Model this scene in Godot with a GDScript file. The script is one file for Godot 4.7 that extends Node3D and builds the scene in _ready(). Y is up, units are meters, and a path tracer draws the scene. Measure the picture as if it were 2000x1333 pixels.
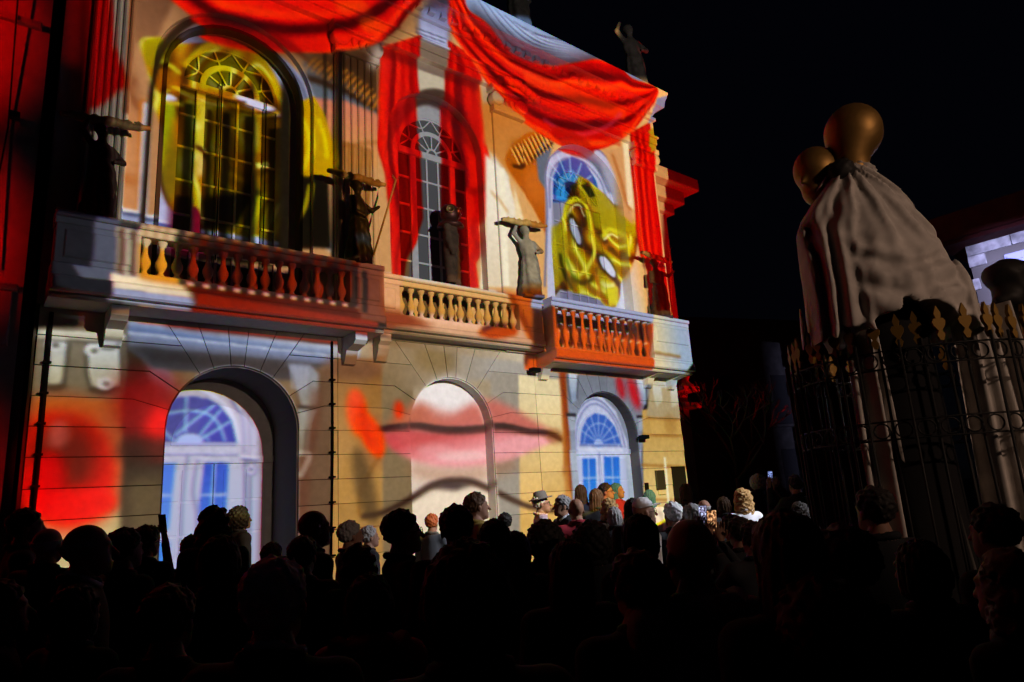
extends Node3D
# A theatre front at night with a picture thrown on it by a three-lamp projector.
# x runs along the front, y up, z out of the front towards the square; metres.

const PROJ := Vector3(6.5, 6.3, 12.0)      # the middle of the three projector lamps
const SLIDE_GAP := 0.08                    # lamp to slide
const PX := 72.0                           # slide picture: dots per metre of wall
const X0 := -0.4
const X1 := 15.8
const Y0 := -1.2
const Y1 := 15.6

var rng := RandomNumberGenerator.new()
var mats := {}

# ------------------------------------------------------------------ helpers
func lin(r: float, g: float, b: float) -> Color:
	return Color(r, g, b).linear_to_srgb()

func mat(key: String, c: Color, rough := 0.85, metal := 0.0, grain := 0.0, freq := 6.0, relief := 0.0) -> StandardMaterial3D:
	if mats.has(key):
		return mats[key]
	var m := StandardMaterial3D.new()
	m.resource_name = key
	m.albedo_color = c
	m.roughness = rough
	m.metallic = metal
	m.metallic_specular = 0.3
	if grain > 0.0:
		var n := FastNoiseLite.new()
		n.seed = key.hash() % 10000
		n.frequency = 0.02 * freq / 6.0
		n.fractal_octaves = 5
		var t := NoiseTexture2D.new()
		t.width = 256
		t.height = 256
		t.seamless = true
		t.noise = n
		var ramp := Gradient.new()
		ramp.set_color(0, Color(1.0 - grain, 1.0 - grain, 1.0 - grain))
		ramp.set_color(1, Color(1, 1, 1))
		t.color_ramp = ramp
		m.albedo_texture = t
		m.uv1_triplanar = true
		m.uv1_world_triplanar = true
		m.uv1_scale = Vector3.ONE * 0.45
		if relief > 0.0:
			m.heightmap_enabled = true
			m.heightmap_texture = t
			m.heightmap_scale = relief
	mats[key] = m
	return m

func st_new() -> SurfaceTool:
	var st := SurfaceTool.new()
	st.begin(Mesh.PRIMITIVE_TRIANGLES)
	return st

func commit(called: String, st: SurfaceTool, m: Material, parent: Node = self) -> MeshInstance3D:
	st.generate_normals()
	return put(called, st.commit(), m, parent)

func put(called: String, mesh: Mesh, m: Material, parent: Node = self) -> MeshInstance3D:
	var o := MeshInstance3D.new()
	o.name = called
	o.mesh = mesh
	if m:
		o.material_override = m
	parent.add_child(o, true)
	o.name = numbered(o, called, parent)
	return o

func numbered(o: Node, called: String, parent: Node) -> String:
	var key := "n_" + called
	var k: int = parent.get_meta(key) if parent.has_meta(key) else 0
	parent.set_meta(key, k + 1)
	return called if k == 0 else "%s_%03d" % [called, k]

func tag(o: Node, label: String, category: String, group := "", kind := "") -> Node:
	if label:
		o.set_meta("label", label)
	if category:
		o.set_meta("category", category)
	if group:
		o.set_meta("group", group)
	if kind:
		o.set_meta("kind", kind)
	return o

func thing(called: String, label: String, category: String, at := Vector3.ZERO, turn := 0.0, group := "") -> Node3D:
	var o := Node3D.new()
	o.name = called
	add_child(o, true)
	o.name = numbered(o, called, self)
	o.position = at
	o.rotation.y = turn
	tag(o, label, category, group)
	return o

func tri(st: SurfaceTool, a: Vector3, b: Vector3, c: Vector3) -> void:
	st.add_vertex(a)
	st.add_vertex(c)
	st.add_vertex(b)

func quad(st: SurfaceTool, a: Vector3, b: Vector3, c: Vector3, d: Vector3) -> void:   # counter-clockwise seen from outside
	tri(st, a, b, c)
	tri(st, a, c, d)

func flat(st: SurfaceTool) -> void:
	st.set_smooth_group(-1)

func box(st: SurfaceTool, lo: Vector3, hi: Vector3) -> void:
	flat(st)
	var p := []
	for k in 8:
		p.append(Vector3(hi.x if k & 1 else lo.x, hi.y if k & 2 else lo.y, hi.z if k & 4 else lo.z))
	quad(st, p[4], p[5], p[7], p[6])
	quad(st, p[1], p[0], p[2], p[3])
	quad(st, p[0], p[4], p[6], p[2])
	quad(st, p[5], p[1], p[3], p[7])
	quad(st, p[6], p[7], p[3], p[2])
	quad(st, p[0], p[1], p[5], p[4])

func soft_box(st: SurfaceTool, lo: Vector3, hi: Vector3, e := 0.012) -> void:   # front edges chamfered
	flat(st)
	var a := [Vector3(lo.x, lo.y, lo.z), Vector3(hi.x, lo.y, lo.z), Vector3(hi.x, hi.y, lo.z), Vector3(lo.x, hi.y, lo.z)]
	var b := [Vector3(lo.x, lo.y, hi.z - e), Vector3(hi.x, lo.y, hi.z - e), Vector3(hi.x, hi.y, hi.z - e), Vector3(lo.x, hi.y, hi.z - e)]
	var c := [Vector3(lo.x + e, lo.y + e, hi.z), Vector3(hi.x - e, lo.y + e, hi.z), Vector3(hi.x - e, hi.y - e, hi.z), Vector3(lo.x + e, hi.y - e, hi.z)]
	for k in 4:
		var j := (k + 1) % 4
		quad(st, a[k], a[j], b[j], b[k])
		quad(st, b[k], b[j], c[j], c[k])
	quad(st, c[0], c[1], c[2], c[3])
	quad(st, a[1], a[0], a[3], a[2])

func ext(st: SurfaceTool, poly: PackedVector2Array, z0: float, z1: float) -> void:   # an outline in the plane of the front, given thickness
	if poly.size() < 3:
		return
	flat(st)
	if Geometry2D.is_polygon_clockwise(poly):
		poly = poly.duplicate()
		poly.reverse()
	var t := Geometry2D.triangulate_polygon(poly)
	for k in range(0, t.size(), 3):
		var a := poly[t[k]]
		var b := poly[t[k + 1]]
		var c := poly[t[k + 2]]
		if (b - a).cross(c - a) < 0:
			var q := b
			b = c
			c = q
		tri(st, Vector3(a.x, a.y, z1), Vector3(b.x, b.y, z1), Vector3(c.x, c.y, z1))
		tri(st, Vector3(a.x, a.y, z0), Vector3(c.x, c.y, z0), Vector3(b.x, b.y, z0))
	for k in poly.size():
		var a := poly[k]
		var b := poly[(k + 1) % poly.size()]
		quad(st, Vector3(a.x, a.y, z0), Vector3(b.x, b.y, z0), Vector3(b.x, b.y, z1), Vector3(a.x, a.y, z1))

func lathe(st: SurfaceTool, prof: PackedVector2Array, seg: int, at := Transform3D.IDENTITY) -> void:   # profile: radius, height
	st.set_smooth_group(0)
	for k in prof.size() - 1:
		for j in seg:
			var a := TAU * j / seg
			var b := TAU * (j + 1) / seg
			var p := at * Vector3(prof[k].x * sin(a), prof[k].y, prof[k].x * cos(a))
			var q := at * Vector3(prof[k].x * sin(b), prof[k].y, prof[k].x * cos(b))
			var r := at * Vector3(prof[k + 1].x * sin(b), prof[k + 1].y, prof[k + 1].x * cos(b))
			var s := at * Vector3(prof[k + 1].x * sin(a), prof[k + 1].y, prof[k + 1].x * cos(a))
			if prof[k].x > 1e-5:
				tri(st, p, q, r)
			if prof[k + 1].x > 1e-5:
				tri(st, p, r, s)

func tube(st: SurfaceTool, pts: PackedVector3Array, r: Array, seg := 8) -> void:
	st.set_smooth_group(0)
	var rings := []
	for k in pts.size():
		var d := (pts[mini(k + 1, pts.size() - 1)] - pts[maxi(k - 1, 0)]).normalized()
		var u := d.cross(Vector3.RIGHT if absf(d.x) < 0.8 else Vector3.UP).normalized()
		var v := d.cross(u)
		var ring := []
		var rad: float = r[mini(k, r.size() - 1)]
		for j in seg:
			ring.append(pts[k] + (u * cos(TAU * j / seg) + v * sin(TAU * j / seg)) * rad)
		rings.append(ring)
	for k in pts.size() - 1:
		for j in seg:
			var i := (j + 1) % seg
			quad(st, rings[k][i], rings[k][j], rings[k + 1][j], rings[k + 1][i])
	for j in range(1, seg - 1):
		tri(st, rings[0][0], rings[0][j], rings[0][j + 1])
		tri(st, rings[-1][0], rings[-1][j + 1], rings[-1][j])

func pv(a: Array) -> PackedVector2Array:
	var p := PackedVector2Array()
	for k in range(0, a.size() - 1, 2):
		p.append(Vector2(a[k], a[k + 1]))
	return p

func rect(x0: float, y0: float, x1: float, y1: float) -> PackedVector2Array:
	return PackedVector2Array([Vector2(x0, y0), Vector2(x1, y0), Vector2(x1, y1), Vector2(x0, y1)])

func arch(cx: float, r: float, spring: float, foot: float, n := 28) -> PackedVector2Array:
	var p := PackedVector2Array([Vector2(cx - r, foot), Vector2(cx + r, foot)])
	for k in n + 1:
		var a := PI * k / n
		p.append(Vector2(cx + r * cos(a), spring + r * sin(a)))
	return p

func sector(c: Vector2, r0: float, r1: float, a0: float, a1: float, n := 8) -> PackedVector2Array:
	var p := PackedVector2Array()
	for k in n + 1:
		var a := lerpf(a0, a1, float(k) / n)
		p.append(c + Vector2(cos(a), sin(a)) * r1)
	for k in n + 1:
		var a := lerpf(a1, a0, float(k) / n)
		p.append(c + Vector2(cos(a), sin(a)) * r0)
	return p

func cut(polys: Array, by: PackedVector2Array) -> Array:
	var out := []
	for p in polys:
		for q in Geometry2D.clip_polygons(p, by):
			if not Geometry2D.is_polygon_clockwise(q):
				out.append(q)
	return out

func common(polys: Array, by: PackedVector2Array) -> Array:
	var out := []
	for p in polys:
		for q in Geometry2D.intersect_polygons(p, by):
			out.append(q)
	return out

func spline(p: PackedVector2Array, closed := true, n := 6) -> PackedVector2Array:
	var out := PackedVector2Array()
	var m := p.size()
	for k in (m if closed else m - 1):
		var a := p[(k - 1 + m) % m] if closed or k > 0 else p[0]
		var b := p[k]
		var c := p[(k + 1) % m]
		var d := p[(k + 2) % m] if closed or k + 2 < m else p[m - 1]
		for j in n:
			out.append(b.cubic_interpolate(c, a, d, float(j) / n))
	if not closed:
		out.append(p[m - 1])
	return out

# ------------------------------------------------------------------ surfaces from distance fields (surface nets)
func nets(lo: Vector3, hi: Vector3, cell: float, f: Callable) -> Array:
	var nx := int(ceil((hi.x - lo.x) / cell)) + 1
	var ny := int(ceil((hi.y - lo.y) / cell)) + 1
	var nz := int(ceil((hi.z - lo.z) / cell)) + 1
	var d := PackedFloat32Array()
	d.resize(nx * ny * nz)
	var i := 0
	for z in nz:
		for y in ny:
			for x in nx:
				d[i] = f.call(lo + Vector3(x, y, z) * cell)
				i += 1
	var vert := PackedVector3Array()
	var idx := PackedInt32Array()
	var at := PackedInt32Array()
	at.resize(nx * ny * nz)
	at.fill(-1)
	var sy := nx
	var sz := nx * ny
	var off := [0, 1, sy, sy + 1, sz, sz + 1, sz + sy, sz + sy + 1]
	var edges := [[0, 1], [2, 3], [4, 5], [6, 7], [0, 2], [1, 3], [4, 6], [5, 7], [0, 4], [1, 5], [2, 6], [3, 7]]
	for z in nz - 1:
		for y in ny - 1:
			for x in nx - 1:
				var b := x + y * sy + z * sz
				var neg := 0
				for k in 8:
					if d[b + off[k]] < 0.0:
						neg += 1
				if neg == 0 or neg == 8:
					continue
				var s := Vector3.ZERO
				var n := 0
				for e in edges:
					var u := d[b + off[e[0]]]
					var v := d[b + off[e[1]]]
					if (u < 0.0) != (v < 0.0):
						var t := u / (u - v)
						var p := Vector3(e[0] & 1, (e[0] >> 1) & 1, e[0] >> 2)
						var q := Vector3(e[1] & 1, (e[1] >> 1) & 1, e[1] >> 2)
						s += p.lerp(q, t)
						n += 1
				at[b] = vert.size()
				vert.append(lo + (Vector3(x, y, z) + s / n) * cell)
	for z in range(1, nz - 1):
		for y in range(1, ny - 1):
			for x in range(1, nx - 1):
				var b := x + y * sy + z * sz
				var inside := d[b] < 0.0
				for axis in 3:
					var o: int = [1, sy, sz][axis]
					if inside == (d[b + o] < 0.0):
						continue
					var u: int = [sy, sz, 1][axis]
					var v: int = [sz, 1, sy][axis]
					var q := [at[b], at[b - u], at[b - u - v], at[b - v]]
					if q.min() < 0:
						continue
					if inside:
						idx.append_array([q[0], q[2], q[1], q[0], q[3], q[2]])
					else:
						idx.append_array([q[0], q[1], q[2], q[0], q[2], q[3]])
	return [vert, idx]

func nets_into(st: SurfaceTool, net: Array, at := Transform3D.IDENTITY, keep = null) -> void:
	st.set_smooth_group(0)
	var v: PackedVector3Array = net[0]
	var t: PackedInt32Array = net[1]
	for k in range(0, t.size(), 3):
		if keep and not keep.call((v[t[k]] + v[t[k + 1]] + v[t[k + 2]]) / 3.0):
			continue
		for j in 3:
			st.add_vertex(at * v[t[k + j]])

static func smin(a: float, b: float, k: float) -> float:
	var h := maxf(k - absf(a - b), 0.0) / k
	return minf(a, b) - h * h * k * 0.25

static func ell(p: Vector3, c: Vector3, r: Vector3) -> float:
	var q := (p - c) / r
	var l := q.length()
	return (l - 1.0) * minf(r.x, minf(r.y, r.z)) if l < 0.6 else l * (l - 1.0) / maxf((q / r).length(), 1e-6)

static func cap(p: Vector3, a: Vector3, b: Vector3, ra: float, rb: float) -> float:
	var ab := b - a
	var t := clampf((p - a).dot(ab) / ab.length_squared(), 0.0, 1.0)
	return (p - a - ab * t).length() - lerpf(ra, rb, t)

# ------------------------------------------------------------------ the slide picture, painted in metres of the front
var cw := 0
var ch := 0
var cr := PackedFloat32Array()
var cg := PackedFloat32Array()
var cb := PackedFloat32Array()
var mk := PackedFloat32Array()
var mx := 0
var my := 0
var mw := 0
var mh := 0
var opening := PackedVector2Array()   # while set, paint stays inside this opening of the wall

func canvas() -> void:
	cw = int((X1 - X0) * PX)
	ch = int((Y1 - Y0) * PX)
	for a in [cr, cg, cb]:
		a.resize(cw * ch)
		a.fill(0.0)

func shape(pts: PackedVector2Array, soft := 0.02, grow := 0.0) -> void:   # fills the mask with an outline
	var p := PackedVector2Array()
	if opening.size():
		var inside := Geometry2D.intersect_polygons(pts, opening)
		if inside.is_empty():
			mw = 0
			mh = 0
			return
		pts = inside[0]
		for q in inside:
			if absf(area(q)) > absf(area(pts)):
				pts = q
	for q in pts:
		p.append(Vector2((q.x - X0) * PX, (Y1 - q.y) * PX))
	if grow != 0.0:
		var g := Geometry2D.offset_polygon(p, grow * PX)
		if g.size():
			p = g[0]
	var s := int(round(soft * PX))
	var lo := p[0]
	var hi := p[0]
	for q in p:
		lo = lo.min(q)
		hi = hi.max(q)
	mx = clampi(int(lo.x) - 2 * s - 2, 0, cw - 1)
	my = clampi(int(lo.y) - 2 * s - 2, 0, ch - 1)
	mw = clampi(int(hi.x) + 2 * s + 3, mx + 1, cw) - mx
	mh = clampi(int(hi.y) + 2 * s + 3, my + 1, ch) - my
	mk = PackedFloat32Array()
	mk.resize(mw * mh)
	var n := p.size()
	for y in mh:
		var yy := my + y + 0.5
		var xs := []
		for k in n:
			var a := p[k]
			var b := p[(k + 1) % n]
			if (a.y <= yy) != (b.y <= yy):
				xs.append(a.x + (yy - a.y) / (b.y - a.y) * (b.x - a.x))
		xs.sort()
		for k in range(0, xs.size() - 1, 2):
			var x0 := maxf(xs[k] - mx, 0.0)
			var x1 := minf(xs[k + 1] - mx, mw)
			if x1 <= x0:
				continue
			var i0 := int(x0)
			var i1 := int(x1)
			var row := y * mw
			if i0 == i1:
				mk[row + mini(i0, mw - 1)] += x1 - x0
				continue
			mk[row + i0] += i0 + 1 - x0
			for i in range(i0 + 1, i1):
				mk[row + i] = 1.0
			if i1 < mw:
				mk[row + i1] += x1 - i1
	if s > 0:
		blur(s)
		blur(maxi(1, s / 2))

func area(p: PackedVector2Array) -> float:
	var s := 0.0
	for k in p.size():
		s += p[k].cross(p[(k + 1) % p.size()])
	return s

func blur(r: int) -> void:
	var w := 2 * r + 1
	var t := PackedFloat32Array()
	t.resize(mk.size())
	for y in mh:
		var row := y * mw
		var s := 0.0
		for x in mini(r, mw):
			s += mk[row + x]
		for x in mw:
			if x + r < mw:
				s += mk[row + x + r]
			if x - r - 1 >= 0:
				s -= mk[row + x - r - 1]
			t[row + x] = s / w
	for x in mw:
		var s := 0.0
		for y in mini(r, mh):
			s += t[y * mw + x]
		for y in mh:
			if y + r < mh:
				s += t[(y + r) * mw + x]
			if y - r - 1 >= 0:
				s -= t[(y - r - 1) * mw + x]
			mk[y * mw + x] = s / w

func lay(c: Color, alpha := 1.0) -> void:
	for y in mh:
		var i := (my + y) * cw + mx
		var j := y * mw
		for x in mw:
			var a := mk[j] * alpha
			if a > 0.001:
				cr[i] += (c.r - cr[i]) * a
				cg[i] += (c.g - cg[i]) * a
				cb[i] += (c.b - cb[i]) * a
			i += 1
			j += 1

func lay_fn(f: Callable, alpha := 1.0) -> void:   # f(x, y in metres) -> colour
	for y in mh:
		var i := (my + y) * cw + mx
		var j := y * mw
		var ym := Y1 - (my + y + 0.5) / PX
		for x in mw:
			var a := mk[j] * alpha
			if a > 0.003:
				var c: Color = f.call(X0 + (mx + x + 0.5) / PX, ym)
				a *= c.a
				cr[i] += (c.r - cr[i]) * a
				cg[i] += (c.g - cg[i]) * a
				cb[i] += (c.b - cb[i]) * a
			i += 1
			j += 1

func dye(k: Color) -> void:   # multiplies: a shade of paint laid over what is there
	for y in mh:
		var i := (my + y) * cw + mx
		var j := y * mw
		for x in mw:
			var a := mk[j]
			if a > 0.001:
				cr[i] *= 1.0 + (k.r - 1.0) * a
				cg[i] *= 1.0 + (k.g - 1.0) * a
				cb[i] *= 1.0 + (k.b - 1.0) * a
			i += 1
			j += 1

func c8(r: float, g: float, b: float) -> Color:
	return Color(r / 255.0, g / 255.0, b / 255.0)

func fill(a: Array, c: Color, soft := 0.02, alpha := 1.0, smooth := false) -> void:
	var p := pv(a)
	shape(spline(p) if smooth else p, soft)
	lay(c, alpha)

func grad(a: Array, c: Color, d: Color, from: Vector2, to: Vector2, soft := 0.02, smooth := false, alpha := 1.0) -> void:
	var p := pv(a)
	shape(spline(p) if smooth else p, soft)
	var v := to - from
	var l := v.length_squared()
	lay_fn(func(x: float, y: float) -> Color: return c.lerp(d, clampf((Vector2(x, y) - from).dot(v) / l, 0.0, 1.0)), alpha)

func blob(a: Array, rx: float, ry: float, c: Color, alpha := 1.0, turn := 0.0) -> void:   # soft-edged spot round a point
	var o := Vector2(a[0], a[1])
	var p := PackedVector2Array()
	for k in 20:
		p.append(o + Vector2(rx * cos(TAU * k / 20), ry * sin(TAU * k / 20)).rotated(turn))
	shape(p, minf(rx, ry) * 0.45)
	lay(c, alpha)

func oval(a: Array, rx: float, ry: float, c: Color, soft := 0.02, alpha := 1.0, turn := 0.0) -> void:
	var o := Vector2(a[0], a[1])
	var p := PackedVector2Array()
	for k in 24:
		p.append(o + Vector2(rx * cos(TAU * k / 24), ry * sin(TAU * k / 24)).rotated(turn))
	shape(p, soft)
	lay(c, alpha)

func stroke(a: Array, w: float, c: Color, soft := 0.02, alpha := 1.0, taper := 0.0, smooth := true) -> void:
	var p := pv(a)
	if smooth and p.size() > 2:
		p = spline(p, false)
	var l := PackedVector2Array()
	var r := PackedVector2Array()
	for k in p.size():
		var d := (p[mini(k + 1, p.size() - 1)] - p[maxi(k - 1, 0)]).normalized()
		var t := float(k) / (p.size() - 1)
		var h := 0.5 * w * lerpf(1.0, sin(PI * (0.06 + 0.88 * t)), taper)
		l.append(p[k] + Vector2(-d.y, d.x) * h)
		r.append(p[k] - Vector2(-d.y, d.x) * h)
	r.reverse()
	l.append_array(r)
	shape(l, soft)
	lay(c, alpha)

func ramp_of(stops: Array, t: float) -> Color:
	var k := clampf(t, 0.0, 0.9999) * (stops.size() - 1)
	var c: Color = stops[int(k)]
	return c.lerp(stops[int(k) + 1], k - int(k))

func curve_y(p: PackedVector2Array, x: float) -> float:   # height of a curve that runs left to right
	for k in p.size() - 1:
		if x <= p[k + 1].x:
			return lerpf(p[k].y, p[k + 1].y, clampf((x - p[k].x) / maxf(p[k + 1].x - p[k].x, 1e-4), 0.0, 1.0))
	return p[-1].y

func curve_x(p: PackedVector2Array, y: float) -> float:   # x of a curve that runs downwards
	for k in p.size() - 1:
		if y >= p[k + 1].y:
			return lerpf(p[k].x, p[k + 1].x, clampf((p[k].y - y) / maxf(p[k].y - p[k + 1].y, 1e-4), 0.0, 1.0))
	return p[-1].x

var red_cloth := [c8(44, 2, 0), c8(112, 5, 0), c8(176, 16, 3), c8(216, 36, 8), c8(240, 72, 30)]

func drape(left: Array, right: Array, folds: Array, soft := 0.02) -> void:   # hanging cloth; folds: brightness at even steps across
	var l := pv(left)
	var r := pv(right)
	var p := l.duplicate()
	for k in range(r.size() - 1, -1, -1):
		p.append(r[k])
	shape(p, soft)
	var n := FastNoiseLite.new()
	n.seed = 5
	n.frequency = 0.35
	lay_fn(func(x: float, y: float) -> Color:
		var a := curve_x(l, y)
		var b := curve_x(r, y)
		var u := clampf((x - a) / maxf(b - a, 0.01) + 0.1 * n.get_noise_2d(x * 1.5, y), 0.0, 0.999) * (folds.size() - 1)
		var k := int(u)
		var t := u - k
		t = t * t * (3.0 - 2.0 * t)
		return ramp_of(red_cloth, lerpf(folds[k], folds[k + 1], t) + 0.12 * n.get_noise_2d(x * 3.0, y * 0.6)))

func chrome(x: float, y: float, n: FastNoiseLite, stops: Array, k: float) -> Color:   # polished gold: bands that bend round a relief
	var h := n.get_noise_2d(x, y) * 0.75 + n.get_noise_2d(x * 2.1 + 40.0, y * 2.1) * 0.3
	return ramp_of(stops, 0.5 + 0.5 * sin(h * k))

func develop() -> Array:   # the three colour separations, each a film whose alpha holds the light back
	var out := []
	var far2 := 0.0
	for c in [Vector2(X0, Y0), Vector2(X1, Y0), Vector2(X0, Y1), Vector2(X1, Y1)]:
		far2 = maxf(far2, (c - Vector2(PROJ.x, PROJ.y)).length_squared())
	var worst := pow(1.0 + far2 / (PROJ.z * PROJ.z), 2.0)
	var even := PackedFloat32Array()
	even.resize(cw * ch)
	for y in ch:
		var dy := Y1 - (y + 0.5) / PX - PROJ.y
		for x in cw:
			var dx := X0 + (x + 0.5) / PX - PROJ.x
			var k := 1.0 + (dx * dx + dy * dy) / (PROJ.z * PROJ.z)
			even[y * cw + x] = k * k / worst
	for i in cw * ch:      # richer colour, as the show has
		var l := 0.3 * cr[i] + 0.55 * cg[i] + 0.15 * cb[i]
		cr[i] = clampf(l + (cr[i] - l) * 1.2, 0.0, 1.0)
		cg[i] = clampf(l + (cg[i] - l) * 1.2, 0.0, 1.0)
		cb[i] = clampf(l + (cb[i] - l) * 1.2, 0.0, 1.0)
	for k in 3:
		var src: PackedFloat32Array = [cr, cg, cb][k]
		var px := PackedFloat32Array()
		px.resize(cw * ch * 4)
		for i in cw * ch:
			var v := src[i]
			px[i * 4 + 3] = 1.0 - minf(1.0, v * v * (0.3 * v + 0.7) * even[i])
		out.append(ImageTexture.create_from_image(Image.create_from_data(cw, ch, false, Image.FORMAT_RGBAF, px.to_byte_array())))
	return out

func paint() -> void:
	canvas()
	var n1 := FastNoiseLite.new()
	n1.seed = 11
	n1.frequency = 0.55
	n1.fractal_octaves = 3
	var n2 := FastNoiseLite.new()
	n2.seed = 23
	n2.frequency = 0.5
	n2.fractal_octaves = 1
	var gold := [c8(48, 26, 4), c8(120, 62, 8), c8(176, 118, 14), c8(188, 160, 22), c8(208, 200, 40), c8(250, 244, 130), c8(196, 176, 28), c8(150, 96, 12)]
	var dim_gold := [c8(60, 32, 4), c8(140, 78, 8), c8(180, 120, 14), c8(190, 160, 24), c8(206, 198, 44), c8(246, 240, 130), c8(190, 160, 24), c8(160, 96, 10)]
	# --- the skin of the big face, upper storey
	grad([0.78, 10.19, 17.19, 18.47, 14.89, 5.94, 1.18, 4.45], c8(176, 132, 96), c8(226, 178, 120), Vector2(1.52, 7.25), Vector2(10.84, 8.57), 0.1)
	fill([0.52, 10.06, 0.86, 10.23, 1.06, 5.97, 0.71, 5.9], c8(3, 3, 3), 0.03)
	fill([0.65, 9.76, 0.81, 9.83, 0.82, 8.49, 0.69, 8.48], c8(120, 8, 2), 0.12)
	# fluted strip at the far left, red cloth across it
	for k in 6:
		var c := c8(238, 226, 200) if k > 2 else c8(232, 222, 205)
		stroke([lerpf(0.95, 1.36, k / 5.0), 9.9, lerpf(1.15, 1.54, k / 5.0), 5.8], 0.05, c, 0.03)
		stroke([lerpf(0.91, 1.32, k / 5.0), 9.9, lerpf(1.11, 1.5, k / 5.0), 5.8], 0.05, c8(40, 42, 48), 0.02)
	shape(pv([0.79, 10.01, 1.1, 10.17, 1.23, 9.01, 1.37, 8.65, 1.49, 8.4, 1.34, 8.24, 1.17, 7.99, 1.05, 7.84, 0.93, 7.8]), 0.04)
	dye(Color(1.0, 0.09, 0.02))
	stroke([1.4, 10.02, 1.44, 8.82, 1.46, 7.88], 0.06, c8(84, 34, 12), 0.02)
	grad([1.41, 10.03, 2.14, 10.37, 1.84, 9.26, 1.56, 9.2, 1.59, 8.78, 1.75, 8.2, 1.74, 6.12, 1.56, 6.08, 1.48, 8.02], c8(120, 84, 62), c8(196, 140, 98), Vector2(1.47, 9.96), Vector2(1.67, 7.29), 0.04)
	stroke([1.6, 8.6, 1.54, 8.31, 1.73, 8.06], 0.09, c8(110, 60, 36), 0.05, 0.8)
	fill([1.76, 8.3, 1.69, 8.18, 1.75, 6.12, 1.81, 6.13], c8(186, 112, 48), 0.02)
	fill([1.75, 8.2, 1.92, 8.26, 1.97, 6.17, 1.77, 6.12], c8(222, 222, 240), 0.02)
	fill([1.49, 6.31, 2.21, 6.39, 2.22, 6.13, 1.5, 6.07], c8(150, 160, 196), 0.02)
	stroke([1.49, 6.33, 2.21, 6.37], 0.05, c8(232, 230, 236), 0.01)
	stroke([1.5, 6.27, 2.21, 6.31], 0.05, c8(70, 78, 110), 0.01)
	stroke([1.51, 6.82, 1.72, 6.85], 0.12, c8(150, 76, 22), 0.08, 0.7)
	# eye of the face between the first two windows
	fill([4.33, 9.95, 4.83, 10.04, 5.47, 9.71, 5.86, 9.45, 5.85, 8.94, 5.04, 8.79, 4.55, 9.17], c8(96, 104, 116), 0.06)
	grad([4.45, 9.24, 5.04, 9.38, 5.86, 9.32, 5.84, 8.16, 4.83, 7.89, 4.63, 8.35], c8(202, 128, 104), c8(206, 150, 96), Vector2(4.83, 9.27), Vector2(4.93, 8.23), 0.04)
	fill([4.33, 10.13, 5.97, 10.93, 5.94, 9.48, 5.63, 9.45, 5.04, 9.67, 4.63, 9.74], c8(62, 42, 28), 0.2)
	fill([5.62, 10.79, 5.97, 11.01, 5.96, 10.53, 5.64, 10.24], c8(196, 180, 168), 0.1)
	stroke([4.33, 9.63, 4.83, 9.65, 5.47, 9.49, 5.89, 9.43], 0.14, c8(44, 26, 14), 0.06, 0.9)
	for k in 13:
		var t := k / 12.0
		var o := Vector2(lerpf(4.49, 5.76, t), lerpf(9.99, 9.53, t) + 0.1 * sin(PI * t))
		stroke([o.x + 0.16, o.y + 0.2, o.x + 0.02, o.y + 0.02, o.x - 0.1, o.y - 0.2], 0.042, c8(220, 140, 56), 0.008, 0.75 + 0.25 * t, 0.9)
	for k in 7:
		stroke([lerpf(5.08, 5.64, k / 6.0), 8.5, lerpf(5.03, 5.48, k / 6.0), 6.0], 0.055, c8(120, 72, 24), 0.02, 0.85)
	stroke([4.83, 8.29, 5.46, 8.56, 5.92, 8.74], 0.06, c8(140, 86, 40), 0.04, 0.6)
	fill([4.83, 6.47, 5.33, 6.49, 5.33, 6.27, 4.83, 6.28], c8(196, 196, 204), 0.06)
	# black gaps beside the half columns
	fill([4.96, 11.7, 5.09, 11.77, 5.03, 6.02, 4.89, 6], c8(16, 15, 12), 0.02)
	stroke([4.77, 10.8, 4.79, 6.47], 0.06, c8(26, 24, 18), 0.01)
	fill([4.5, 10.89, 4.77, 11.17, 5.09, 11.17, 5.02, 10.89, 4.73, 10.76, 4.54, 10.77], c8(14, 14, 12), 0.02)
	opening = arch(LW[0], LW[1] - 0.16, LW[2], 4.9)
	# --- first window: cloth sky, then the gold mask
	fill([2.27, 5.85, 2.13, 8.53, 2.24, 9.32, 2.53, 9.93, 3.09, 10.48, 3.8, 10.58, 4.38, 10.17, 4.58, 9.39, 4.61, 6.08], c8(30, 27, 22), 0.03)
	grad([2.14, 9.19, 2.3, 9.69, 2.62, 10.17, 3.01, 10.4, 3.44, 10.32, 3.45, 9.99, 2.08, 9.43], c8(160, 160, 196), c8(44, 44, 46), Vector2(2.46, 9.7), Vector2(3.18, 10.31), 0.06)
	fill([2.15, 8.44, 2.51, 8.57, 2.63, 6.17, 2.2, 6.17], c8(176, 178, 214), 0.02)
	for k in 8:
		stroke([lerpf(2.21, 2.52, k / 7.0), 7.7, lerpf(2.24, 2.51, k / 7.0), 6.0], 0.025, c8(206, 208, 236), 0.012, 0.6)
	opening = PackedVector2Array()
	fill([2.14, 6.43, 2.53, 6.45, 2.54, 6.16, 2.16, 6.15], c8(150, 158, 206), 0.02)
	stroke([2.14, 6.43, 2.53, 6.44], 0.05, c8(226, 226, 244), 0.01)
	stroke([2.14, 6.38, 2.53, 6.39], 0.04, c8(50, 56, 120), 0.01)
	fill([2.45, 7.18, 2.58, 7.39, 3.05, 6.97, 3.04, 5.99, 2.45, 5.88], c8(84, 20, 40), 0.06)
	fill([2.84, 7.46, 2.98, 7.5, 2.98, 6.24, 2.84, 6.22], c8(120, 10, 34), 0.05)
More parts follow.
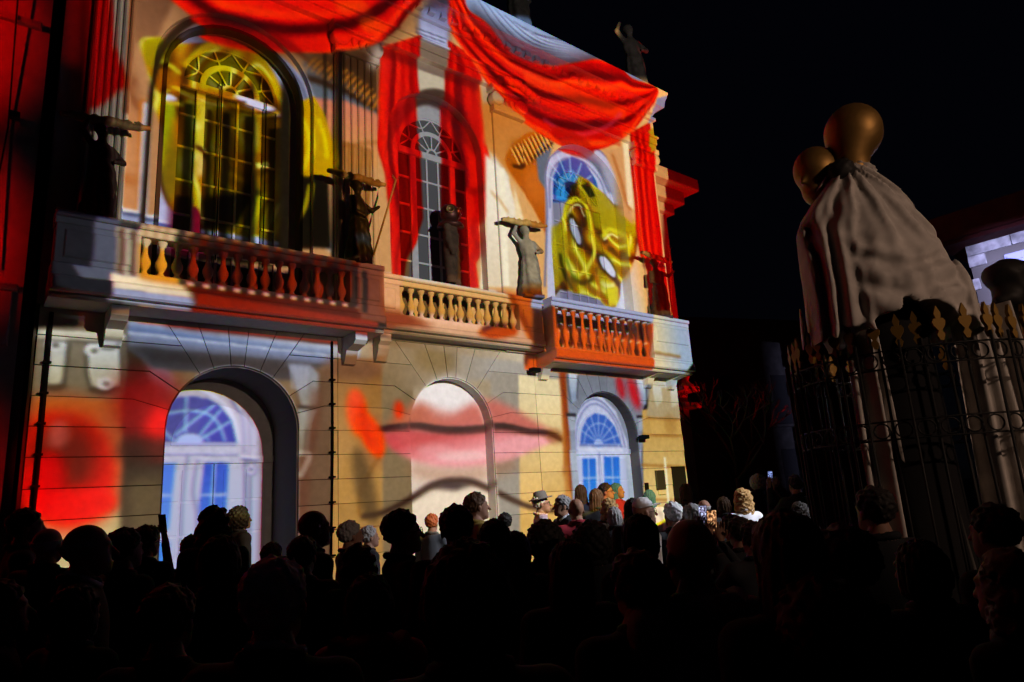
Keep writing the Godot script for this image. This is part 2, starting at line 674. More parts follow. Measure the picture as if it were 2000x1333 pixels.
	var mask1 := [1.65, 9.3, 2, 9.49, 2.46, 9.66, 3.03, 9.9, 3.46, 9.97, 3.92, 9.9, 4.35, 9.59, 4.6, 9.1, 4.72, 8.56, 4.65, 7.92, 4.33, 7.14, 3.89, 6.85, 3.47, 6.57, 3.07, 6.35, 2.85, 6.79, 2.52, 6.65, 2.34, 6.89, 2.2, 7.34, 2.08, 7.93, 1.88, 8.41, 1.75, 8.87]
	shape(spline(pv(mask1)), 0.02)
	lay_fn(func(x: float, y: float) -> Color: return chrome(x * 1.3, y * 0.8, n2, dim_gold, 5.0))
	fill([1.67, 9.31, 2, 9.48, 2.34, 9.6, 2.32, 9.32, 2.06, 9.16, 1.83, 8.85, 1.75, 8.91], c8(158, 142, 20), 0.03, 0.9)
	grad([2.22, 8.51, 2.44, 8.5, 2.51, 7.64, 2.5, 6.75, 2.37, 7.07, 2.21, 7.74], c8(150, 160, 22), c8(170, 150, 26), Vector2(2.26, 8.12), Vector2(2.43, 7.09), 0.03)
	grad([2.45, 8.27, 2.54, 8.3, 2.56, 7.39, 2.46, 6.74, 2.33, 7.32, 2.39, 7.88], c8(120, 96, 14), c8(196, 118, 12), Vector2(2.38, 7.97), Vector2(2.5, 8.01), 0.05)
	fill([1.87, 8.86, 2.03, 8.97, 2.33, 9.04, 2.41, 8.88, 2.14, 8.59, 2.02, 8.5, 1.92, 8.65], c8(160, 92, 16), 0.04)
	stroke([1.85, 8.84, 2.02, 9.07, 2.29, 9.2, 2.5, 9.1], 0.07, c8(200, 200, 60), 0.03)
	stroke([1.89, 8.81, 2.06, 9, 2.33, 9.12], 0.04, c8(70, 44, 6), 0.015)
	stroke([2.05, 8.51, 2.18, 8.7, 2.34, 8.8], 0.06, c8(74, 34, 24), 0.02)
	stroke([2.14, 8.57, 2.27, 8.69, 2.37, 8.75], 0.05, c8(190, 186, 60), 0.015)
	fill([2.21, 8.56, 2.32, 8.67, 2.44, 8.66, 2.47, 8.6, 2.34, 8.51], c8(222, 222, 250), 0.02)
	stroke([2.56, 9.25, 2.86, 9.72, 3.19, 9.95, 3.63, 9.98, 4.01, 9.71, 4.15, 9.24], 0.14, c8(196, 164, 26), 0.03)
	stroke([2.85, 8.93, 2.98, 9.37, 3.2, 9.6, 3.46, 9.62, 3.74, 9.4, 3.85, 9.03], 0.13, c8(198, 176, 30), 0.03)
	stroke([2.34, 8.85, 2.66, 8.8, 3.06, 8.82, 3.49, 8.89, 4.03, 8.94], 0.18, c8(180, 104, 16), 0.05)
	stroke([2.38, 8.81, 2.82, 8.81, 3.23, 8.86], 0.06, c8(226, 206, 60), 0.03)
	stroke([2.28, 8.49, 2.66, 8.59, 2.98, 8.74], 0.07, c8(210, 190, 60), 0.03)
	oval([3.79, 8.95], 0.42, 0.09, c8(226, 224, 252), 0.03, 1.0, -0.1)
	stroke([3.31, 8.85, 3.75, 8.74, 4.17, 8.95], 0.07, c8(206, 160, 30), 0.02)
	stroke([2.86, 8.64, 2.93, 8.33, 2.86, 8.03, 2.81, 7.73], 0.14, c8(214, 196, 70), 0.04)
	stroke([2.78, 7.86, 2.91, 7.8, 2.97, 7.67], 0.08, c8(60, 20, 8), 0.03)
	fill([2.81, 7.73, 2.97, 7.69, 2.95, 7.4, 2.8, 7.27], c8(226, 200, 120), 0.05)
	grad([2.94, 8.72, 3.75, 8.75, 4.23, 8.8, 4.26, 6.49, 3.03, 6.43], c8(150, 124, 30), c8(120, 84, 14), Vector2(2.99, 8.45), Vector2(4.13, 8.11), 0.03, false, 0.55)
	for k in 9:
		stroke([3.1 + 0.02 * k, 8.0 - 0.2 * k, 3.52 + 0.1 * (k % 3), 7.9 - 0.22 * k, 4.04, 8.1 - 0.2 * k], 0.05 + 0.02 * (k % 3), ramp_of(gold, 0.15 + 0.1 * k), 0.03, 0.8)
	stroke([3.78, 7.77, 3.93, 7.84, 4.02, 7.9], 0.1, c8(240, 236, 120), 0.02)
	fill([2.93, 6.99, 3.53, 7.25, 3.78, 7.62, 3.79, 7.34, 3.96, 7.28, 3.84, 6.69, 2.95, 6.41], c8(26, 22, 14), 0.05)
	for k in 5:
		stroke([3.35 + 0.16 * k, 6.1 + 0.05 * k, 3.54 + 0.16 * k, 6.55 + 0.06 * k, 3.7 + 0.17 * k, 7.05 + 0.05 * k], 0.09, ramp_of(gold, 0.4 + 0.12 * k), 0.03, 0.9, 0.4)
	fill([3.79, 7.19, 4.02, 7.4, 3.98, 6.51, 3.81, 6.48], c8(206, 190, 40), 0.04)
	stroke([3.82, 6.5, 3.9, 6.89, 4.02, 7.25], 0.06, c8(90, 56, 8), 0.03)
	stroke([2.96, 6.41, 3.55, 6.43, 4.2, 6.42], 0.07, c8(186, 192, 244), 0.01)
	stroke([2.96, 6.34, 3.56, 6.36, 4.2, 6.35], 0.04, c8(150, 156, 210), 0.01)
	fill([3.79, 6.47, 4.01, 6.48, 4.02, 6.33, 3.79, 6.33], c8(196, 202, 250), 0.01)
	# panes that stay dark, between the lit columns
	for q in [[2.96, 8.58, 3.05, 8.59, 3.07, 6.26, 3, 6.26], [3.21, 8.63, 3.34, 8.66, 3.36, 6.28, 3.23, 6.27], [3.58, 8.69, 3.75, 8.73, 3.78, 6.31, 3.59, 6.3], [4, 8.57, 4.23, 8.65, 4.25, 6.34, 4.01, 6.31], [2.6, 8.6, 2.75, 8.63, 2.79, 6.28, 2.63, 6.26]]:
		fill(q, c8(14, 12, 8), 0.02, 0.78)
	fill([2.55, 6.94, 2.78, 6.96, 2.76, 6.27, 2.51, 6.25], c8(16, 8, 8), 0.03, 0.9)
	# the strip of mask that falls on the wall right of the opening
	fill([3.87, 9.97, 4.1, 9.91, 4.4, 9.68, 4.62, 9.17, 4.38, 8.98, 4.26, 9.31, 4.07, 9.66], c8(150, 156, 190), 0.03)
	stroke([4.11, 9.8, 4.4, 9.47, 4.56, 8.88], 0.05, c8(60, 62, 80), 0.03, 0.8)
	fill([4.23, 9.04, 4.56, 9.31, 4.78, 8.96, 4.92, 8.47, 4.96, 8.01, 4.84, 7.67, 4.25, 7.61], c8(190, 150, 18), 0.02)
	stroke([4.35, 8.87, 4.5, 8.65, 4.55, 8.25, 4.43, 7.81], 0.09, c8(226, 208, 50), 0.03)
	stroke([4.31, 8.54, 4.41, 8.21, 4.36, 7.74], 0.06, c8(140, 70, 10), 0.03)
	stroke([4.63, 8.88, 4.77, 8.5, 4.81, 8.09], 0.07, c8(232, 214, 40), 0.02)
	fill([4.25, 7.66, 4.84, 7.72, 4.9, 6.33, 4.26, 6.26], c8(20, 18, 14), 0.03)
	stroke([4.31, 6.7, 4.48, 7.12, 4.55, 7.54], 0.07, c8(206, 190, 40), 0.02, 0.8, 0.6)
	opening = arch(LW[0], LW[1] - 0.16, LW[2], 4.9)
	fill([4.16, 9.08, 4.21, 9.68, 4.68, 10.07, 5.08, 8.39, 5.09, 6.17, 4.21, 6.02], c8(30, 26, 20), 0.04)
	opening = PackedVector2Array()
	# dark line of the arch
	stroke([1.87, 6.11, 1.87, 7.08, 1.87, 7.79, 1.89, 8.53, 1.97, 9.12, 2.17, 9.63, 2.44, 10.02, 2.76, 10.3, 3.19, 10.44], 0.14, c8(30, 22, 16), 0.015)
	# --- brow and nose lines of the first mask
	stroke([2.51, 8.87, 2.9, 8.84, 3.31, 8.88, 3.57, 8.93], 0.05, c8(70, 36, 6), 0.015, 0.9)
	stroke([2.52, 8.78, 2.9, 8.73, 3.27, 8.77], 0.035, c8(236, 220, 110), 0.01)
	stroke([2.99, 8.62, 3.03, 8.27, 2.97, 7.89], 0.06, c8(90, 50, 8), 0.02, 0.9)
	stroke([3.49, 8.76, 3.82, 8.8, 4.17, 9], 0.035, c8(60, 30, 6), 0.012)
	# --- big red swag, left
	var s1 := [1.93, 10.88, 2.06, 10.23, 2.32, 10.1, 2.62, 10, 2.86, 9.88, 3.21, 9.9, 3.56, 9.95, 3.94, 10.02, 4.33, 10.15, 4.73, 10.3, 5.16, 10.5, 5.65, 10.81, 5.97, 11.07, 6.34, 11.54, 6.81, 12.37, 7.14, 13.54]
	var s1low := [2.06, 10.23, 2.32, 10.1, 2.62, 10, 2.86, 9.88, 3.21, 9.9, 3.56, 9.95, 3.94, 10.02, 4.33, 10.15, 4.73, 10.3, 5.16, 10.5, 5.65, 10.81, 5.97, 11.07, 6.34, 11.54, 6.81, 12.37]
	var low1 := pv(s1low)
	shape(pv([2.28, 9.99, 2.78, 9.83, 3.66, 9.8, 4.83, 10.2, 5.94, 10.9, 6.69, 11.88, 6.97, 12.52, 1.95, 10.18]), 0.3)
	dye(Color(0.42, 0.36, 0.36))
	shape(pv(s1), 0.03)
	lay_fn(func(x: float, y: float) -> Color:
		var v := y - curve_y(low1, x)
		var w := v + 0.25 * n1.get_noise_2d(x * 0.6, y * 0.5) - 0.1 * (x - 4.8)
		var b := 0.56 + 0.34 * sin(w * 8.5) + 0.18 * sin(w * 17.0 + 1.0) + 0.12 * n1.get_noise_2d(x, y * 2.0)
		b -= 0.5 * exp(-pow((v - 0.85) / 0.3, 2.0)) * clampf((x - 4.2) / 2.0, 0.0, 1.0)
		return ramp_of(red_cloth, clampf(b, 0.0, 1.0)))
	shape(pv([2.48, 10.12, 2.87, 10.39, 3.39, 10.46, 4.14, 10.3, 4.54, 9.97, 4.15, 10.1, 3.32, 9.93, 2.8, 10]), 0.06)
	dye(Color(0.62, 0.4, 0.3))
	for q in [[5.38, 11.3, 5.72, 11.52, 6.05, 11.4, 5.55, 11.02], [4.83, 11.46, 5.49, 11.83, 5.72, 11.67, 5.05, 11.27]]:
		shape(pv(q), 0.08)
		lay(c8(255, 104, 30), 0.5)
	# --- middle window: hanging cloth either side of a bright gap
	fill([6.88, 13.01, 7.71, 13.41, 7.59, 11.36, 6.83, 11.31], c8(50, 50, 62), 0.15)
	grad([6.86, 12.21, 7.64, 12.57, 7.59, 11.44, 6.84, 11.44], c8(92, 96, 130), c8(190, 196, 232), Vector2(7.22, 12.31), Vector2(7.23, 11.66), 0.05)
	for k in 3:
		stroke([6.75, 11.7 - 0.1 * k, 7.54, 11.75 - 0.1 * k], 0.025, c8(40, 44, 66), 0.008)
	fill([6.83, 11.43, 7.62, 11.45, 7.59, 10.98, 6.82, 11.03], c8(120, 104, 92), 0.02)
	fill([6.82, 11.03, 7.59, 10.98, 7.57, 10.34, 6.79, 10.06], c8(196, 186, 168), 0.02)
	fill([6.94, 10.09, 7.68, 10.35, 7.48, 6.06, 6.63, 5.93], c8(150, 150, 154), 0.02)
	shape(spline(pv([6.07, 8.78, 6.32, 9.61, 6.76, 10.15, 7.22, 10.44, 7.68, 10.45, 8.13, 10.03, 8.36, 9.22, 8.03, 9.49, 7.72, 9.99, 7.2, 10.09, 6.78, 9.8, 6.43, 9.24, 6.24, 8.61])), 0.02)
	dye(Color(0.5, 0.46, 0.44))
	drape([5.97, 10.93, 5.93, 10.11, 5.89, 9.29, 5.84, 8.66, 6.02, 8.1, 6.06, 7.57, 6.2, 7.06, 6.25, 6.07], [6.83, 11.54, 6.85, 10.57, 6.92, 9.63, 6.99, 8.82, 7.01, 7.46, 6.8, 6.86, 6.6, 6.5, 6.52, 6.06], [0.5, 0.75, 0.62, 0.2, 0.78, 0.5, 0.72, 0.3, 0.55, 0.4])
	drape([7.59, 11.75, 7.53, 10.7, 7.49, 9.81, 7.48, 8.96, 7.44, 7.55, 7.51, 7, 7.55, 6.67, 7.59, 6.01], [8.01, 11.66, 8.47, 11.18, 8.56, 10.17, 8.64, 9.3, 8.73, 8.7, 8.71, 8.42, 8.51, 8.25, 8.59, 7.99, 8.38, 7.52, 8.48, 7.05, 8.25, 6.68, 8.3, 6.16], [0.42, 0.3, 0.7, 0.25, 0.2, 0.62, 0.75, 0.5, 0.62, 0.7])
	stroke([8.18, 8.29, 8.46, 8.43, 8.71, 8.42], 0.12, c8(70, 4, 0), 0.05, 0.7)
	stroke([8.28, 7.15, 8.48, 7.09, 8.34, 6.81], 0.1, c8(90, 6, 0), 0.05, 0.7)
	stroke([8.47, 9.75, 8.56, 9.03, 8.65, 8.55], 0.1, c8(238, 50, 50), 0.04, 0.7)
	shape(spline(pv([6.03, 8.55, 6.29, 9.51, 6.76, 10.1, 7.21, 10.39, 7.73, 10.42, 8.17, 10.01, 8.41, 9.23, 7.97, 9.57, 7.65, 9.94, 7.2, 10.04, 6.78, 9.77, 6.44, 9.24])), 0.02)
	dye(Color(0.68, 0.6, 0.6))
	shape(pv([5.8, 10.95, 8.47, 11.04, 8.45, 10.8, 5.8, 10.74]), 0.02)
	dye(Color(0.6, 0.55, 0.55))
	# --- cream panels right of the middle window
	grad([8.53, 11.2, 9.22, 11.05, 9.08, 6.24, 8.31, 6.12, 8.56, 7.2, 8.74, 8.43], c8(206, 196, 184), c8(240, 226, 198), Vector2(8.74, 10.62), Vector2(8.96, 7.52), 0.03)
	blob([8.84, 10.65], 0.35, 0.55, c8(150, 104, 60), 0.6)
	grad([8.52, 10.54, 10.42, 11.06, 10.45, 9.28, 10.15, 8.15, 9, 9.02, 8.54, 9.52], c8(190, 120, 60), c8(214, 160, 96), Vector2(8.8, 10.37), Vector2(9.85, 8.34), 0.05)
	grad([8.55, 9.27, 9.06, 8.91, 9.36, 7.98, 9.62, 7.41, 9.66, 6.2, 8.35, 6.17], c8(248, 240, 226), c8(226, 210, 186), Vector2(8.57, 8.04), Vector2(9.64, 6.8), 0.04)
	fill([8.88, 8.99, 9.03, 9.03, 8.96, 6.22, 8.79, 6.19], c8(252, 244, 224), 0.02)
	fill([9.27, 8.71, 9.27, 7.96, 9.22, 6.26, 9.52, 6.3, 9.5, 7.89], c8(246, 226, 190), 0.03)
	stroke([8.64, 8.4, 8.86, 8.17, 9.06, 7.94], 0.06, c8(190, 140, 80), 0.04, 0.7)
	# --- second eye of the face, shut, with lashes
	fill([9.07, 9.19, 9.25, 9.6, 9.55, 9.93, 9.95, 10.24, 10.37, 10.23, 10.34, 9.18, 10.34, 8.46, 10.38, 6.93, 10.25, 7.54, 9.84, 8.29, 9.45, 8.68], c8(178, 92, 26), 0.03, 1.0, true)
	blob([9.52, 9.55], 0.3, 0.35, c8(150, 84, 24), 0.7)
	blob([9.99, 8.89], 0.4, 0.5, c8(206, 120, 56), 0.6)
	fill([10.06, 9.71, 10.33, 10.11, 10.62, 10.01, 10.36, 9.39, 10.31, 8.82, 10.1, 9.05], c8(96, 110, 126), 0.03)
	stroke([9.89, 9.5, 10.24, 9.81, 10.67, 10.19], 0.06, c8(30, 20, 12), 0.03)
	for k in 10:
		var t := k / 9.0
		var o := Vector2(lerpf(9.38, 10.44, t), lerpf(9.41, 10.26, t))
		stroke([o.x - 0.12, o.y + 0.2, o.x, o.y + 0.02, o.x + 0.16, o.y - 0.26], 0.06, c8(246, 180, 92), 0.006, 1.0, 0.9)
		stroke([o.x - 0.06, o.y + 0.2, o.x + 0.06, o.y + 0.02, o.x + 0.22, o.y - 0.26], 0.05, c8(46, 22, 8), 0.006, 0.95, 0.9)
	stroke([9.27, 9.17, 9.49, 9.18, 9.68, 9.31], 0.09, c8(40, 20, 10), 0.03)
	# --- third window
	fill([10.31, 9.24, 10.53, 9.77, 11.01, 10.16, 11.57, 10.43, 12.23, 10.51, 12.77, 10.22, 13.05, 9.53, 13.14, 8.53, 12.77, 5.98, 10.07, 5.66, 10.24, 8.18], c8(196, 198, 226), 0.015)
	stroke([10.04, 6.38, 10.28, 8.18, 10.35, 9.25, 10.56, 9.74, 11.04, 10.14, 11.6, 10.39, 12.24, 10.47, 12.74, 10.18, 13, 9.52, 13.08, 8.66], 0.06, c8(110, 114, 150), 0.015)
	stroke([10.57, 8.51, 10.65, 9.26, 10.9, 9.73, 11.34, 10.02, 11.89, 10.06, 12.41, 9.73, 12.64, 9.14], 0.06, c8(120, 126, 164), 0.02)
	stroke([11.73, 10.25, 12.31, 10.09, 12.76, 9.42], 0.1, c8(60, 66, 96), 0.04, 0.8)
	fill([10.69, 8.69, 10.76, 9.37, 11, 9.81, 11.49, 10.11, 11.91, 10.06, 12.27, 9.67, 12.41, 9.02], c8(28, 78, 150), 0.015)
	fill([10.77, 8.77, 10.96, 9.36, 11.41, 9.75, 11.82, 9.58, 11.86, 8.96], c8(64, 150, 214), 0.03)
	for k in 7:
		var a := PI * (k + 0.5) / 7.0
		var o := Vector2(11.38, 9.17)
		stroke([o.x + 0.1 * cos(a), o.y + 0.1 * sin(a), o.x + 0.95 * cos(a), o.y + 0.95 * sin(a)], 0.035, c8(206, 226, 250), 0.01, 0.9)
	oval([11.39, 9.22], 0.26, 0.2, c8(20, 34, 70), 0.03)
	fill([10.66, 8.68, 11.03, 8.77, 10.77, 6.21, 10.41, 6.16], c8(150, 150, 170), 0.02)
	fill([11.03, 8.77, 12.5, 9.12, 12.13, 6.26, 10.75, 6.08], c8(130, 130, 160), 0.02)
	# gold mask hung askew over it
	var mask2 := [11.69, 9.63, 11.96, 9.61, 12.56, 9.33, 13.13, 8.98, 13.54, 8.6, 13.59, 8.23, 13.39, 7.77, 13.03, 7.29, 12.8, 6.92, 12.76, 6.62, 12.57, 6.34, 12.34, 6.27, 12, 6.43, 11.55, 6.5, 11.08, 6.51, 10.72, 6.53, 10.5, 6.31, 10.37, 6.29, 10.45, 7.11, 10.57, 7.64, 10.89, 8.23, 11.14, 8.82, 11.38, 9.26]
	shape(pv(mask2), 0.02)
	lay_fn(func(x: float, y: float) -> Color: return chrome(x * 0.75 + y * 0.35 + 9.0, y * 0.7, n2, gold, 7.0))
	fill([11.69, 9.63, 12.56, 9.33, 13.53, 8.57, 13.54, 8.23, 12.98, 8.33, 12.41, 8.35, 12.06, 8.35, 12.02, 8.89, 11.68, 9.09], c8(170, 150, 20), 0.05)
	fill([10.58, 8.03, 10.96, 8.25, 11.11, 7.75, 10.88, 6.8, 10.41, 6.33], c8(170, 156, 24), 0.04, 0.8)
	stroke([11.04, 8.33, 11.14, 8.69, 11.45, 8.95, 11.77, 8.91, 11.91, 8.59, 11.93, 8.18], 0.14, c8(214, 204, 50), 0.03)
	stroke([11.19, 8.43, 11.32, 8.7, 11.58, 8.82, 11.76, 8.56], 0.04, c8(250, 250, 180), 0.015)
	oval([11.39, 8.12], 0.2, 0.46, c8(48, 34, 8), 0.04, 1.0, 0.3)
	oval([11.39, 8.1], 0.13, 0.34, c8(190, 196, 216), 0.02, 1.0, 0.35)
	stroke([12.29, 8.09, 12.55, 8.36, 12.89, 8.38, 13.08, 8.05, 13.06, 7.64], 0.12, c8(220, 210, 60), 0.04)
	stroke([12.35, 8.05, 12.65, 8.27, 12.91, 8.21], 0.05, c8(255, 252, 190), 0.02)
	stroke([12.29, 7.84, 12.64, 7.97, 12.88, 7.73], 0.07, c8(196, 110, 16), 0.03)
	oval([12.38, 7.38], 0.42, 0.24, c8(56, 36, 8), 0.05, 1.0, -0.75)
	oval([12.41, 7.36], 0.33, 0.15, c8(222, 224, 246), 0.02, 1.0, -0.8)
	stroke([11.89, 8.1, 11.97, 7.65, 11.67, 7.19, 11.36, 6.96], 0.1, c8(236, 228, 90), 0.03)
	stroke([11.12, 6.89, 11.41, 6.79, 11.78, 6.92, 12, 7.25], 0.1, c8(60, 40, 6), 0.04)
	stroke([10.97, 7.33, 11.13, 6.97, 11.32, 6.87], 0.09, c8(110, 130, 30), 0.04)
	stroke([10.81, 7.43, 10.89, 6.93, 11.11, 6.56], 0.11, c8(30, 26, 10), 0.03)
	stroke([12.14, 6.94, 12.34, 6.82, 12.61, 6.92], 0.14, c8(252, 250, 170), 0.05)
	fill([12.26, 6.76, 12.72, 6.88, 12.63, 6.48, 12.34, 6.29], c8(220, 206, 40), 0.03)
	stroke([11.85, 7.22, 12.04, 6.72, 12.24, 6.36], 0.1, c8(170, 96, 16), 0.04)
	fill([11.35, 9.28, 11.62, 9.46, 11.51, 9.16], c8(40, 40, 10), 0.01)
	fill([11.75, 9.41, 11.99, 9.56, 12.21, 9.22, 12.01, 9.11], c8(40, 38, 10), 0.01)
	# cheek and cream panel right of it
	fill([12.44, 10.54, 13.49, 10.93, 13.35, 9.16, 13.39, 8.58, 12.96, 8.78, 12.93, 9.28, 12.82, 9.91], c8(206, 160, 112), 0.05)
	stroke([12.82, 10.5, 13.05, 9.82, 13.17, 9.26, 13.33, 9.01], 0.1, c8(150, 84, 36), 0.05, 0.7)
	fill([13.29, 10.94, 13.6, 11.11, 13.46, 9.04, 13.23, 9.13], c8(244, 226, 190), 0.04)
	grad([13.49, 8.17, 13.59, 7.47, 13.49, 6.06, 12.56, 6.06, 12.81, 6.79, 13.28, 7.56], c8(216, 220, 240), c8(232, 190, 130), Vector2(12.77, 6.79), Vector2(13.54, 6.9), 0.03)
	# garlands on the cornice
	grad([7.52, 13.51, 9.07, 14.29, 14.23, 12.99, 13.43, 12.76, 12.06, 12.84, 11.41, 12.53, 10.69, 12.19, 10.04, 12.02, 9.22, 12.04, 8.62, 12.24, 7.83, 12.52], c8(150, 176, 218), c8(110, 130, 160), Vector2(8.66, 12.93), Vector2(11.92, 12.82), 0.05)
	for k in 7:
		stroke([8.07 + 0.3 * k, 12.94 + 0.1 - 0.04 * k, 9.42 + 0.25 * k, 12.55 + 0.12 * k - 0.25, 11.54 + 0.14 * k, 12.82 + 0.1 * k], 0.035, c8(40, 48, 66), 0.012, 0.75, 0.7)
		stroke([8.07 + 0.3 * k, 12.94 + 0.05 - 0.04 * k, 9.42 + 0.25 * k, 12.55 + 0.12 * k - 0.3, 11.54 + 0.14 * k, 12.82 + 0.1 * k - 0.05], 0.03, c8(196, 216, 246), 0.012, 0.7, 0.7)
	for q in [[9.38, 12.42], [9.83, 12.38], [10.27, 12.38]]:
		oval([q[0], q[1]], 0.17, 0.09, c8(128, 142, 180), 0.02, 1.0, -0.3)
	# --- big red swag, right
	var s2 := [7.36, 13.2, 7.69, 13.09, 7.95, 12.64, 8.4, 12.53, 8.92, 12.33, 9.41, 12.12, 10.23, 12.15, 10.89, 12.33, 11.61, 12.69, 12.26, 12.99, 13.13, 13.04, 13.64, 12.91, 14.73, 12.97, 14.27, 12.07, 13.67, 11.4, 12.82, 10.75, 12.03, 10.35, 11.46, 10.17, 10.81, 10.19, 10.07, 10.34, 9.3, 10.63, 8.75, 10.94, 8.33, 11.35, 7.9, 11.77, 7.57, 12.16, 7.39, 12.68]
	var low2 := pv([7.36, 13.2, 7.57, 12.16, 7.9, 11.77, 8.33, 11.35, 8.75, 10.94, 9.3, 10.63, 10.07, 10.34, 10.81, 10.19, 11.46, 10.17, 12.03, 10.35, 12.82, 10.75, 13.67, 11.4, 14.34, 12.26, 14.73, 12.97])
	var top2 := pv([7.37, 13.48, 7.95, 12.64, 8.4, 12.53, 8.92, 12.33, 9.41, 12.12, 10.23, 12.15, 10.89, 12.33, 11.61, 12.69, 12.26, 12.99, 13.13, 13.04, 13.64, 12.91, 14.74, 13.04])
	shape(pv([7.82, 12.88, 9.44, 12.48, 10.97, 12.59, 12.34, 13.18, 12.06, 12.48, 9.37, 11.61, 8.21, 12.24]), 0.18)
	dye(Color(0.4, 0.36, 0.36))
	shape(spline(pv(s2)), 0.03)
	lay_fn(func(x: float, y: float) -> Color:
		var a := curve_y(low2, x)
		var b := curve_y(top2, x)
		var v := clampf((y - a) / maxf(b - a, 0.05), 0.0, 1.0)
		var w := v + 0.08 * n1.get_noise_2d(x * 0.7, y * 0.7)
		var c := 0.52 + 0.4 * sin(w * 19.0 + 0.5) * (0.5 + 0.5 * smoothstep(0.1, 0.5, v)) + 0.16 * sin(w * 43.0)
		c += 0.22 * exp(-pow((v - 0.12) / 0.12, 2.0)) - 0.25 * exp(-pow((v - 0.3) / 0.08, 2.0)) + 0.1 * n1.get_noise_2d(x * 1.5, y * 2.0)
		return ramp_of(red_cloth, clampf(c, 0.0, 1.0)))
	shape(pv([9.08, 11.05, 13.24, 11.18, 13.19, 10.81, 9.05, 10.63]), 0.02)
	dye(Color(0.85, 0.62, 0.6))
	shape(pv([9.81, 11.88, 13.51, 12.05, 13.41, 11.64, 9.77, 11.42]), 0.02)
	lay(c8(250, 84, 44), 0.45)
	stroke([10.39, 10.74, 11.06, 10.61, 11.79, 10.76, 12.6, 11.19, 13.29, 11.84], 0.12, c8(200, 60, 90), 0.05, 0.6)
	oval([11.39, 10.43], 0.75, 0.28, c8(150, 20, 2), 0.03, 0.6, -0.1)
	# the figures on the roof catch a little
	fill([13.74, 15.85, 15.4, 16.27, 14.76, 13.28, 13.57, 13.09], c8(58, 52, 48), 0.1)
	fill([9.37, 14.23, 10.5, 14.78, 10.38, 13.45, 9.38, 13.21], c8(50, 46, 42), 0.06)
	fill([14.37, 14.89, 14.89, 14.97, 14.73, 14.55, 14.4, 14.49], c8(190, 20, 12), 0.04)
	# hanging cloth at the right corner
	drape([13.54, 11.3, 13.51, 10.25, 13.52, 9.2, 13.45, 8.45, 13.51, 7.74, 13.69, 7.35, 13.61, 6.08], [14.5, 11.95, 14.48, 10.98, 14.44, 9.41, 14.51, 8.52, 14.41, 7.91, 14.53, 7.34, 14.52, 6.05], [0.4, 0.8, 0.25, 0.85, 0.3, 0.75, 0.5, 0.6], 0.015)
	stroke([13.6, 7.55, 13.78, 7.15, 13.76, 6.23], 0.1, c8(60, 4, 0), 0.05, 0.7)
	fill([14.38, 11.62, 14.76, 11.89, 14.65, 11.14, 14.3, 10.88], c8(176, 136, 40), 0.02)
	fill([14.69, 12.68, 15.27, 12.97, 14.91, 12.21, 14.4, 11.84], c8(120, 128, 150), 0.02)
	# ================= lower storey
	fill([0.62, 4.39, 4.46, 4.81, 4.5, -0.58, 0.83, 0.1], c8(122, 102, 76), 0.03)
	fill([4.37, 4.62, 10.62, 4.88, 9.92, -1.59, 4.42, -0.57], c8(166, 152, 130), 0.03)
	grad([0.66, 4.39, 1.82, 4.52, 1.79, 3.38, 0.7, 3.41], c8(126, 122, 110), c8(112, 100, 78), Vector2(1.13, 4.3), Vector2(1.19, 3.43), 0.03)
	grad([0.7, 3.44, 1.77, 3.44, 1.86, 0.54, 0.78, 0.7], c8(166, 116, 60), c8(206, 192, 148), Vector2(1.19, 3.36), Vector2(1.33, 1.39), 0.04)
	for q in [[1.24, 4.25, 1.65, 4.26, 1.71, 3.66, 1.65, 3.62, 1.34, 3.61, 1.28, 3.87], [0.78, 4.3, 1.02, 4.29, 1, 3.64, 0.81, 3.61]]:
		grad(q, c8(206, 216, 226), c8(186, 182, 158), Vector2(q[0], q[1]), Vector2(q[0], q[1] - 0.6), 0.02)
	stroke([1.34, 4.26, 1.34, 4.18, 1.56, 4.17, 1.57, 4.24], 0.03, c8(70, 72, 72), 0.008)
	# scrolled consoles: dark sides, curled feet
	for q in [[1.24, 4.25, 1.27, 3.87, 1.33, 3.63], [0.78, 4.29, 0.81, 3.84, 0.8, 3.61], [1.66, 4.26, 1.71, 3.66], [1.03, 4.29, 1.02, 3.65]]:
		stroke(q, 0.035, c8(44, 40, 34), 0.012, 0.9)
	for q in [[1.32, 3.6, 1.48, 3.56, 1.71, 3.63], [0.79, 3.6, 0.94, 3.58, 1.04, 3.64]]:
		stroke(q, 0.09, c8(54, 48, 38), 0.03, 0.9)
	for q in [[1.32, 4.14], [1.51, 3.68], [0.86, 4.18]]:
		oval([q[0], q[1]], 0.1, 0.09, c8(230, 236, 240), 0.02)
		oval([q[0] + 0.02, q[1] - 0.01], 0.05, 0.045, c8(110, 110, 106), 0.015)
	stroke([0.67, 4.34, 1.69, 4.38, 1.73, 4.33], 0.05, c8(226, 228, 220), 0.012)
	stroke([0.68, 4.23, 1.72, 4.28], 0.03, c8(60, 56, 50), 0.012)
	for k in 4:
		stroke([1.37 + 0.07 * k, 3.94, 1.42 + 0.07 * k, 3.64 + 0.02], 0.02, c8(140, 140, 128), 0.01)
	stroke([0.66, 4.29, 1.68, 4.34], 0.1, c8(206, 206, 190), 0.03, 0.8)
	blob([1.02, 3.28], 0.5, 0.25, c8(170, 70, 30), 0.6)
	blob([0.89, 2.73], 0.28, 0.5, c8(216, 14, 4), 0.85)
	blob([1.17, 2.87], 0.35, 0.3, c8(160, 40, 30), 0.8)
	oval([1.14, 2.43], 0.62, 0.78, c8(222, 22, 2), 0.14, 0.95, 0.25)
	oval([1.09, 2.65], 0.4, 0.5, c8(84, 34, 24), 0.16, 0.95, 0.1)
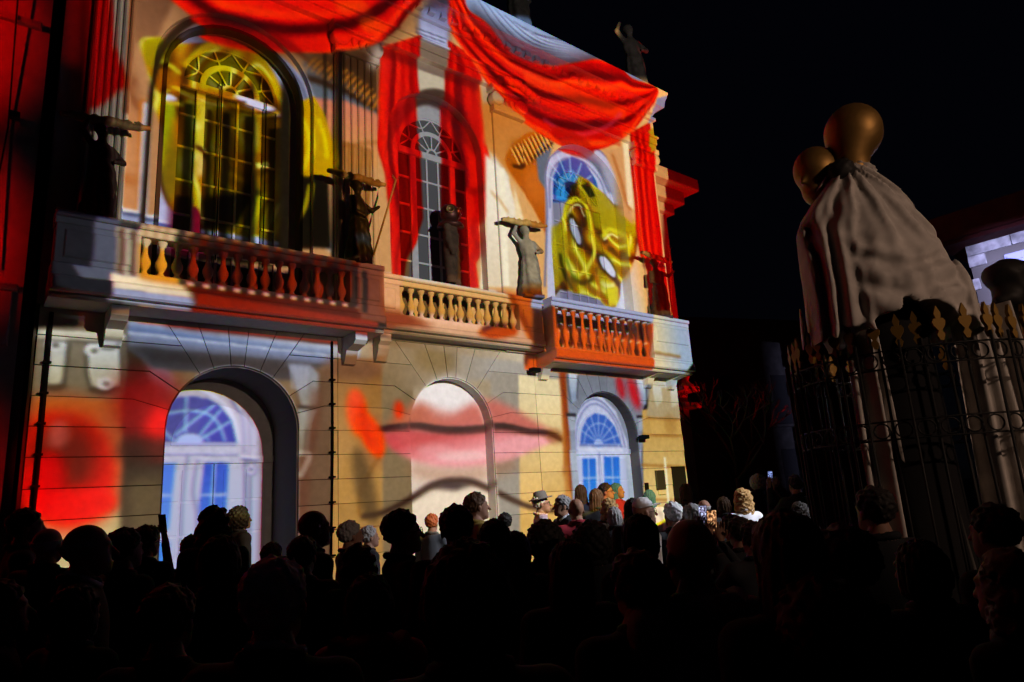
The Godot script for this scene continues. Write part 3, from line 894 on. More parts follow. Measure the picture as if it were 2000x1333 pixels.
	blob([1, 2.95], 0.12, 0.2, c8(190, 90, 80), 0.7)
	blob([1.29, 2.02], 0.5, 0.2, c8(236, 24, 0), 0.9)
	blob([0.92, 2.33], 0.2, 0.4, c8(232, 10, 0), 0.8)
	fill([1.72, 4.51, 2.3, 4.57, 2.44, 0.46, 1.87, 0.54], c8(48, 38, 30), 0.04)
	fill([1.98, 4.17, 2.29, 4.18, 2.41, 3.64, 2.27, 3.4, 2.11, 3.62], c8(150, 138, 160), 0.06, 0.8)
	blob([2.08, 3.32], 0.5, 0.55, c8(130, 4, 4), 0.9)
	blob([2.24, 2.99], 0.2, 0.4, c8(232, 4, 0), 0.9)
	blob([2.09, 2.73], 0.4, 0.2, c8(50, 26, 18), 0.8)
	fill([1.85, 2.37, 2.37, 2.36, 2.43, 0.46, 1.89, 0.54], c8(88, 76, 54), 0.12)
	# the moulded band over the first door
	fill([1.73, 4.67, 5.42, 4.65, 5.41, 4.16, 4.83, 4.19, 4.12, 3.89, 2.12, 3.93, 1.74, 4.21], c8(70, 72, 80), 0.03)
	fill([1.85, 4.79, 4.46, 4.81, 4.46, 4.61, 1.84, 4.57], c8(196, 40, 22), 0.015)
	grad([1.74, 4.61, 5.44, 4.53, 5.43, 4.35, 1.75, 4.44], c8(196, 208, 232), c8(96, 116, 160), Vector2(3.35, 4.6), Vector2(3.34, 4.42), 0.015)
	grad([1.75, 4.45, 5.34, 4.34, 5.31, 4.17, 1.77, 4.24], c8(124, 140, 180), c8(100, 106, 126), Vector2(3.36, 4.39), Vector2(3.35, 4.18), 0.015)
	fill([4.91, 4.56, 5.46, 4.54, 5.37, 4.29, 4.91, 4.3], c8(186, 192, 204), 0.015)
	stroke([1.75, 4.44, 5.36, 4.34], 0.03, c8(200, 214, 240), 0.01)
	fill([1.77, 4.24, 4.83, 4.17, 4.47, 3.87, 2.12, 3.99], c8(38, 37, 40), 0.08, 0.85)
	opening = arch(LD[0], LD[1], LD[2], -0.2)
	# first door: painted door leaf, fanlight and moulded frame
	fill([2.88, 0.52, 2.67, 4.56, 4.35, 4.7, 4.37, 0.27], c8(186, 188, 214), 0.02)
	grad([2.8, 4.49, 3.55, 4.42, 3.95, 4, 4.19, 3.35, 4.28, 0.28, 2.88, 0.52, 2.7, 4.02], c8(190, 184, 198), c8(196, 202, 232), Vector2(3.41, 4.22), Vector2(3.48, 2.2), 0.02)
	stroke([3.39, 4.23, 3.68, 4.07, 3.9, 3.75, 4.02, 3.35, 4.11, 0.67], 0.04, c8(110, 112, 160), 0.015)
	stroke([3.37, 4.33, 3.76, 4.14, 4.01, 3.76, 4.11, 3.35, 4.17, 0.66], 0.03, c8(104, 104, 140), 0.012)
	stroke([3.34, 4.05, 3.64, 3.9, 3.86, 3.59, 3.94, 3.24], 0.05, c8(220, 222, 250), 0.015)
	fill([2.74, 3.22, 2.71, 3.79, 3.02, 3.91, 3.3, 3.94, 3.61, 3.82, 3.81, 3.57, 3.9, 3.23], c8(70, 76, 150), 0.012, 1.0)
	grad([3.3, 3.22, 3.42, 3.93, 3.61, 3.82, 3.81, 3.57, 3.9, 3.23], c8(64, 70, 150), c8(56, 62, 160), Vector2(3.35, 3.73), Vector2(3.82, 3.35), 0.02)
	for q in [[3.16, 3.93, 3.16, 3.38], [3.01, 3.25, 2.72, 3.56], [3.32, 3.28, 3.66, 3.74], [3.34, 3.25, 3.82, 3.57], [3.01, 3.33, 3.57, 3.82]]:
		stroke(q, 0.035, c8(150, 190, 226), 0.01)
	stroke([2.8, 3.63, 2.99, 3.68, 3.22, 3.71, 3.46, 3.67, 3.63, 3.52, 3.74, 3.25], 0.035, c8(150, 190, 226), 0.01)
	stroke([3.38, 3.25, 3.45, 3.34, 3.5, 3.24], 0.03, c8(130, 170, 216), 0.01)
	oval([3.22, 3.24], 0.19, 0.13, c8(170, 186, 236), 0.01)
	fill([2.74, 3.22, 3.91, 3.22, 3.94, 2.95, 2.75, 2.97], c8(204, 206, 234), 0.012)
	stroke([2.74, 3.2, 3.91, 3.2], 0.025, c8(120, 124, 180), 0.008)
	stroke([2.75, 3.05, 3.95, 3.03], 0.03, c8(130, 130, 176), 0.01)
	stroke([3.19, 3.04, 3.16, 2.37, 3.16, 1.79, 3.15, 1.22], 0.03, c8(120, 124, 170), 0.012)
	stroke([3.34, 2.96, 3.3, 2.51, 3.37, 2.13, 3.37, 1.48], 0.03, c8(120, 122, 170), 0.015)
	grad([3.44, 2.92, 3.8, 2.91, 3.78, 2.18, 3.76, 1.74, 3.43, 1.77, 3.39, 2.28], c8(40, 84, 196), c8(70, 130, 226), Vector2(3.6, 2.88), Vector2(3.6, 1.82), 0.01)
	stroke([3.6, 2.92, 3.58, 2.42, 3.59, 1.75], 0.035, c8(176, 206, 246), 0.01)
	stroke([3.39, 2.45, 3.78, 2.44], 0.035, c8(190, 204, 244), 0.01)
	grad([2.75, 2.92, 3.04, 2.92, 2.99, 1.98, 2.8, 1.99], c8(70, 120, 220), c8(96, 150, 236), Vector2(2.89, 2.89), Vector2(2.93, 2.02), 0.01)
	stroke([2.78, 2.47, 3.02, 2.46], 0.035, c8(186, 204, 246), 0.01)
	fill([2.81, 1.82, 3.01, 1.8, 2.98, 1.24, 2.84, 1.26], c8(60, 140, 230), 0.02)
	fill([3.96, 3.75, 4.21, 3.51, 4.22, 3.01, 3.97, 3.01], c8(206, 200, 232), 0.01, 0.6)
	stroke([3.97, 3.01, 4.24, 2.98], 0.05, c8(226, 222, 246), 0.01)
	stroke([3.97, 2.96, 4.24, 2.93], 0.025, c8(90, 90, 130), 0.008)
	oval([4.14, 2.81], 0.11, 0.12, c8(150, 150, 186), 0.01)
	oval([4.14, 2.81], 0.07, 0.08, c8(212, 208, 238), 0.01)
	oval([4.14, 2.81], 0.03, 0.035, c8(110, 110, 150), 0.01)
	opening = PackedVector2Array()
	# right of the first door
	fill([4.25, 4.08, 4.93, 4.12, 4.92, 0.1, 4.41, 0.17], c8(96, 72, 52), 0.04)
	grad([4.13, 4.17, 4.51, 4.17, 4.67, 4.02, 4.65, 3.49, 4.4, 3.39, 4.25, 3.82], c8(130, 138, 160), c8(150, 148, 140), Vector2(4.2, 4.07), Vector2(4.52, 3.48), 0.03)
	for k in 4:
		stroke([4.18 + 0.09 * k, 4.11, 4.22 + 0.07 * k, 3.73], 0.03, c8(180, 184, 206), 0.015, 0.7)
	grad([4.31, 3.42, 4.65, 3.43, 4.53, 3.14, 4.51, 2.71, 4.34, 2.66], c8(150, 152, 150), c8(140, 136, 120), Vector2(4.38, 3.39), Vector2(4.48, 2.71), 0.02)
	stroke([4.31, 3.44, 4.63, 3.42], 0.05, c8(40, 36, 32), 0.015)
	stroke([4.32, 2.68, 4.51, 2.65, 4.41, 2.38, 4.34, 2.3], 0.1, c8(186, 184, 172), 0.02)
	stroke([4.46, 3.09, 4.44, 2.71], 0.02, c8(50, 46, 42), 0.008)
	stroke([4.63, 3.75, 4.55, 2.97, 4.41, 2.14, 4.39, 0.94], 0.12, c8(84, 34, 20), 0.1, 0.8)
	grad([4.93, 4.31, 5.91, 4.38, 5.82, -0.03, 4.89, 0.11], c8(150, 108, 62), c8(180, 140, 84), Vector2(5.41, 4.16), Vector2(5.39, 2.27), 0.015)
	blob([5.31, 4.15], 0.6, 0.22, c8(96, 60, 40), 0.7)
	blob([5.74, 2.89], 0.3, 0.5, c8(140, 90, 70), 0.5)
	fill([5.89, 4.48, 6.54, 4.53, 6.39, -0.11, 5.82, -0.03], c8(130, 112, 86), 0.012)
	blob([6.14, 4.5], 0.5, 0.35, c8(150, 96, 60), 0.6)
	# cheek and chin about the mouth
	grad([5.91, 4.67, 10.44, 4.74, 10.32, 3.58, 8.96, 2.9, 8.87, 3.53, 8.38, 4.15, 6.45, 3.84, 5.89, 3.44], c8(140, 120, 92), c8(168, 164, 160), Vector2(6.13, 4.21), Vector2(8.37, 4.04), 0.06)
	blob([7.04, 4.47], 0.5, 0.3, c8(120, 96, 50), 0.6)
	fill([8.36, 4.3, 9.15, 4.29, 8.82, -0.46, 8.13, -0.36], c8(158, 152, 144), 0.012)
	grad([9.1, 4.28, 10.36, 4.25, 10.05, -0.64, 8.79, -0.46], c8(240, 226, 190), c8(226, 186, 116), Vector2(9.61, 4), Vector2(9.8, 1.41), 0.012)
	opening = arch(NI[0], NI[1], NI[2], -0.2)
	grad([6.61, 3.95, 7.18, 4.23, 7.93, 4.17, 8.36, 3.72, 8.55, 3.11, 8.32, -0.27, 6.47, -0], c8(244, 240, 246), c8(224, 206, 190), Vector2(7.53, 4), Vector2(7.53, 1.66), 0.02)
	opening = PackedVector2Array()
	# mouth
	grad([5.88, 3.05, 6.17, 3.39, 6.66, 3.6, 7.11, 3.56, 7.4, 3.47, 7.84, 3.6, 8.42, 3.73, 9.01, 3.52, 9.55, 3.27, 10.11, 3.01, 9.38, 3.03, 8.31, 3.08, 7.32, 3.01, 6.42, 3.08], c8(180, 104, 76), c8(200, 116, 108), Vector2(6.2, 3.2), Vector2(7.6, 3.2), 0.1)
	blob([7.21, 3.7], 0.42, 0.3, c8(250, 246, 252), 0.85)
	grad([5.78, 3.01, 6.43, 3.1, 6.98, 3.05, 7.56, 3.03, 8.31, 3.08, 9.24, 3.03, 10.13, 2.93, 9.5, 2.73, 8.79, 2.5, 8.14, 2.39, 7.53, 2.37, 6.95, 2.4, 6.46, 2.52, 6.05, 2.71], c8(196, 84, 88), c8(246, 176, 186), Vector2(7.32, 3.03), Vector2(7.42, 2.58), 0.06)
	blob([7.6, 2.6], 0.62, 0.1, c8(255, 216, 218), 0.6)
	blob([6.96, 2.7], 0.4, 0.12, c8(246, 190, 198), 0.4)
	stroke([6.4, 2.39, 6.95, 2.27, 7.52, 2.22, 8.26, 2.29, 8.92, 2.44], 0.2, c8(168, 112, 82), 0.14, 0.6)
	stroke([5.66, 3.05, 6, 3.11, 6.43, 3.15, 6.71, 3.15, 6.98, 3.1, 7.48, 3.08, 8.1, 3.12, 8.45, 3.18, 8.84, 3.16, 9.25, 3.09, 9.82, 3.05, 10.22, 2.91], 0.15, c8(34, 22, 24), 0.03, 1.0, 0.4)
	stroke([5.66, 3.01, 6.43, 3.1, 7.48, 3.02, 8.44, 3.1, 9.81, 3], 0.06, c8(150, 60, 62), 0.05, 0.7)
	stroke([5.42, 1.59, 5.87, 1.64, 6.39, 1.84, 6.83, 2.05, 7.28, 2.12, 7.81, 2.09, 8.36, 1.87, 9.12, 1.57, 9.86, 1.43], 0.13, c8(50, 32, 24), 0.04, 1.0, 0.5)
	fill([6.78, 2.05, 7.28, 2.12, 7.81, 2.07, 7.39, 1.95], c8(58, 46, 50), 0.05)
	blob([9.99, 2.99], 0.25, 0.16, c8(120, 60, 24), 0.6)
	opening = arch(NI[0], NI[1], NI[2], -0.2)
	grad([6.61, 3.95, 7.18, 4.23, 7.93, 4.17, 8.36, 3.72, 8.55, 3.11, 8.32, -0.27, 6.47, -0], c8(246, 242, 248), c8(226, 208, 194), Vector2(7.53, 4), Vector2(7.53, 1.66), 0.02)
	grad([6.55, 1.85, 7.09, 2.05, 7.67, 2.08, 8.39, 1.95, 8.29, -0.26, 6.47, -0], c8(250, 236, 220), c8(230, 210, 196), Vector2(7.2, 1.96), Vector2(7.37, 0.75), 0.06)
	grad([6.04, 3.16, 6.33, 3.5, 6.82, 3.71, 7.28, 3.66, 7.57, 3.57, 8, 3.71, 8.58, 3.84, 9.17, 3.62, 9.72, 3.38, 10.28, 3.12, 9.55, 3.14, 8.47, 3.19, 7.49, 3.12, 6.59, 3.18], c8(180, 104, 76), c8(200, 116, 108), Vector2(6.2, 3.2), Vector2(7.6, 3.2), 0.1)
	blob([7.38, 3.81], 0.42, 0.3, c8(250, 246, 252), 0.85)
	grad([5.94, 3.12, 6.59, 3.2, 7.14, 3.15, 7.72, 3.14, 8.47, 3.19, 9.41, 3.13, 10.3, 3.03, 9.67, 2.83, 8.96, 2.61, 8.3, 2.5, 7.69, 2.47, 7.11, 2.5, 6.62, 2.62, 6.21, 2.81], c8(196, 84, 88), c8(246, 176, 186), Vector2(7.49, 3.14), Vector2(7.58, 2.69), 0.06)
	blob([7.76, 2.7], 0.62, 0.1, c8(255, 216, 218), 0.6)
	blob([7.13, 2.81], 0.4, 0.12, c8(246, 190, 198), 0.4)
	stroke([6.57, 2.49, 7.11, 2.37, 7.68, 2.33, 8.42, 2.4, 9.09, 2.55], 0.2, c8(168, 112, 82), 0.14, 0.6)
	stroke([5.82, 3.16, 6.16, 3.21, 6.59, 3.26, 6.87, 3.25, 7.14, 3.21, 7.64, 3.19, 8.26, 3.23, 8.61, 3.28, 9.01, 3.27, 9.42, 3.2, 9.99, 3.16, 10.39, 3.02], 0.15, c8(34, 22, 24), 0.03, 1.0, 0.4)
	stroke([5.82, 3.12, 6.59, 3.2, 7.64, 3.13, 8.61, 3.21, 9.98, 3.11], 0.06, c8(150, 60, 62), 0.05, 0.7)
	stroke([5.58, 1.69, 6.03, 1.75, 6.55, 1.94, 6.99, 2.15, 7.44, 2.23, 7.97, 2.19, 8.52, 1.97, 9.29, 1.68, 10.03, 1.53], 0.13, c8(50, 32, 24), 0.04, 1.0, 0.5)
	fill([6.94, 2.15, 7.44, 2.23, 7.97, 2.17, 7.55, 2.05], c8(58, 46, 50), 0.05)
	opening = PackedVector2Array()
	stroke([5.81, 2.63, 5.45, 2.08, 5.39, 1.62], 0.06, c8(130, 84, 36), 0.04, 0.7)
	blob([5.51, 2.1], 0.18, 0.7, c8(70, 56, 40), 0.7, 0.25)
	# petals
	oval([5.38, 3.38], 0.19, 0.42, c8(250, 74, 2), 0.07, 1.0, 0.1)
	oval([5.65, 2.98], 0.2, 0.42, c8(250, 70, 2), 0.06, 1.0, 0.45)
	stroke([5.45, 3.52, 5.52, 3.16, 5.63, 2.8], 0.08, c8(170, 40, 6), 0.05, 0.8)
	oval([6.21, 3.45], 0.1, 0.17, c8(220, 60, 26), 0.05)
	# face outline and the second door
	grad([10.32, 4.5, 10.71, 4.59, 10.36, 1.38, 10.16, 1.5], c8(150, 66, 18), c8(206, 150, 86), Vector2(10.52, 4.28), Vector2(10.26, 1.81), 0.04)
	stroke([10.3, 4.56, 10.4, 3.7, 10.4, 2.9, 10.38, 1.81], 0.1, c8(120, 44, 12), 0.05, 0.9)
	stroke([10.17, 3.01, 10.32, 2.68, 10.17, 2.14], 0.1, c8(150, 90, 30), 0.06, 0.6)
	grad([10.49, 4.56, 13.84, 4.75, 12.99, 3.66, 12.64, 1.13, 10.41, 1.27, 10.45, 3.02], c8(116, 122, 136), c8(150, 160, 186), Vector2(11.56, 4.46), Vector2(11.3, 2.45), 0.03)
	for q in [[10.55, 4.42, 10.86, 4.43, 10.75, 3.8, 10.59, 3.73, 10.56, 4.05], [12.85, 4.45, 13.19, 4.45, 13.13, 3.79, 12.87, 3.81]]:
		grad(q, c8(208, 220, 238), c8(150, 166, 196), Vector2(q[0], q[1]), Vector2(q[0], q[1] - 0.5), 0.015)
	for q in [[10.43, 3.45, 10.65, 3.45, 10.65, 3.13, 10.46, 3.11], [12.78, 3.46, 13.04, 3.46, 12.95, 3.16, 12.76, 3.13]]:
		fill(q, c8(166, 176, 196), 0.015)
		stroke([q[0] - 0.05, q[1] + 0.02, q[2] + 0.05, q[3] + 0.02], 0.06, c8(30, 30, 34), 0.015)
	for q in [[10.54, 4.42, 10.54, 4.05, 10.57, 3.72], [10.87, 4.42, 10.77, 3.83], [12.83, 4.44, 12.85, 3.81], [13.21, 4.44, 13.15, 3.82], [12.86, 2.79, 12.76, 2.37, 12.64, 1.13], [10.71, 2.68, 10.6, 1.26]]:
		stroke(q, 0.035, c8(58, 62, 74), 0.012, 0.9)
	stroke([10.54, 4.43, 10.89, 4.44], 0.06, c8(232, 240, 252), 0.01)
	stroke([12.81, 4.44, 13.23, 4.46], 0.06, c8(232, 240, 252), 0.01)
	stroke([10.47, 4.44, 13.51, 4.49], 0.04, c8(70, 74, 86), 0.02, 0.8)
	fill([10.41, 2.68, 10.69, 2.68, 10.59, 1.26, 10.41, 1.27], c8(176, 186, 206), 0.015)
	opening = arch(RD[0], RD[1], RD[2], -0.2)
	fill([10.44, 1.35, 10.66, 3.09, 10.85, 3.67, 11.28, 4.04, 11.76, 4.04, 12.2, 3.71, 12.49, 2.99, 12.44, 1.22], c8(200, 206, 236), 0.015)
	stroke([10.78, 2.76, 10.88, 3.32, 11.18, 3.73, 11.53, 3.86, 11.92, 3.7, 12.19, 3.35, 12.26, 2.89], 0.05, c8(136, 142, 184), 0.015)
	stroke([10.71, 3.17, 10.96, 3.68, 11.42, 3.96, 11.85, 3.86, 12.25, 3.43, 12.41, 2.85], 0.04, c8(112, 118, 156), 0.012)
	fill([10.93, 2.93, 11.02, 3.25, 11.21, 3.51, 11.49, 3.64, 11.82, 3.59, 12.1, 3.36, 12.27, 2.93], c8(66, 104, 190), 0.01, 1.0)
	for k in 7:
		var a := PI * (k + 0.7) / 8.0
		var o := Vector2(11.52, 2.95)
		stroke([o.x + 0.14 * cos(a), o.y + 0.14 * sin(a), o.x + 0.74 * cos(a), o.y + 0.74 * sin(a)], 0.025, c8(186, 206, 246), 0.008)
	stroke([11.05, 2.95, 11.18, 3.23, 11.46, 3.39, 11.76, 3.38, 11.98, 3.19, 12.08, 2.93], 0.025, c8(180, 200, 244), 0.008)
	oval([11.52, 2.95], 0.14, 0.11, c8(176, 196, 246), 0.01)
	stroke([10.92, 2.91, 12.32, 2.89], 0.04, c8(96, 112, 170), 0.01)
	stroke([10.9, 2.8, 12.3, 2.78], 0.05, c8(226, 230, 252), 0.01)
	fill([10.87, 2.75, 12.3, 2.74, 12.16, 1.28, 10.74, 1.37], c8(206, 214, 248), 0.01)
	stroke([11.5, 2.74, 11.4, 1.33], 0.025, c8(96, 110, 160), 0.008)
	for q in [[10.96, 2.62, 11.38, 2.62, 11.28, 1.44, 10.88, 1.47], [11.65, 2.65, 12.16, 2.64, 12.06, 1.4, 11.54, 1.43]]:
		grad(q, c8(50, 110, 206), c8(70, 156, 240), Vector2(q[0], q[1]), Vector2(q[0], q[1] - 1.2), 0.008)
	for q in [[11.15, 2.62, 11.06, 1.46], [11.92, 2.65, 11.82, 1.41]]:
		stroke(q, 0.03, c8(206, 218, 250), 0.008)
	stroke([10.91, 2.19, 12.16, 2.17], 0.03, c8(206, 218, 250), 0.008)
	opening = PackedVector2Array()
	fill([12.33, 2.69, 12.77, 2.69, 12.68, 2.35, 12.45, 2.29, 12.36, 2.37], c8(188, 196, 214), 0.012)
	fill([12.36, 2.36, 12.64, 2.35, 12.57, 1.13, 12.32, 1.15], c8(176, 188, 206), 0.012)
	oval([12.26, 4.18], 0.13, 0.3, c8(176, 14, 24), 0.1, 0.9, 0.2)
	oval([12.72, 4.06], 0.17, 0.42, c8(186, 12, 22), 0.12, 0.9, 0.3)
	# the right corner
	grad([12.96, 3.66, 14.8, 3.72, 14.41, 0.89, 12.62, 1.01], c8(196, 160, 96), c8(232, 208, 150), Vector2(13.64, 3.55), Vector2(13.62, 1.18), 0.02)
	fill([13.39, 4.45, 14.62, 4.46, 14.47, 3.44, 13.08, 3.48], c8(176, 160, 130), 0.04)
	for q in [[13.46, 4.43, 13.78, 4.42, 13.78, 3.92, 13.51, 3.73, 13.44, 4.06], [14.15, 4.42, 14.44, 4.41, 14.42, 3.84, 14.11, 3.75]]:
		grad(q, c8(214, 218, 226), c8(196, 190, 170), Vector2(q[0], q[1]), Vector2(q[0], q[1] - 0.5), 0.015)
	for q in [[13.08, 3.46, 14.47, 3.44], [12.82, 3.04, 14.44, 3.02], [12.71, 2.33, 14.42, 2.25], [12.63, 1.54, 14.37, 1.41]]:
		stroke(q, 0.05, c8(140, 84, 30), 0.03, 0.7)
	blob([13.99, 3.3], 0.25, 0.3, c8(150, 110, 60), 0.5)
	stroke([13.62, 2.5, 13.58, 1.37], 0.07, c8(255, 250, 226), 0.012, 1.0, 0.0)
	# ================= balcony
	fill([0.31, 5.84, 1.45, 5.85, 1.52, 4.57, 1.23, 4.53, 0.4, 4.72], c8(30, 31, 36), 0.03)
	fill([0.85, 5.85, 1.15, 5.85, 1.17, 4.93, 0.75, 4.89, 0.61, 5.09, 0.85, 5.09], c8(80, 84, 100), 0.02)
	fill([1.13, 5.78, 1.46, 5.77, 1.49, 5, 1.16, 5.03], c8(176, 166, 150), 0.02)
	for q in [[1.2, 5.76, 1.22, 5], [1.36, 5.75, 1.38, 5.02]]:
		stroke(q, 0.08, c8(96, 72, 62), 0.02)
	fill([1.43, 5.85, 5.03, 5.92, 5.03, 5.61, 1.44, 5.56], c8(206, 184, 150), 0.015)
	for k in 5:
		stroke([1.52 + 0.14 * k, 5.95, 1.52 + 0.14 * k, 5.68], 0.05, c8(140, 104, 72), 0.03, 0.7)
	grad([1.1, 5.04, 2.24, 5.01, 2.19, 4.82, 1.1, 4.78], c8(236, 222, 196), c8(220, 196, 156), Vector2(1.19, 4.96), Vector2(2.17, 4.94), 0.02)
	fill([1.1, 4.8, 2.28, 4.8, 2.25, 4.61, 1.11, 4.64], c8(150, 156, 188), 0.015)
	stroke([1.11, 4.83, 2.28, 4.82], 0.05, c8(224, 212, 196), 0.015)
	fill([1.44, 5.56, 2.16, 5.57, 2.16, 4.98, 1.47, 5], c8(206, 140, 50), 0.04)
	fill([2.1, 5.86, 5.03, 5.92, 5.35, 5.94, 5.3, 4.57, 2.26, 4.58, 2.11, 4.97], c8(72, 20, 8), 0.05)
	grad([2.12, 5.56, 5.03, 5.63, 5.03, 5.12, 2.14, 5.1], c8(124, 34, 9), c8(112, 36, 12), Vector2(2.16, 5.32), Vector2(4.93, 5.39), 0.03)
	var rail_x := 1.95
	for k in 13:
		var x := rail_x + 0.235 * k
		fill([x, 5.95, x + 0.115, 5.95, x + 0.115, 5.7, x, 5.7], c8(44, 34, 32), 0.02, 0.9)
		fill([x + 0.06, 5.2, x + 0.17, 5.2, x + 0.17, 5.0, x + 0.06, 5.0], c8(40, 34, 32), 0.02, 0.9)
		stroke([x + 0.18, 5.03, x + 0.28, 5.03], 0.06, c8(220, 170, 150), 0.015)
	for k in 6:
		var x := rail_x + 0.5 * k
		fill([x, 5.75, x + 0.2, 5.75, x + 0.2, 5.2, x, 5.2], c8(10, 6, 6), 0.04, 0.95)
	fill([2.25, 4.87, 5.38, 4.77, 5.38, 4.56, 2.26, 4.63], c8(126, 34, 12), 0.02)
	fill([5.03, 6.05, 5.55, 6.05, 5.55, 4.75, 5.02, 4.79], c8(110, 62, 48), 0.02)
	for q in [[4.97, 5.79, 4.96, 5.01], [5.16, 5.75, 5.15, 4.94]]:
		stroke(q, 0.11, c8(40, 30, 30), 0.02)
	# nose of the face on the middle balcony
	grad([5.67, 6.07, 9.74, 6.04, 9.61, 4.67, 5.67, 4.72], c8(222, 180, 150), c8(206, 160, 130), Vector2(5.85, 5.64), Vector2(9.39, 5.46), 0.03)
	oval([5.87, 5.42], 0.36, 0.62, c8(150, 84, 50), 0.1)
	oval([5.91, 5.46], 0.32, 0.56, c8(224, 170, 128), 0.05)
	fill([5.5, 5.19, 6.17, 5.2, 6.85, 4.95, 5.57, 4.76], c8(120, 46, 16), 0.1, 0.95)
	grad([6.14, 6.01, 8.92, 5.98, 8.94, 5.27, 6.12, 5.27], c8(216, 172, 120), c8(206, 150, 76), Vector2(7.37, 5.87), Vector2(7.34, 5.27), 0.03)
	fill([6.08, 6.06, 8.86, 6.09, 9.01, 5.88, 6.13, 5.83], c8(214, 200, 190), 0.03)
	fill([6.28, 5.24, 8.24, 5.19, 7.97, 5.01, 6.62, 5.08], c8(232, 186, 160), 0.03)
	fill([7.97, 5.07, 8.38, 5.22, 9.01, 5.27, 8.89, 5, 8.21, 4.79, 7.83, 4.89], c8(176, 70, 20), 0.05)
	stroke([7.99, 5.02, 8.45, 5.21, 8.79, 5.2], 0.09, c8(60, 26, 40), 0.04, 0.9)
	grad([5.94, 4.85, 9.62, 4.78, 9.6, 4.55, 5.94, 4.65], c8(120, 96, 66), c8(206, 196, 180), Vector2(6.16, 4.77), Vector2(9.32, 4.64), 0.04)
	fill([8.64, 6.05, 9.74, 6.07, 9.58, 4.66, 9.2, 4.97], c8(190, 92, 34), 0.05)
	stroke([8.69, 6.04, 8.97, 5.64, 9.3, 5.1, 9.53, 4.73], 0.12, c8(110, 40, 14), 0.06, 0.8)
	# right balcony
	grad([9.42, 5.92, 13.43, 5.94, 13.18, 4.43, 9.28, 4.41], c8(214, 96, 40), c8(196, 84, 36), Vector2(9.47, 5.12), Vector2(13.12, 5.25), 0.02)
	fill([9.42, 5.9, 9.85, 5.88, 9.77, 4.45, 9.29, 4.52], c8(60, 34, 26), 0.06)
	for k in 11:
		stroke([10.01 + 0.31 * k, 5.7, 10.01 + 0.31 * k, 5.2], 0.13, c8(52, 26, 20), 0.03, 0.85)
		stroke([10 + 0.29 * k, 5.14, 10 + 0.29 * k + 0.14, 5.13], 0.035, c8(246, 214, 176), 0.01, 0.9)
	fill([9.39, 5.92, 13.39, 5.93, 13.34, 5.65, 9.37, 5.68], c8(160, 166, 200), 0.012)
	fill([9.39, 4.65, 13.14, 4.64, 13.06, 4.42, 9.37, 4.44], c8(200, 84, 34), 0.015)
	grad([13.35, 5.93, 14.99, 5.98, 14.95, 4.86, 14.18, 4.25, 13.08, 4.25], c8(222, 208, 176), c8(160, 178, 206), Vector2(13.36, 5.27), Vector2(14.37, 5.3), 0.02)
	stroke([13.22, 4.88, 14.29, 4.85], 0.08, c8(140, 104, 60), 0.03, 0.8)
	# a little speckle, as of a real wall and a real lamp
	for i in range(0, cw * ch):
		var k := 1.0 + 0.05 * (n1.get_noise_2d(float(i % cw) * 0.8, float(i / cw) * 0.8))
		cr[i] *= k
		cg[i] *= k
		cb[i] *= k

# ------------------------------------------------------------------ the theatre front
const LD := [3.32, 1.01, 3.04]     # centre, radius, springing of each arch
const NI := [7.4, 0.96, 3.15]
const RD := [11.67, 1.05, 2.99]
const LW := [3.215, 1.345, 9.03]
const MW := [7.27, 1.16, 9.1]
const RW := [11.7, 1.35, 9.03]
const COURSE := [0.0, 0.55, 0.97, 1.41, 1.82, 2.23, 2.64, 3.05, 3.46, 3.88, 4.3, 4.74]

func ring(cx: float, cy: float, r0: float, r1: float, z0: float, z1: float, st: SurfaceTool, a0 := 0.0, a1 := PI) -> void:
	var n := 16
	for k in n:
		ext(st, sector(Vector2(cx, cy), r0, r1, lerpf(a0, a1, float(k) / n), lerpf(a0, a1, float(k + 1) / n), 1), z0, z1)

func bar(st: SurfaceTool, a: Vector2, b: Vector2, w: float, z0: float, z1: float) -> void:
	var d := (b - a).normalized()
	var n := Vector2(-d.y, d.x) * w * 0.5
	ext(st, PackedVector2Array([a - n, b - n, b + n, a + n]), z0, z1)

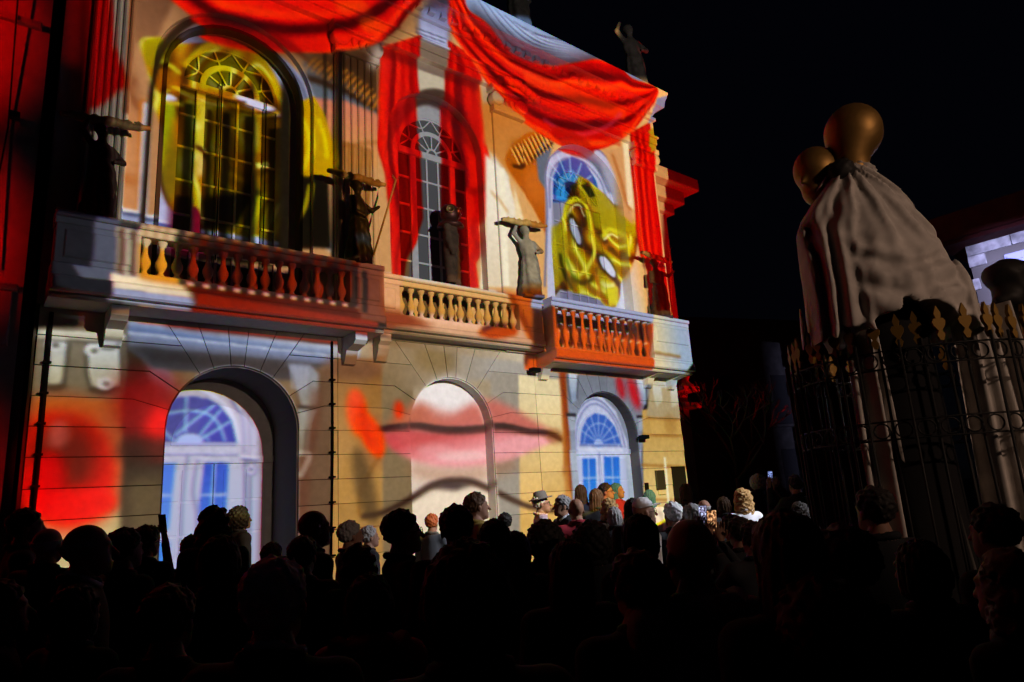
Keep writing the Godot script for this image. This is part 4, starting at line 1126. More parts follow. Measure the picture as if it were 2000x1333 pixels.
func facade() -> Node3D:
	var plaster := mat("plaster", lin(0.5, 0.48, 0.44), 0.9, 0.0, 0.07, 14.0)
	var stone: Array = [mat("stone", lin(0.5, 0.48, 0.44), 0.88, 0.0, 0.09, 14.0), mat("stone_pale", lin(0.52, 0.5, 0.46), 0.88, 0.0, 0.08, 16.0), mat("stone_dull", lin(0.47, 0.45, 0.41), 0.9, 0.0, 0.1, 12.0)]
	var joint := mat("mortar", lin(0.09, 0.083, 0.075), 0.95)
	var wood := mat("painted_wood", lin(0.52, 0.51, 0.49), 0.6, 0.0, 0.1, 12.0)
	var glasses := [mat("dark_window_glass", lin(0.1, 0.1, 0.095), 0.25), mat("curtained_window_glass", lin(0.1, 0.1, 0.1), 0.25), mat("pale_window_glass", lin(0.33, 0.33, 0.33), 0.35)]
	var pale_glass := mat("curtained_glass", lin(0.42, 0.42, 0.42), 0.35)
	var bars := mat("dark_iron", lin(0.03, 0.03, 0.03), 0.5, 0.6)
	var t := thing("theatre_building", "tall two storey theatre front lit by a projected face, red curtains and gold masks", "building")
	# --- lower storey: dark backing with the openings cut out, then the stones in front
	var openings := [arch(LD[0], LD[1], LD[2], -0.2), arch(NI[0], NI[1], NI[2], -0.2), arch(RD[0], RD[1], RD[2], -0.2)]
	var edges := [0.62, 3.32, 5.4, 7.4, 9.5, 11.67, 14.4]
	var st := st_new()
	for k in 6:
		var deep: float = [-1.12, -1.12, -0.5, -0.5, -0.5, -0.5][k]
		var polys := [rect(edges[k], -0.1, edges[k + 1], 4.74)]
		for o in openings:
			polys = cut(polys, o)
		for p in polys:
			ext(st, p, deep, -0.03)
	commit("backing_wall", st, joint, t)
	# the faces of the door recesses
	for dd in [[LD, -1.1], [RD, -0.3]]:
		var o: Array = dd[0]
		st = st_new()
		ring(o[0], o[2], o[1] - 0.02, o[1] + 0.02, dd[1], -0.035, st)
		for s in [-1.0, 1.0]:
			box(st, Vector3(o[0] + s * o[1] - 0.02, 0, dd[1]), Vector3(o[0] + s * o[1] + 0.02, o[2], -0.035))
		commit("door_reveal", st, mat("brown_reveal", lin(0.1, 0.082, 0.068), 0.9), t)
	var cols := [[0.66, 5.02, LD], [5.02, 9.55, NI], [9.55, 14.42, RD]]
	for c in cols:
		var o: Array = c[2]
		var ctr := Vector2(o[0], o[2])
		var R: float = o[1] + 0.5
		var hole := arch(o[0], o[1], o[2], -0.2)
		var disk := sector(ctr, 0.0, R, 0.0, PI, 24)
		var angles := []
		for k in range(8, 11):
			angles.append(asin(clampf((COURSE[k] - o[2]) / R, 0.02, 0.98)))
		var wedge_from: float = angles[-1]
		for side in 2:
			var lo_x: float = c[0] if side == 0 else o[0]
			var hi_x: float = o[0] if side == 0 else c[1]
			for k in COURSE.size() - 1:
				var polys := [rect(lo_x, COURSE[k], hi_x, COURSE[k + 1])]
				if COURSE[k + 1] > o[2] + 0.02:
					polys = cut(polys, disk)
					if k < 10:
						var a0: float = 0.0 if k <= 7 else angles[k - 8]
						var a1: float = angles[0] if k <= 7 else angles[k - 7]
						var sec := sector(ctr, o[1], R + 0.01, a0, a1, 5) if side == 1 else sector(ctr, o[1], R + 0.01, PI - a1, PI - a0, 5)
						for q in polys.size():
							var joined := Geometry2D.merge_polygons(polys[q], sec)
							if joined.size() == 1:
								polys[q] = joined[0]
								break
							if q == polys.size() - 1:
								print("unjoined ", c[0], " ", side, " ", k, " ", joined.size())
					else:
						polys = cut(polys, sector(ctr, 0.0, 4.0, wedge_from, PI - wedge_from, 2))
				polys = cut(polys, hole)
				for p in polys:
					for q in Geometry2D.offset_polygon(p, -0.007 if c[0] < 1.0 else -0.0045):
						st = st_new()
						ext(st, q, -0.06, rng.randf_range(-0.01, 0.01))
						commit("stone", st, stone[rng.randi() % 3], t)
		var fan := [wedge_from, PI * 0.5 - 0.36, PI * 0.5 - 0.1, PI * 0.5 + 0.1, PI * 0.5 + 0.36, PI - wedge_from]
		for k in 5:
			for p in common([sector(ctr, o[1], 3.4, fan[k], fan[k + 1], 4)], rect(o[0] - 3.0, 3.0, o[0] + 3.0, 4.74)):
				for q in Geometry2D.offset_polygon(p, -0.006):
					st = st_new()
					ext(st, q, -0.06, 0.002 if k != 2 else 0.006)
					commit("voussoir", st, stone[k % 3], t)
	# doors and the blind niche
	for dd in [[LD, -1.1, "left"], [RD, -0.3, "right"]]:
		var o: Array = dd[0]
		var z: float = dd[1]
		for side in 2:
			st = st_new()
			var xa: float = o[0] - o[1] if side == 0 else o[0] + 0.006
			var xb: float = o[0] - 0.006 if side == 0 else o[0] + o[1]
			soft_box(st, Vector3(xa, 0.02, z - 0.05), Vector3(xb, 2.62, z), 0.006)
			var leaf := commit("door", st, wood, t)
			for px in 2:
				for py in 3:
					st = st_new()
					var w := (xb - xa - 0.34) * 0.5
					var x := xa + 0.15 + px * (w + 0.04)
					soft_box(st, Vector3(x, 0.95 + py * 0.53, z - 0.02), Vector3(x + w, 0.95 + py * 0.53 + 0.49, z + 0.006), 0.003)
					commit("pane", st, pale_glass, leaf)
			st = st_new()
			var hx := xb - 0.07 if side == 0 else xa + 0.07
			box(st, Vector3(hx - 0.012, 1.0, z + 0.002), Vector3(hx + 0.012, 1.16, z + 0.03))
			commit("handle", st, bars, leaf)
		st = st_new()
		ext(st, arch(o[0], o[1], o[2], 2.63), z - 0.05, z - 0.004)
		var fl := commit("fanlight", st, wood, t)
		st = st_new()
		ext(st, sector(Vector2(o[0], 2.9), 0.0, 0.68, 0.0, PI, 20), z - 0.03, z + 0.003)
		commit("pane", st, pale_glass, fl)
		st = st_new()
		box(st, Vector3(o[0] - o[1], 2.6, z - 0.03), Vector3(o[0] + o[1], 2.72, z + 0.03))
		commit("transom", st, wood, fl)
	st = st_new()
	ext(st, arch(NI[0], NI[1], NI[2], 0.0), -0.4, -0.28)
	commit("blind_niche", st, plaster, t)
	st = st_new()
	ring(NI[0], NI[2], NI[1] - 0.012, NI[1] + 0.012, -0.285, -0.03, st)
	for s in [-1.0, 1.0]:
		box(st, Vector3(NI[0] + s * NI[1] - 0.012, 0, -0.285), Vector3(NI[0] + s * NI[1] + 0.012, NI[2], -0.03))
	commit("niche_reveal", st, plaster, t)
	# --- upper storey wall
	var wins := [arch(LW[0], LW[1], LW[2], 4.9), arch(MW[0], MW[1], MW[2], 4.9), arch(RW[0], RW[1], RW[2], 4.9)]
	edges = [0.62, 3.215, 7.27, 11.7, 14.55]
	st = st_new()
	for k in 4:
		var polys := [rect(edges[k], 4.745, edges[k + 1], 11.4)]
		for o in wins:
			polys = cut(polys, o)
		for p in polys:
			ext(st, p, -0.5, 0.0)
	commit("upper_wall", st, plaster, t)
	st = st_new()
	ring(LW[0], LW[2], LW[1] - 0.15, LW[1] + 0.02, -0.48, -0.12, st)
	commit("arch_step", st, plaster, t)
	for s in [-1.0, 1.0]:
		st = st_new()
		var xa: float = LW[0] + s * (LW[1] - 0.065)
		box(st, Vector3(xa - 0.085, 4.9, -0.48), Vector3(xa + 0.085, LW[2], -0.12))
		commit("jamb_step", st, plaster, t)
	st = st_new()
	ring(LW[0], LW[2], LW[1] - 0.215, LW[1] - 0.152, -0.3, -0.1, st)
	for s in [-1.0, 1.0]:
		box(st, Vector3(LW[0] + s * (LW[1] - 0.184) - 0.031, 4.9, -0.3), Vector3(LW[0] + s * (LW[1] - 0.184) + 0.031, LW[2], -0.1))
	commit("dark_arch", st, mat("dark_arch", lin(0.06, 0.045, 0.035), 0.8), t)
	# windows: side lights, a three-light middle and a fan above
	for ww in [[LW, -0.45, 3.19], [MW, -0.2, 7.27], [RW, -0.3, 11.62]]:
		var o: Array = ww[0]
		var z: float = ww[1]
		var glass: Material = glasses[0 if ww[2] < 5.0 else (1 if ww[2] < 9.0 else 2)]
		var cx: float = ww[2]
		var top := 9.02 if cx < 5.0 else 8.85
		st = st_new()
		for p in cut([arch(o[0], o[1] + 0.02, o[2], 4.8)], rect(cx - 0.83, 4.5, cx + 0.83, top + 0.1)):
			for q in cut([p], sector(Vector2(cx, top + 0.1), 0.0, 0.84, -0.01, PI + 0.01, 24)):
				ext(st, q, z - 0.06, z)
		var fr := commit("window", st, wood, t)
		st = st_new()
		ext(st, rect(cx - 0.84, 4.8, cx + 0.84, top), z - 0.09, z - 0.05)
		ext(st, sector(Vector2(cx, top + 0.1), 0.0, 0.86, 0.0, PI, 24), z - 0.1, z - 0.06)
		commit("glass", st, glass, fr)
		for x in [-0.49, 0.49]:
			st = st_new()
			soft_box(st, Vector3(cx + x - 0.075, 4.8, z - 0.05), Vector3(cx + x + 0.075, top - 0.04, z + 0.01))
			commit("mullion", st, wood, fr)
		for x in [-0.14, 0.14]:
			st = st_new()
			soft_box(st, Vector3(cx + x - 0.022, 4.8, z - 0.05), Vector3(cx + x + 0.022, top - 0.02, z - 0.012), 0.006)
			commit("muntin", st, wood, fr)
		for k in 7:
			var y := top - 0.55 - k * 0.61
			if y < 5.0:
				continue
			for seg in [[-0.83, -0.57], [-0.41, 0.41], [0.57, 0.83]]:
				st = st_new()
				soft_box(st, Vector3(cx + seg[0], y - 0.022, z - 0.05), Vector3(cx + seg[1], y + 0.022, z - 0.014), 0.006)
				commit("muntin", st, wood, fr)
		st = st_new()
		soft_box(st, Vector3(cx - 0.83, top - 0.03, z - 0.05), Vector3(cx + 0.83, top + 0.12, z + 0.012))
		commit("transom", st, wood, fr)
		var c := Vector2(cx, top + 0.12)
		for rr in [[0.78, 0.86], [0.42, 0.52], [0.09, 0.14]]:
			st = st_new()
			ring(c.x, c.y, rr[0], rr[1], z - 0.05, z - 0.01, st)
			commit("fan_ring", st, wood, fr)
		for k in 5:
			var a := PI * (k + 1) / 6.0
			st = st_new()
			bar(st, c + Vector2(cos(a), sin(a)) * 0.13, c + Vector2(cos(a), sin(a)) * 0.43, 0.03, z - 0.05, z - 0.014)
			commit("fan_bar", st, wood, fr)
		for k in 4:
			var a := PI * (k + 0.5) / 4.0
			st = st_new()
			bar(st, c + Vector2(cos(a), sin(a)) * 0.5, c + Vector2(cos(a), sin(a)) * 0.8, 0.03, z - 0.05, z - 0.014)
			commit("fan_bar", st, wood, fr)
		for k in 4:      # the loops between the spokes
			var a := PI * (k + 0.0) / 4.0
			var b := PI * (k + 1.0) / 4.0
			st = st_new()
			var prev := Vector2.ZERO
			for j in 9:
				var u := j / 8.0
				var ang := lerpf(a, b, u)
				var p := c + Vector2(cos(ang), sin(ang)) * (0.8 - 0.2 * sin(PI * u))
				if j > 0:
					bar(st, prev, p, 0.026, z - 0.05, z - 0.016)
				prev = p
			commit("fan_loop", st, wood, fr)
	# --- fluted strips and their capitals
	for q in [[0.98, 1.56, true], [4.95, 5.82, true], [8.78, 9.62, false], [13.6, 14.42, false]]:
		var n := 6 if q[2] else 1
		st = st_new()
		var w: float = q[1] - q[0]
		if q[2]:
			for k in n:
				var a: float = q[0] + w * k / n
				soft_box(st, Vector3(a + 0.018, 4.75, -0.02), Vector3(a + w / n - 0.018, 10.35, 0.14), 0.02)
			box(st, Vector3(q[0], 4.75, -0.02), Vector3(q[1], 10.35, 0.085))
		else:
			soft_box(st, Vector3(q[0], 4.75, -0.02), Vector3(q[1], 10.35, 0.07), 0.015)
		var pl := commit("pilaster", st, plaster, t)
		st = st_new()
		soft_box(st, Vector3(q[0] - 0.04, 10.352, -0.02), Vector3(q[1] + 0.04, 10.5, 0.2), 0.03)
		soft_box(st, Vector3(q[0] - 0.1, 10.83, -0.02), Vector3(q[1] + 0.1, 10.98, 0.26), 0.03)
		box(st, Vector3(q[0] + 0.02, 10.5, -0.02), Vector3(q[1] - 0.02, 10.83, 0.15))
		var pts := PackedVector2Array([Vector2(0, 0.1), Vector2(0.06, 0.12), Vector2(0.1, 0.09), Vector2(0.15, 0.1), Vector2(0.17, 0.05), Vector2(0.17, -0.1)])
		for x in [q[0] + 0.06, q[1] - 0.06]:
			lathe(st, pts, 14, Transform3D(Basis(Vector3.RIGHT, PI / 2), Vector3(x, 10.66, 0.15)))
		for k in 4:
			var x: float = lerpf(q[0] + 0.2, q[1] - 0.2, k / 3.0)
			lathe(st, PackedVector2Array([Vector2(0.0, 0.1), Vector2(0.05, 0.07), Vector2(0.07, 0), Vector2(0.03, -0.1), Vector2(0, -0.12)]), 8, Transform3D(Basis(), Vector3(x, 10.68, 0.16)))
		commit("capital", st, plaster, pl)
	# --- entablature
	for q in [["architrave", 10.98, 11.18, 0.14], ["architrave", 11.182, 11.36, 0.18], ["architrave", 11.362, 11.42, 0.24], ["frieze", 11.422, 11.92, 0.13], ["cornice", 11.922, 12.02, 0.22]]:
		st = st_new()
		soft_box(st, Vector3(0.5 - q[3] * 0.5, q[1], -0.5), Vector3(14.5 + q[3] * 0.4, q[2], q[3]), 0.012)
		commit(q[0], st, plaster, t)
	var prof := [[12.02, 0.2], [12.14, 0.3], [12.2, 0.42], [12.22, 0.5], [12.42, 0.54], [12.5, 0.58], [12.62, 0.62], [12.66, 0.62]]
	st = st_new()
	flat(st)
	for k in prof.size() - 1:
		var a: Array = prof[k]
		var b: Array = prof[k + 1]
		quad(st, Vector3(0.5 - a[1] * 0.4, a[0], a[1]), Vector3(14.3 + a[1] * 0.7, a[0], a[1]), Vector3(14.3 + b[1] * 0.7, b[0], b[1]), Vector3(0.5 - b[1] * 0.4, b[0], b[1]))
		quad(st, Vector3(14.3 + a[1] * 0.7, a[0], a[1]), Vector3(14.3 + a[1] * 0.7, a[0], -1.0), Vector3(14.3 + b[1] * 0.7, b[0], -1.0), Vector3(14.3 + b[1] * 0.7, b[0], b[1]))
		quad(st, Vector3(0.5 - a[1] * 0.4, a[0], -1.0), Vector3(0.5 - a[1] * 0.4, a[0], a[1]), Vector3(0.5 - b[1] * 0.4, b[0], b[1]), Vector3(0.5 - b[1] * 0.4, b[0], -1.0))
	quad(st, Vector3(0.25, 12.66, 0.62), Vector3(14.73, 12.66, 0.62), Vector3(14.73, 12.66, -1.0), Vector3(0.25, 12.66, -1.0))
	quad(st, Vector3(0.4, 12.02, -1.0), Vector3(14.44, 12.02, -1.0), Vector3(14.44, 12.02, 0.2), Vector3(0.4, 12.02, 0.2))
	commit("cornice", st, plaster, t)
	for k in 46:
		st = st_new()
		soft_box(st, Vector3(0.7 + k * 0.3, 12.03, 0.1), Vector3(0.85 + k * 0.3, 12.17, 0.34), 0.012)
		commit("dentil", st, stone[k % 2], t)
	# body of the house behind
	st = st_new()
	box(st, Vector3(0.62, 0, -7.0), Vector3(14.4, 12.6, -1.2))
	box(st, Vector3(14.2, 0, -1.2), Vector3(14.4, 12.0, -0.5))
	commit("side_wall", st, plaster, t)
	# --- garlanded relief on the entablature
	for q in [[8.96, 11.18, 9.51, 11.27, 10.05, 11.02], [7.65, 12.4, 7.93, 12.25, 8.13, 12]]:
		st = st_new()
		for k in 9:
			var u := k / 8.0
			var p := Vector2(q[0], q[1]).lerp(Vector2(q[2], q[3]), minf(u * 2.0, 1.0)).lerp(Vector2(q[4], q[5]), maxf(u * 2.0 - 1.0, 0.0))
			lathe(st, PackedVector2Array([Vector2(0, 0.12), Vector2(0.09, 0.07), Vector2(0.11, 0), Vector2(0.08, -0.07), Vector2(0, -0.1)]), 7, Transform3D(Basis(Vector3(1, 0.3, 0).normalized(), k * 0.9), Vector3(p.x, p.y, 0.2)))
		commit("carved_swag", st, plaster, t)
	# --- balcony
	var bal := Node3D.new()
	bal.name = "balcony"
	t.add_child(bal, true)
	for q in [[0.7, 5.62, 0.65, 4.76], [5.625, 9.62, 0.35, 4.86], [9.625, 14.36, 0.65, 4.57]]:
		var z: float = q[2]
		st = st_new()
		var up: float = 4.98 if q[0] < 9.0 else 4.76
		soft_box(st, Vector3(q[0], q[3], -0.02), Vector3(q[1], up, z + 0.06), 0.03)
		soft_box(st, Vector3(q[0], q[3] - 0.07, -0.02), Vector3(q[1], q[3] - 0.002, z - 0.04), 0.03)
		commit("slab", st, stone[0], bal)
		st = st_new()
		soft_box(st, Vector3(q[0], up + 0.002, z - 0.3), Vector3(q[1], 5.16 if q[0] < 9.0 else 4.82, z), 0.015)
		commit("plinth", st, stone[1], bal)
		st = st_new()
		soft_box(st, Vector3(q[0], 5.72, z - 0.28), Vector3(q[1], 5.82, z - 0.01), 0.015)
		soft_box(st, Vector3(q[0], 5.822, z - 0.32), Vector3(q[1], 5.91, z + 0.03), 0.02)
		commit("rail", st, stone[1], bal)
	for q in [[0.72, 1.74, 0.65], [4.96, 5.618, 0.65], [5.63, 6.1, 0.35], [8.96, 9.61, 0.35], [9.63, 9.72, 0.65], [12.9, 14.35, 0.65]]:
		st = st_new()
		soft_box(st, Vector3(q[0], 5.162 if q[0] < 9.62 else 4.822, q[2] - 0.34), Vector3(q[1], 5.718, q[2] - 0.015), 0.01)
		var pier := commit("pier", st, stone[2], bal)
		st = st_new()
		if q[1] - q[0] > 0.3:
			soft_box(st, Vector3(q[0] + 0.1, 5.24, q[2] - 0.03), Vector3(q[1] - 0.1, 5.64, q[2] + 0.012), 0.02)
			commit("panel", st, stone[2], pier)
	var prof2 := PackedVector2Array([Vector2(0.06, 5.16), Vector2(0.06, 5.2), Vector2(0.042, 5.22), Vector2(0.036, 5.25), Vector2(0.06, 5.29), Vector2(0.082, 5.35), Vector2(0.08, 5.4), Vector2(0.056, 5.45), Vector2(0.038, 5.52), Vector2(0.034, 5.6), Vector2(0.04, 5.64), Vector2(0.06, 5.655), Vector2(0.06, 5.68), Vector2(0.072, 5.69), Vector2(0.072, 5.722)])
	st = st_new()
	lathe(st, prof2, 12)
	st.generate_normals()
	var bm := st.commit()
	for q in [[1.82, 4.86, 15, 0.5], [6.18, 8.88, 13, 0.2], [9.84, 12.78, 12, 0.5]]:
		for k in q[2]:
			var o := put("baluster", bm, stone[k % 3], bal)
			o.position = Vector3(lerpf(q[0], q[1], float(k) / (q[2] - 1)), 0, q[3])
			o.rotation.y = rng.randf() * TAU
			if q[0] > 9.0:
				o.scale.y = 1.62
				o.position.y = 5.722 * (1.0 - 1.62)
	for x in [1.55, 5.2, 5.82, 9.75, 13.2, 14.1]:
		st = st_new()
		var z := 0.28 if x > 5.5 and x < 9.0 else 0.56
		var pf := PackedVector2Array([Vector2(-0.02, 4.2), Vector2(0.1, 4.22), Vector2(0.16, 4.34), Vector2(0.2, 4.44), Vector2(z - 0.08, 4.5), Vector2(z, 4.56), Vector2(z, 4.7), Vector2(-0.02, 4.7)])
		var s2 := st_new()
		ext(s2, pf, -0.11, 0.11)
		s2.generate_normals()
		st.append_from(s2.commit(), 0, Transform3D(Basis(Vector3(0, 0, 1), Vector3.UP, Vector3(-1, 0, 0)), Vector3(x, -0.02 if z > 0.5 else 0.08, 0)))
		put("bracket", st.commit(), stone[1], bal)
	return t

func roof_figure(called: String, label: String, at: Vector3, turn: float, arms: bool, group := "") -> void:
	pass

# a draped stone or bronze figure; the loaf it may carry is a thing of its own
var figure_nets := {}

func figure(called: String, label: String, at: Vector3, turn: float, tall: float, m: Material, pose: int, group := "") -> Node3D:
	if not figure_nets.has(pose):
		figure_nets[pose] = nets(Vector3(-0.5, -0.02, -0.4), Vector3(0.5, 2.1, 0.5), 0.026, func(p: Vector3) -> float:
			var fold := 0.02 * sin(atan2(p.x, p.z) * 7.0 + p.y * 3.0) * clampf(1.3 - p.y, 0.0, 1.0) + 0.01 * sin(p.x * 30.0 + p.y * 24.0) * clampf(1.5 - p.y, 0.0, 1.0)
			var lean := Vector3(p.x - 0.06 * sin(p.y * 2.2), p.y, p.z)
			var d := cap(lean, Vector3(0.0, 0.1, 0), Vector3(0, 0.8, 0), 0.27, 0.19)
			d = smin(d, cap(lean, Vector3(0, 0.8, 0), Vector3(0, 1.12, 0), 0.16, 0.15), 0.1)
			d = smin(d, ell(lean, Vector3(0, 1.22, 0), Vector3(0.2, 0.2, 0.14)), 0.1) + fold
			d = smin(d, cap(lean, Vector3(0.0, 1.35, 0), Vector3(0, 1.5, 0.02), 0.07, 0.06), 0.06)
			d = smin(d, ell(lean, Vector3(0.0, 1.6, 0.03), Vector3(0.088, 0.118, 0.108)), 0.03)
			d = smin(d, ell(lean, Vector3(0.0, 1.66, -0.02), Vector3(0.1, 0.09, 0.11)), 0.03)
			d = smin(d, cap(lean, Vector3(0, 1.585, 0.12), Vector3(0, 1.56, 0.145), 0.012, 0.016), 0.02)
			if pose == 0:      # both arms raised
				d = smin(d, cap(lean, Vector3(-0.17, 1.33, 0), Vector3(-0.33, 1.5, 0.04), 0.06, 0.048), 0.05)
				d = smin(d, cap(lean, Vector3(-0.33, 1.5, 0.04), Vector3(-0.2, 1.74, 0.02), 0.046, 0.036), 0.04)
				d = smin(d, cap(lean, Vector3(0.17, 1.33, 0), Vector3(0.3, 1.12, 0.08), 0.06, 0.05), 0.05)
				d = smin(d, cap(lean, Vector3(0.3, 1.12, 0.08), Vector3(0.1, 1.02, 0.2), 0.046, 0.036), 0.04)
			elif pose == 1:    # one arm held out to a staff
				d = smin(d, cap(lean, Vector3(0.17, 1.33, 0), Vector3(0.3, 1.2, 0.12), 0.058, 0.045), 0.05)
				d = smin(d, cap(lean, Vector3(0.3, 1.2, 0.12), Vector3(0.44, 1.32, 0.2), 0.042, 0.034), 0.04)
				d = smin(d, cap(lean, Vector3(-0.17, 1.33, 0), Vector3(-0.24, 1.05, 0.05), 0.06, 0.048), 0.05)
				d = smin(d, cap(lean, Vector3(-0.24, 1.05, 0.05), Vector3(-0.08, 0.95, 0.2), 0.046, 0.036), 0.04)
			else:              # arms down
				for s in [-1.0, 1.0]:
					d = smin(d, cap(lean, Vector3(0.17 * s, 1.33, 0), Vector3(0.25 * s, 1.05, 0.02), 0.06, 0.05), 0.05)
					d = smin(d, cap(lean, Vector3(0.25 * s, 1.05, 0.02), Vector3(0.2 * s, 0.82, 0.12), 0.046, 0.036), 0.04)
			return d)
	var o := thing(called, label, "statue", at, turn, group)
	var st := st_new()
	nets_into(st, figure_nets[pose])
	var b := commit("figure", st, m, o)
	b.scale = Vector3.ONE * tall / 1.75
	st = st_new()
	soft_box(st, Vector3(-0.26, -0.06, -0.24), Vector3(0.26, 0.02, 0.24), 0.02)
	var base := commit("base", st, m, o)
	base.scale = Vector3.ONE * tall / 1.75
	return o

func loaf(label: String, at: Vector3, length: float, tilt: float, m: Material) -> void:
	var st := st_new()
	var pts := PackedVector3Array()
	var r := []
	for k in 41:
		var u := k / 40.0
		pts.append(Vector3((u - 0.5) * length, 0.012 * sin(u * 14.0), 0))
		r.append(0.07 * pow(sin(PI * (0.05 + 0.9 * u)), 0.4) * (1.0 + 0.1 * sin(u * 38.0)))
	tube(st, pts, r, 10)
	for k in 7:
		var x := (k - 3) * length * 0.12
		tube(st, PackedVector3Array([Vector3(x - 0.06, 0.05, 0.03), Vector3(x, 0.06, 0.02), Vector3(x + 0.06, 0.05, 0.0)]), [0.008, 0.022, 0.008], 6)
	var o := commit("bread_loaf", st, m)
	o.position = at
	o.rotation.z = tilt
	tag(o, label, "bread loaf", "long loaves carried by the balcony figures")

func balcony_figures() -> void:
	var grey := mat("grey_stone_figure", lin(0.22, 0.22, 0.22), 0.9, 0.0, 0.35, 9.0, 1.5)
	var bronze := mat("weathered_bronze", lin(0.045, 0.04, 0.028), 0.5, 0.5, 0.4, 9.0, 1.0)
	var dark := mat("dark_figure", lin(0.05, 0.03, 0.028), 0.7, 0.0, 0.3, 9.0, 1.0)
	var crust := mat("crust", lin(0.4, 0.27, 0.1), 0.6, 0.0, 0.4, 14.0, 1.0)
	var dark_crust := mat("dark_crust", lin(0.3, 0.2, 0.09), 0.6, 0.0, 0.4, 14.0, 1.0)
	figure("balcony_statue", "dark red draped statue on the left corner pier of the balcony", Vector3(1.18, 5.94, 0.44), 0.3, 1.47, dark, 0, "figures along the balcony")
	figure("balcony_statue", "black bronze statue with outstretched arm beside the left window", Vector3(5.2, 5.94, 0.44), 0.5, 1.62, bronze, 1, "figures along the balcony")
	figure("balcony_statue", "grey stone statue with a loaf on its head beside the right window", Vector3(9.32, 5.94, 0.3), -0.2, 1.66, grey, 0, "figures along the balcony")
	figure("balcony_statue", "dark statue at the far right corner of the balcony", Vector3(13.52, 5.94, 0.44), -0.4, 1.58, dark, 1, "figures along the balcony")
	loaf("long loaf on the dark red statue at the left corner", Vector3(1.22, 7.46, 0.46), 1.15, 0.1, dark_crust)
	loaf("long golden loaf on the black bronze statue", Vector3(5.2, 7.6, 0.46), 1.15, 0.0, crust)
	loaf("long loaf on the grey stone statue", Vector3(9.28, 7.64, 0.34), 1.3, 0.08, crust)
	loaf("dark loaf on the statue at the far right corner", Vector3(13.6, 7.56, 0.46), 1.2, -0.06, dark_crust)
	# staffs
	for q in [["thin golden staff held by the black bronze statue", Vector3(5.42, 6.1, 0.62), Vector3(5.86, 7.62, 0.7), crust], ["thin staff held by the dark statue at the right corner", Vector3(13.74, 6.0, 0.62), Vector3(13.92, 7.75, 0.66), crust]]:
		var st := st_new()
		tube(st, PackedVector3Array([q[1], q[2]]), [0.018], 7)
		tube(st, PackedVector3Array([q[2] + Vector3(-0.07, 0.1, 0), q[2], q[2] + Vector3(0.08, 0.09, 0)]), [0.012], 6)
		tag(commit("staff", st, q[3]), q[0], "staff", "staffs of the balcony figures")
	# the diver in the middle: a round helmet on a heavy suit
	var t := thing("diving_suit", "old brown diving suit with round helmet standing behind the middle rail", "statue", Vector3(7.36, 5.94, 0.24), 0.6)
	var st := st_new()
	nets_into(st, nets(Vector3(-0.5, -0.02, -0.35), Vector3(0.5, 1.4, 0.4), 0.025, func(p: Vector3) -> float:
		var d := ell(p, Vector3(0, 1.0, 0), Vector3(0.2, 0.32, 0.16))
		for s in [-1.0, 1.0]:
			d = smin(d, cap(p, Vector3(0.1 * s, 0.75, 0), Vector3(0.13 * s, 0.06, 0.02), 0.13, 0.1), 0.06)
			d = smin(d, cap(p, Vector3(0.19 * s, 1.2, 0), Vector3(0.24 * s, 0.9, 0.04), 0.08, 0.07), 0.05)
			d = smin(d, cap(p, Vector3(0.24 * s, 0.9, 0.04), Vector3(0.22 * s, 0.6, 0.12), 0.07, 0.055), 0.05)
		return d + 0.008 * sin(p.y * 40.0 + p.x * 16.0)))
	commit("suit", st, mat("brown_canvas", lin(0.09, 0.05, 0.026), 0.9, 0.0, 0.4, 9.0), t)
	st = st_new()
	lathe(st, PackedVector2Array([Vector2(0.0, 1.72), Vector2(0.09, 1.71), Vector2(0.17, 1.65), Vector2(0.21, 1.55), Vector2(0.2, 1.44), Vector2(0.16, 1.36), Vector2(0.2, 1.34), Vector2(0.27, 1.26), Vector2(0.28, 1.22), Vector2(0.0, 1.2)]), 18)
	var h := commit("helmet", st, mat("copper", lin(0.09, 0.03, 0.02), 0.45, 0.6, 0.3, 9.0), t)
	for k in 3:
		st = st_new()
		var a := (k - 1) * 1.15
		lathe(st, PackedVector2Array([Vector2(0.0, 0.02), Vector2(0.055, 0.02), Vector2(0.06, 0.05), Vector2(0.085, 0.05), Vector2(0.085, -0.02)]), 14, Transform3D(Basis(Vector3.UP, a) * Basis(Vector3.RIGHT, PI / 2), Vector3(sin(a) * 0.19, 1.54, cos(a) * 0.19)))
		commit("porthole", st, mat("brass", lin(0.2, 0.12, 0.04), 0.4, 0.8), h)
	# figures on the roof
	figure("roof_statue", "pale stone statue standing on the right corner of the roof", Vector3(14.1, 12.68, 0.0), -0.3, 2.3, grey, 0, "statues on the roof edge")
	figure("roof_statue", "pale stone statue on the roof above the middle, cut by the top of the photo", Vector3(9.75, 12.68, 0.0), -0.2, 2.3, grey, 2, "statues on the roof edge")
	# wires on the wall
	var black := mat("black_cable", lin(0.012, 0.012, 0.012), 0.7)
	for q in [["black cable down the left end of the lower wall", [0.8, 4.62, 0.8, 1.2], 0.03], ["black cable on the wall between the first door and the niche", [4.9, 4.6, 4.88, 1.0], 0.02], ["thin dark cable hanging inside the first window", [3.02, 9.3, 3.02, 5.9], 0.012], ["second thin dark cable across the first window", [3.8, 9.2, 3.8, 5.9], 0.012]]:
		st = st_new()
		var z := 0.03 if q[1][1] < 5.0 else -0.38
		tube(st, PackedVector3Array([Vector3(q[1][0], q[1][1], z), Vector3(q[1][0] + 0.008, (q[1][1] + q[1][3]) * 0.5, z + 0.004), Vector3(q[1][2], q[1][3], z)]), [q[2]], 6)
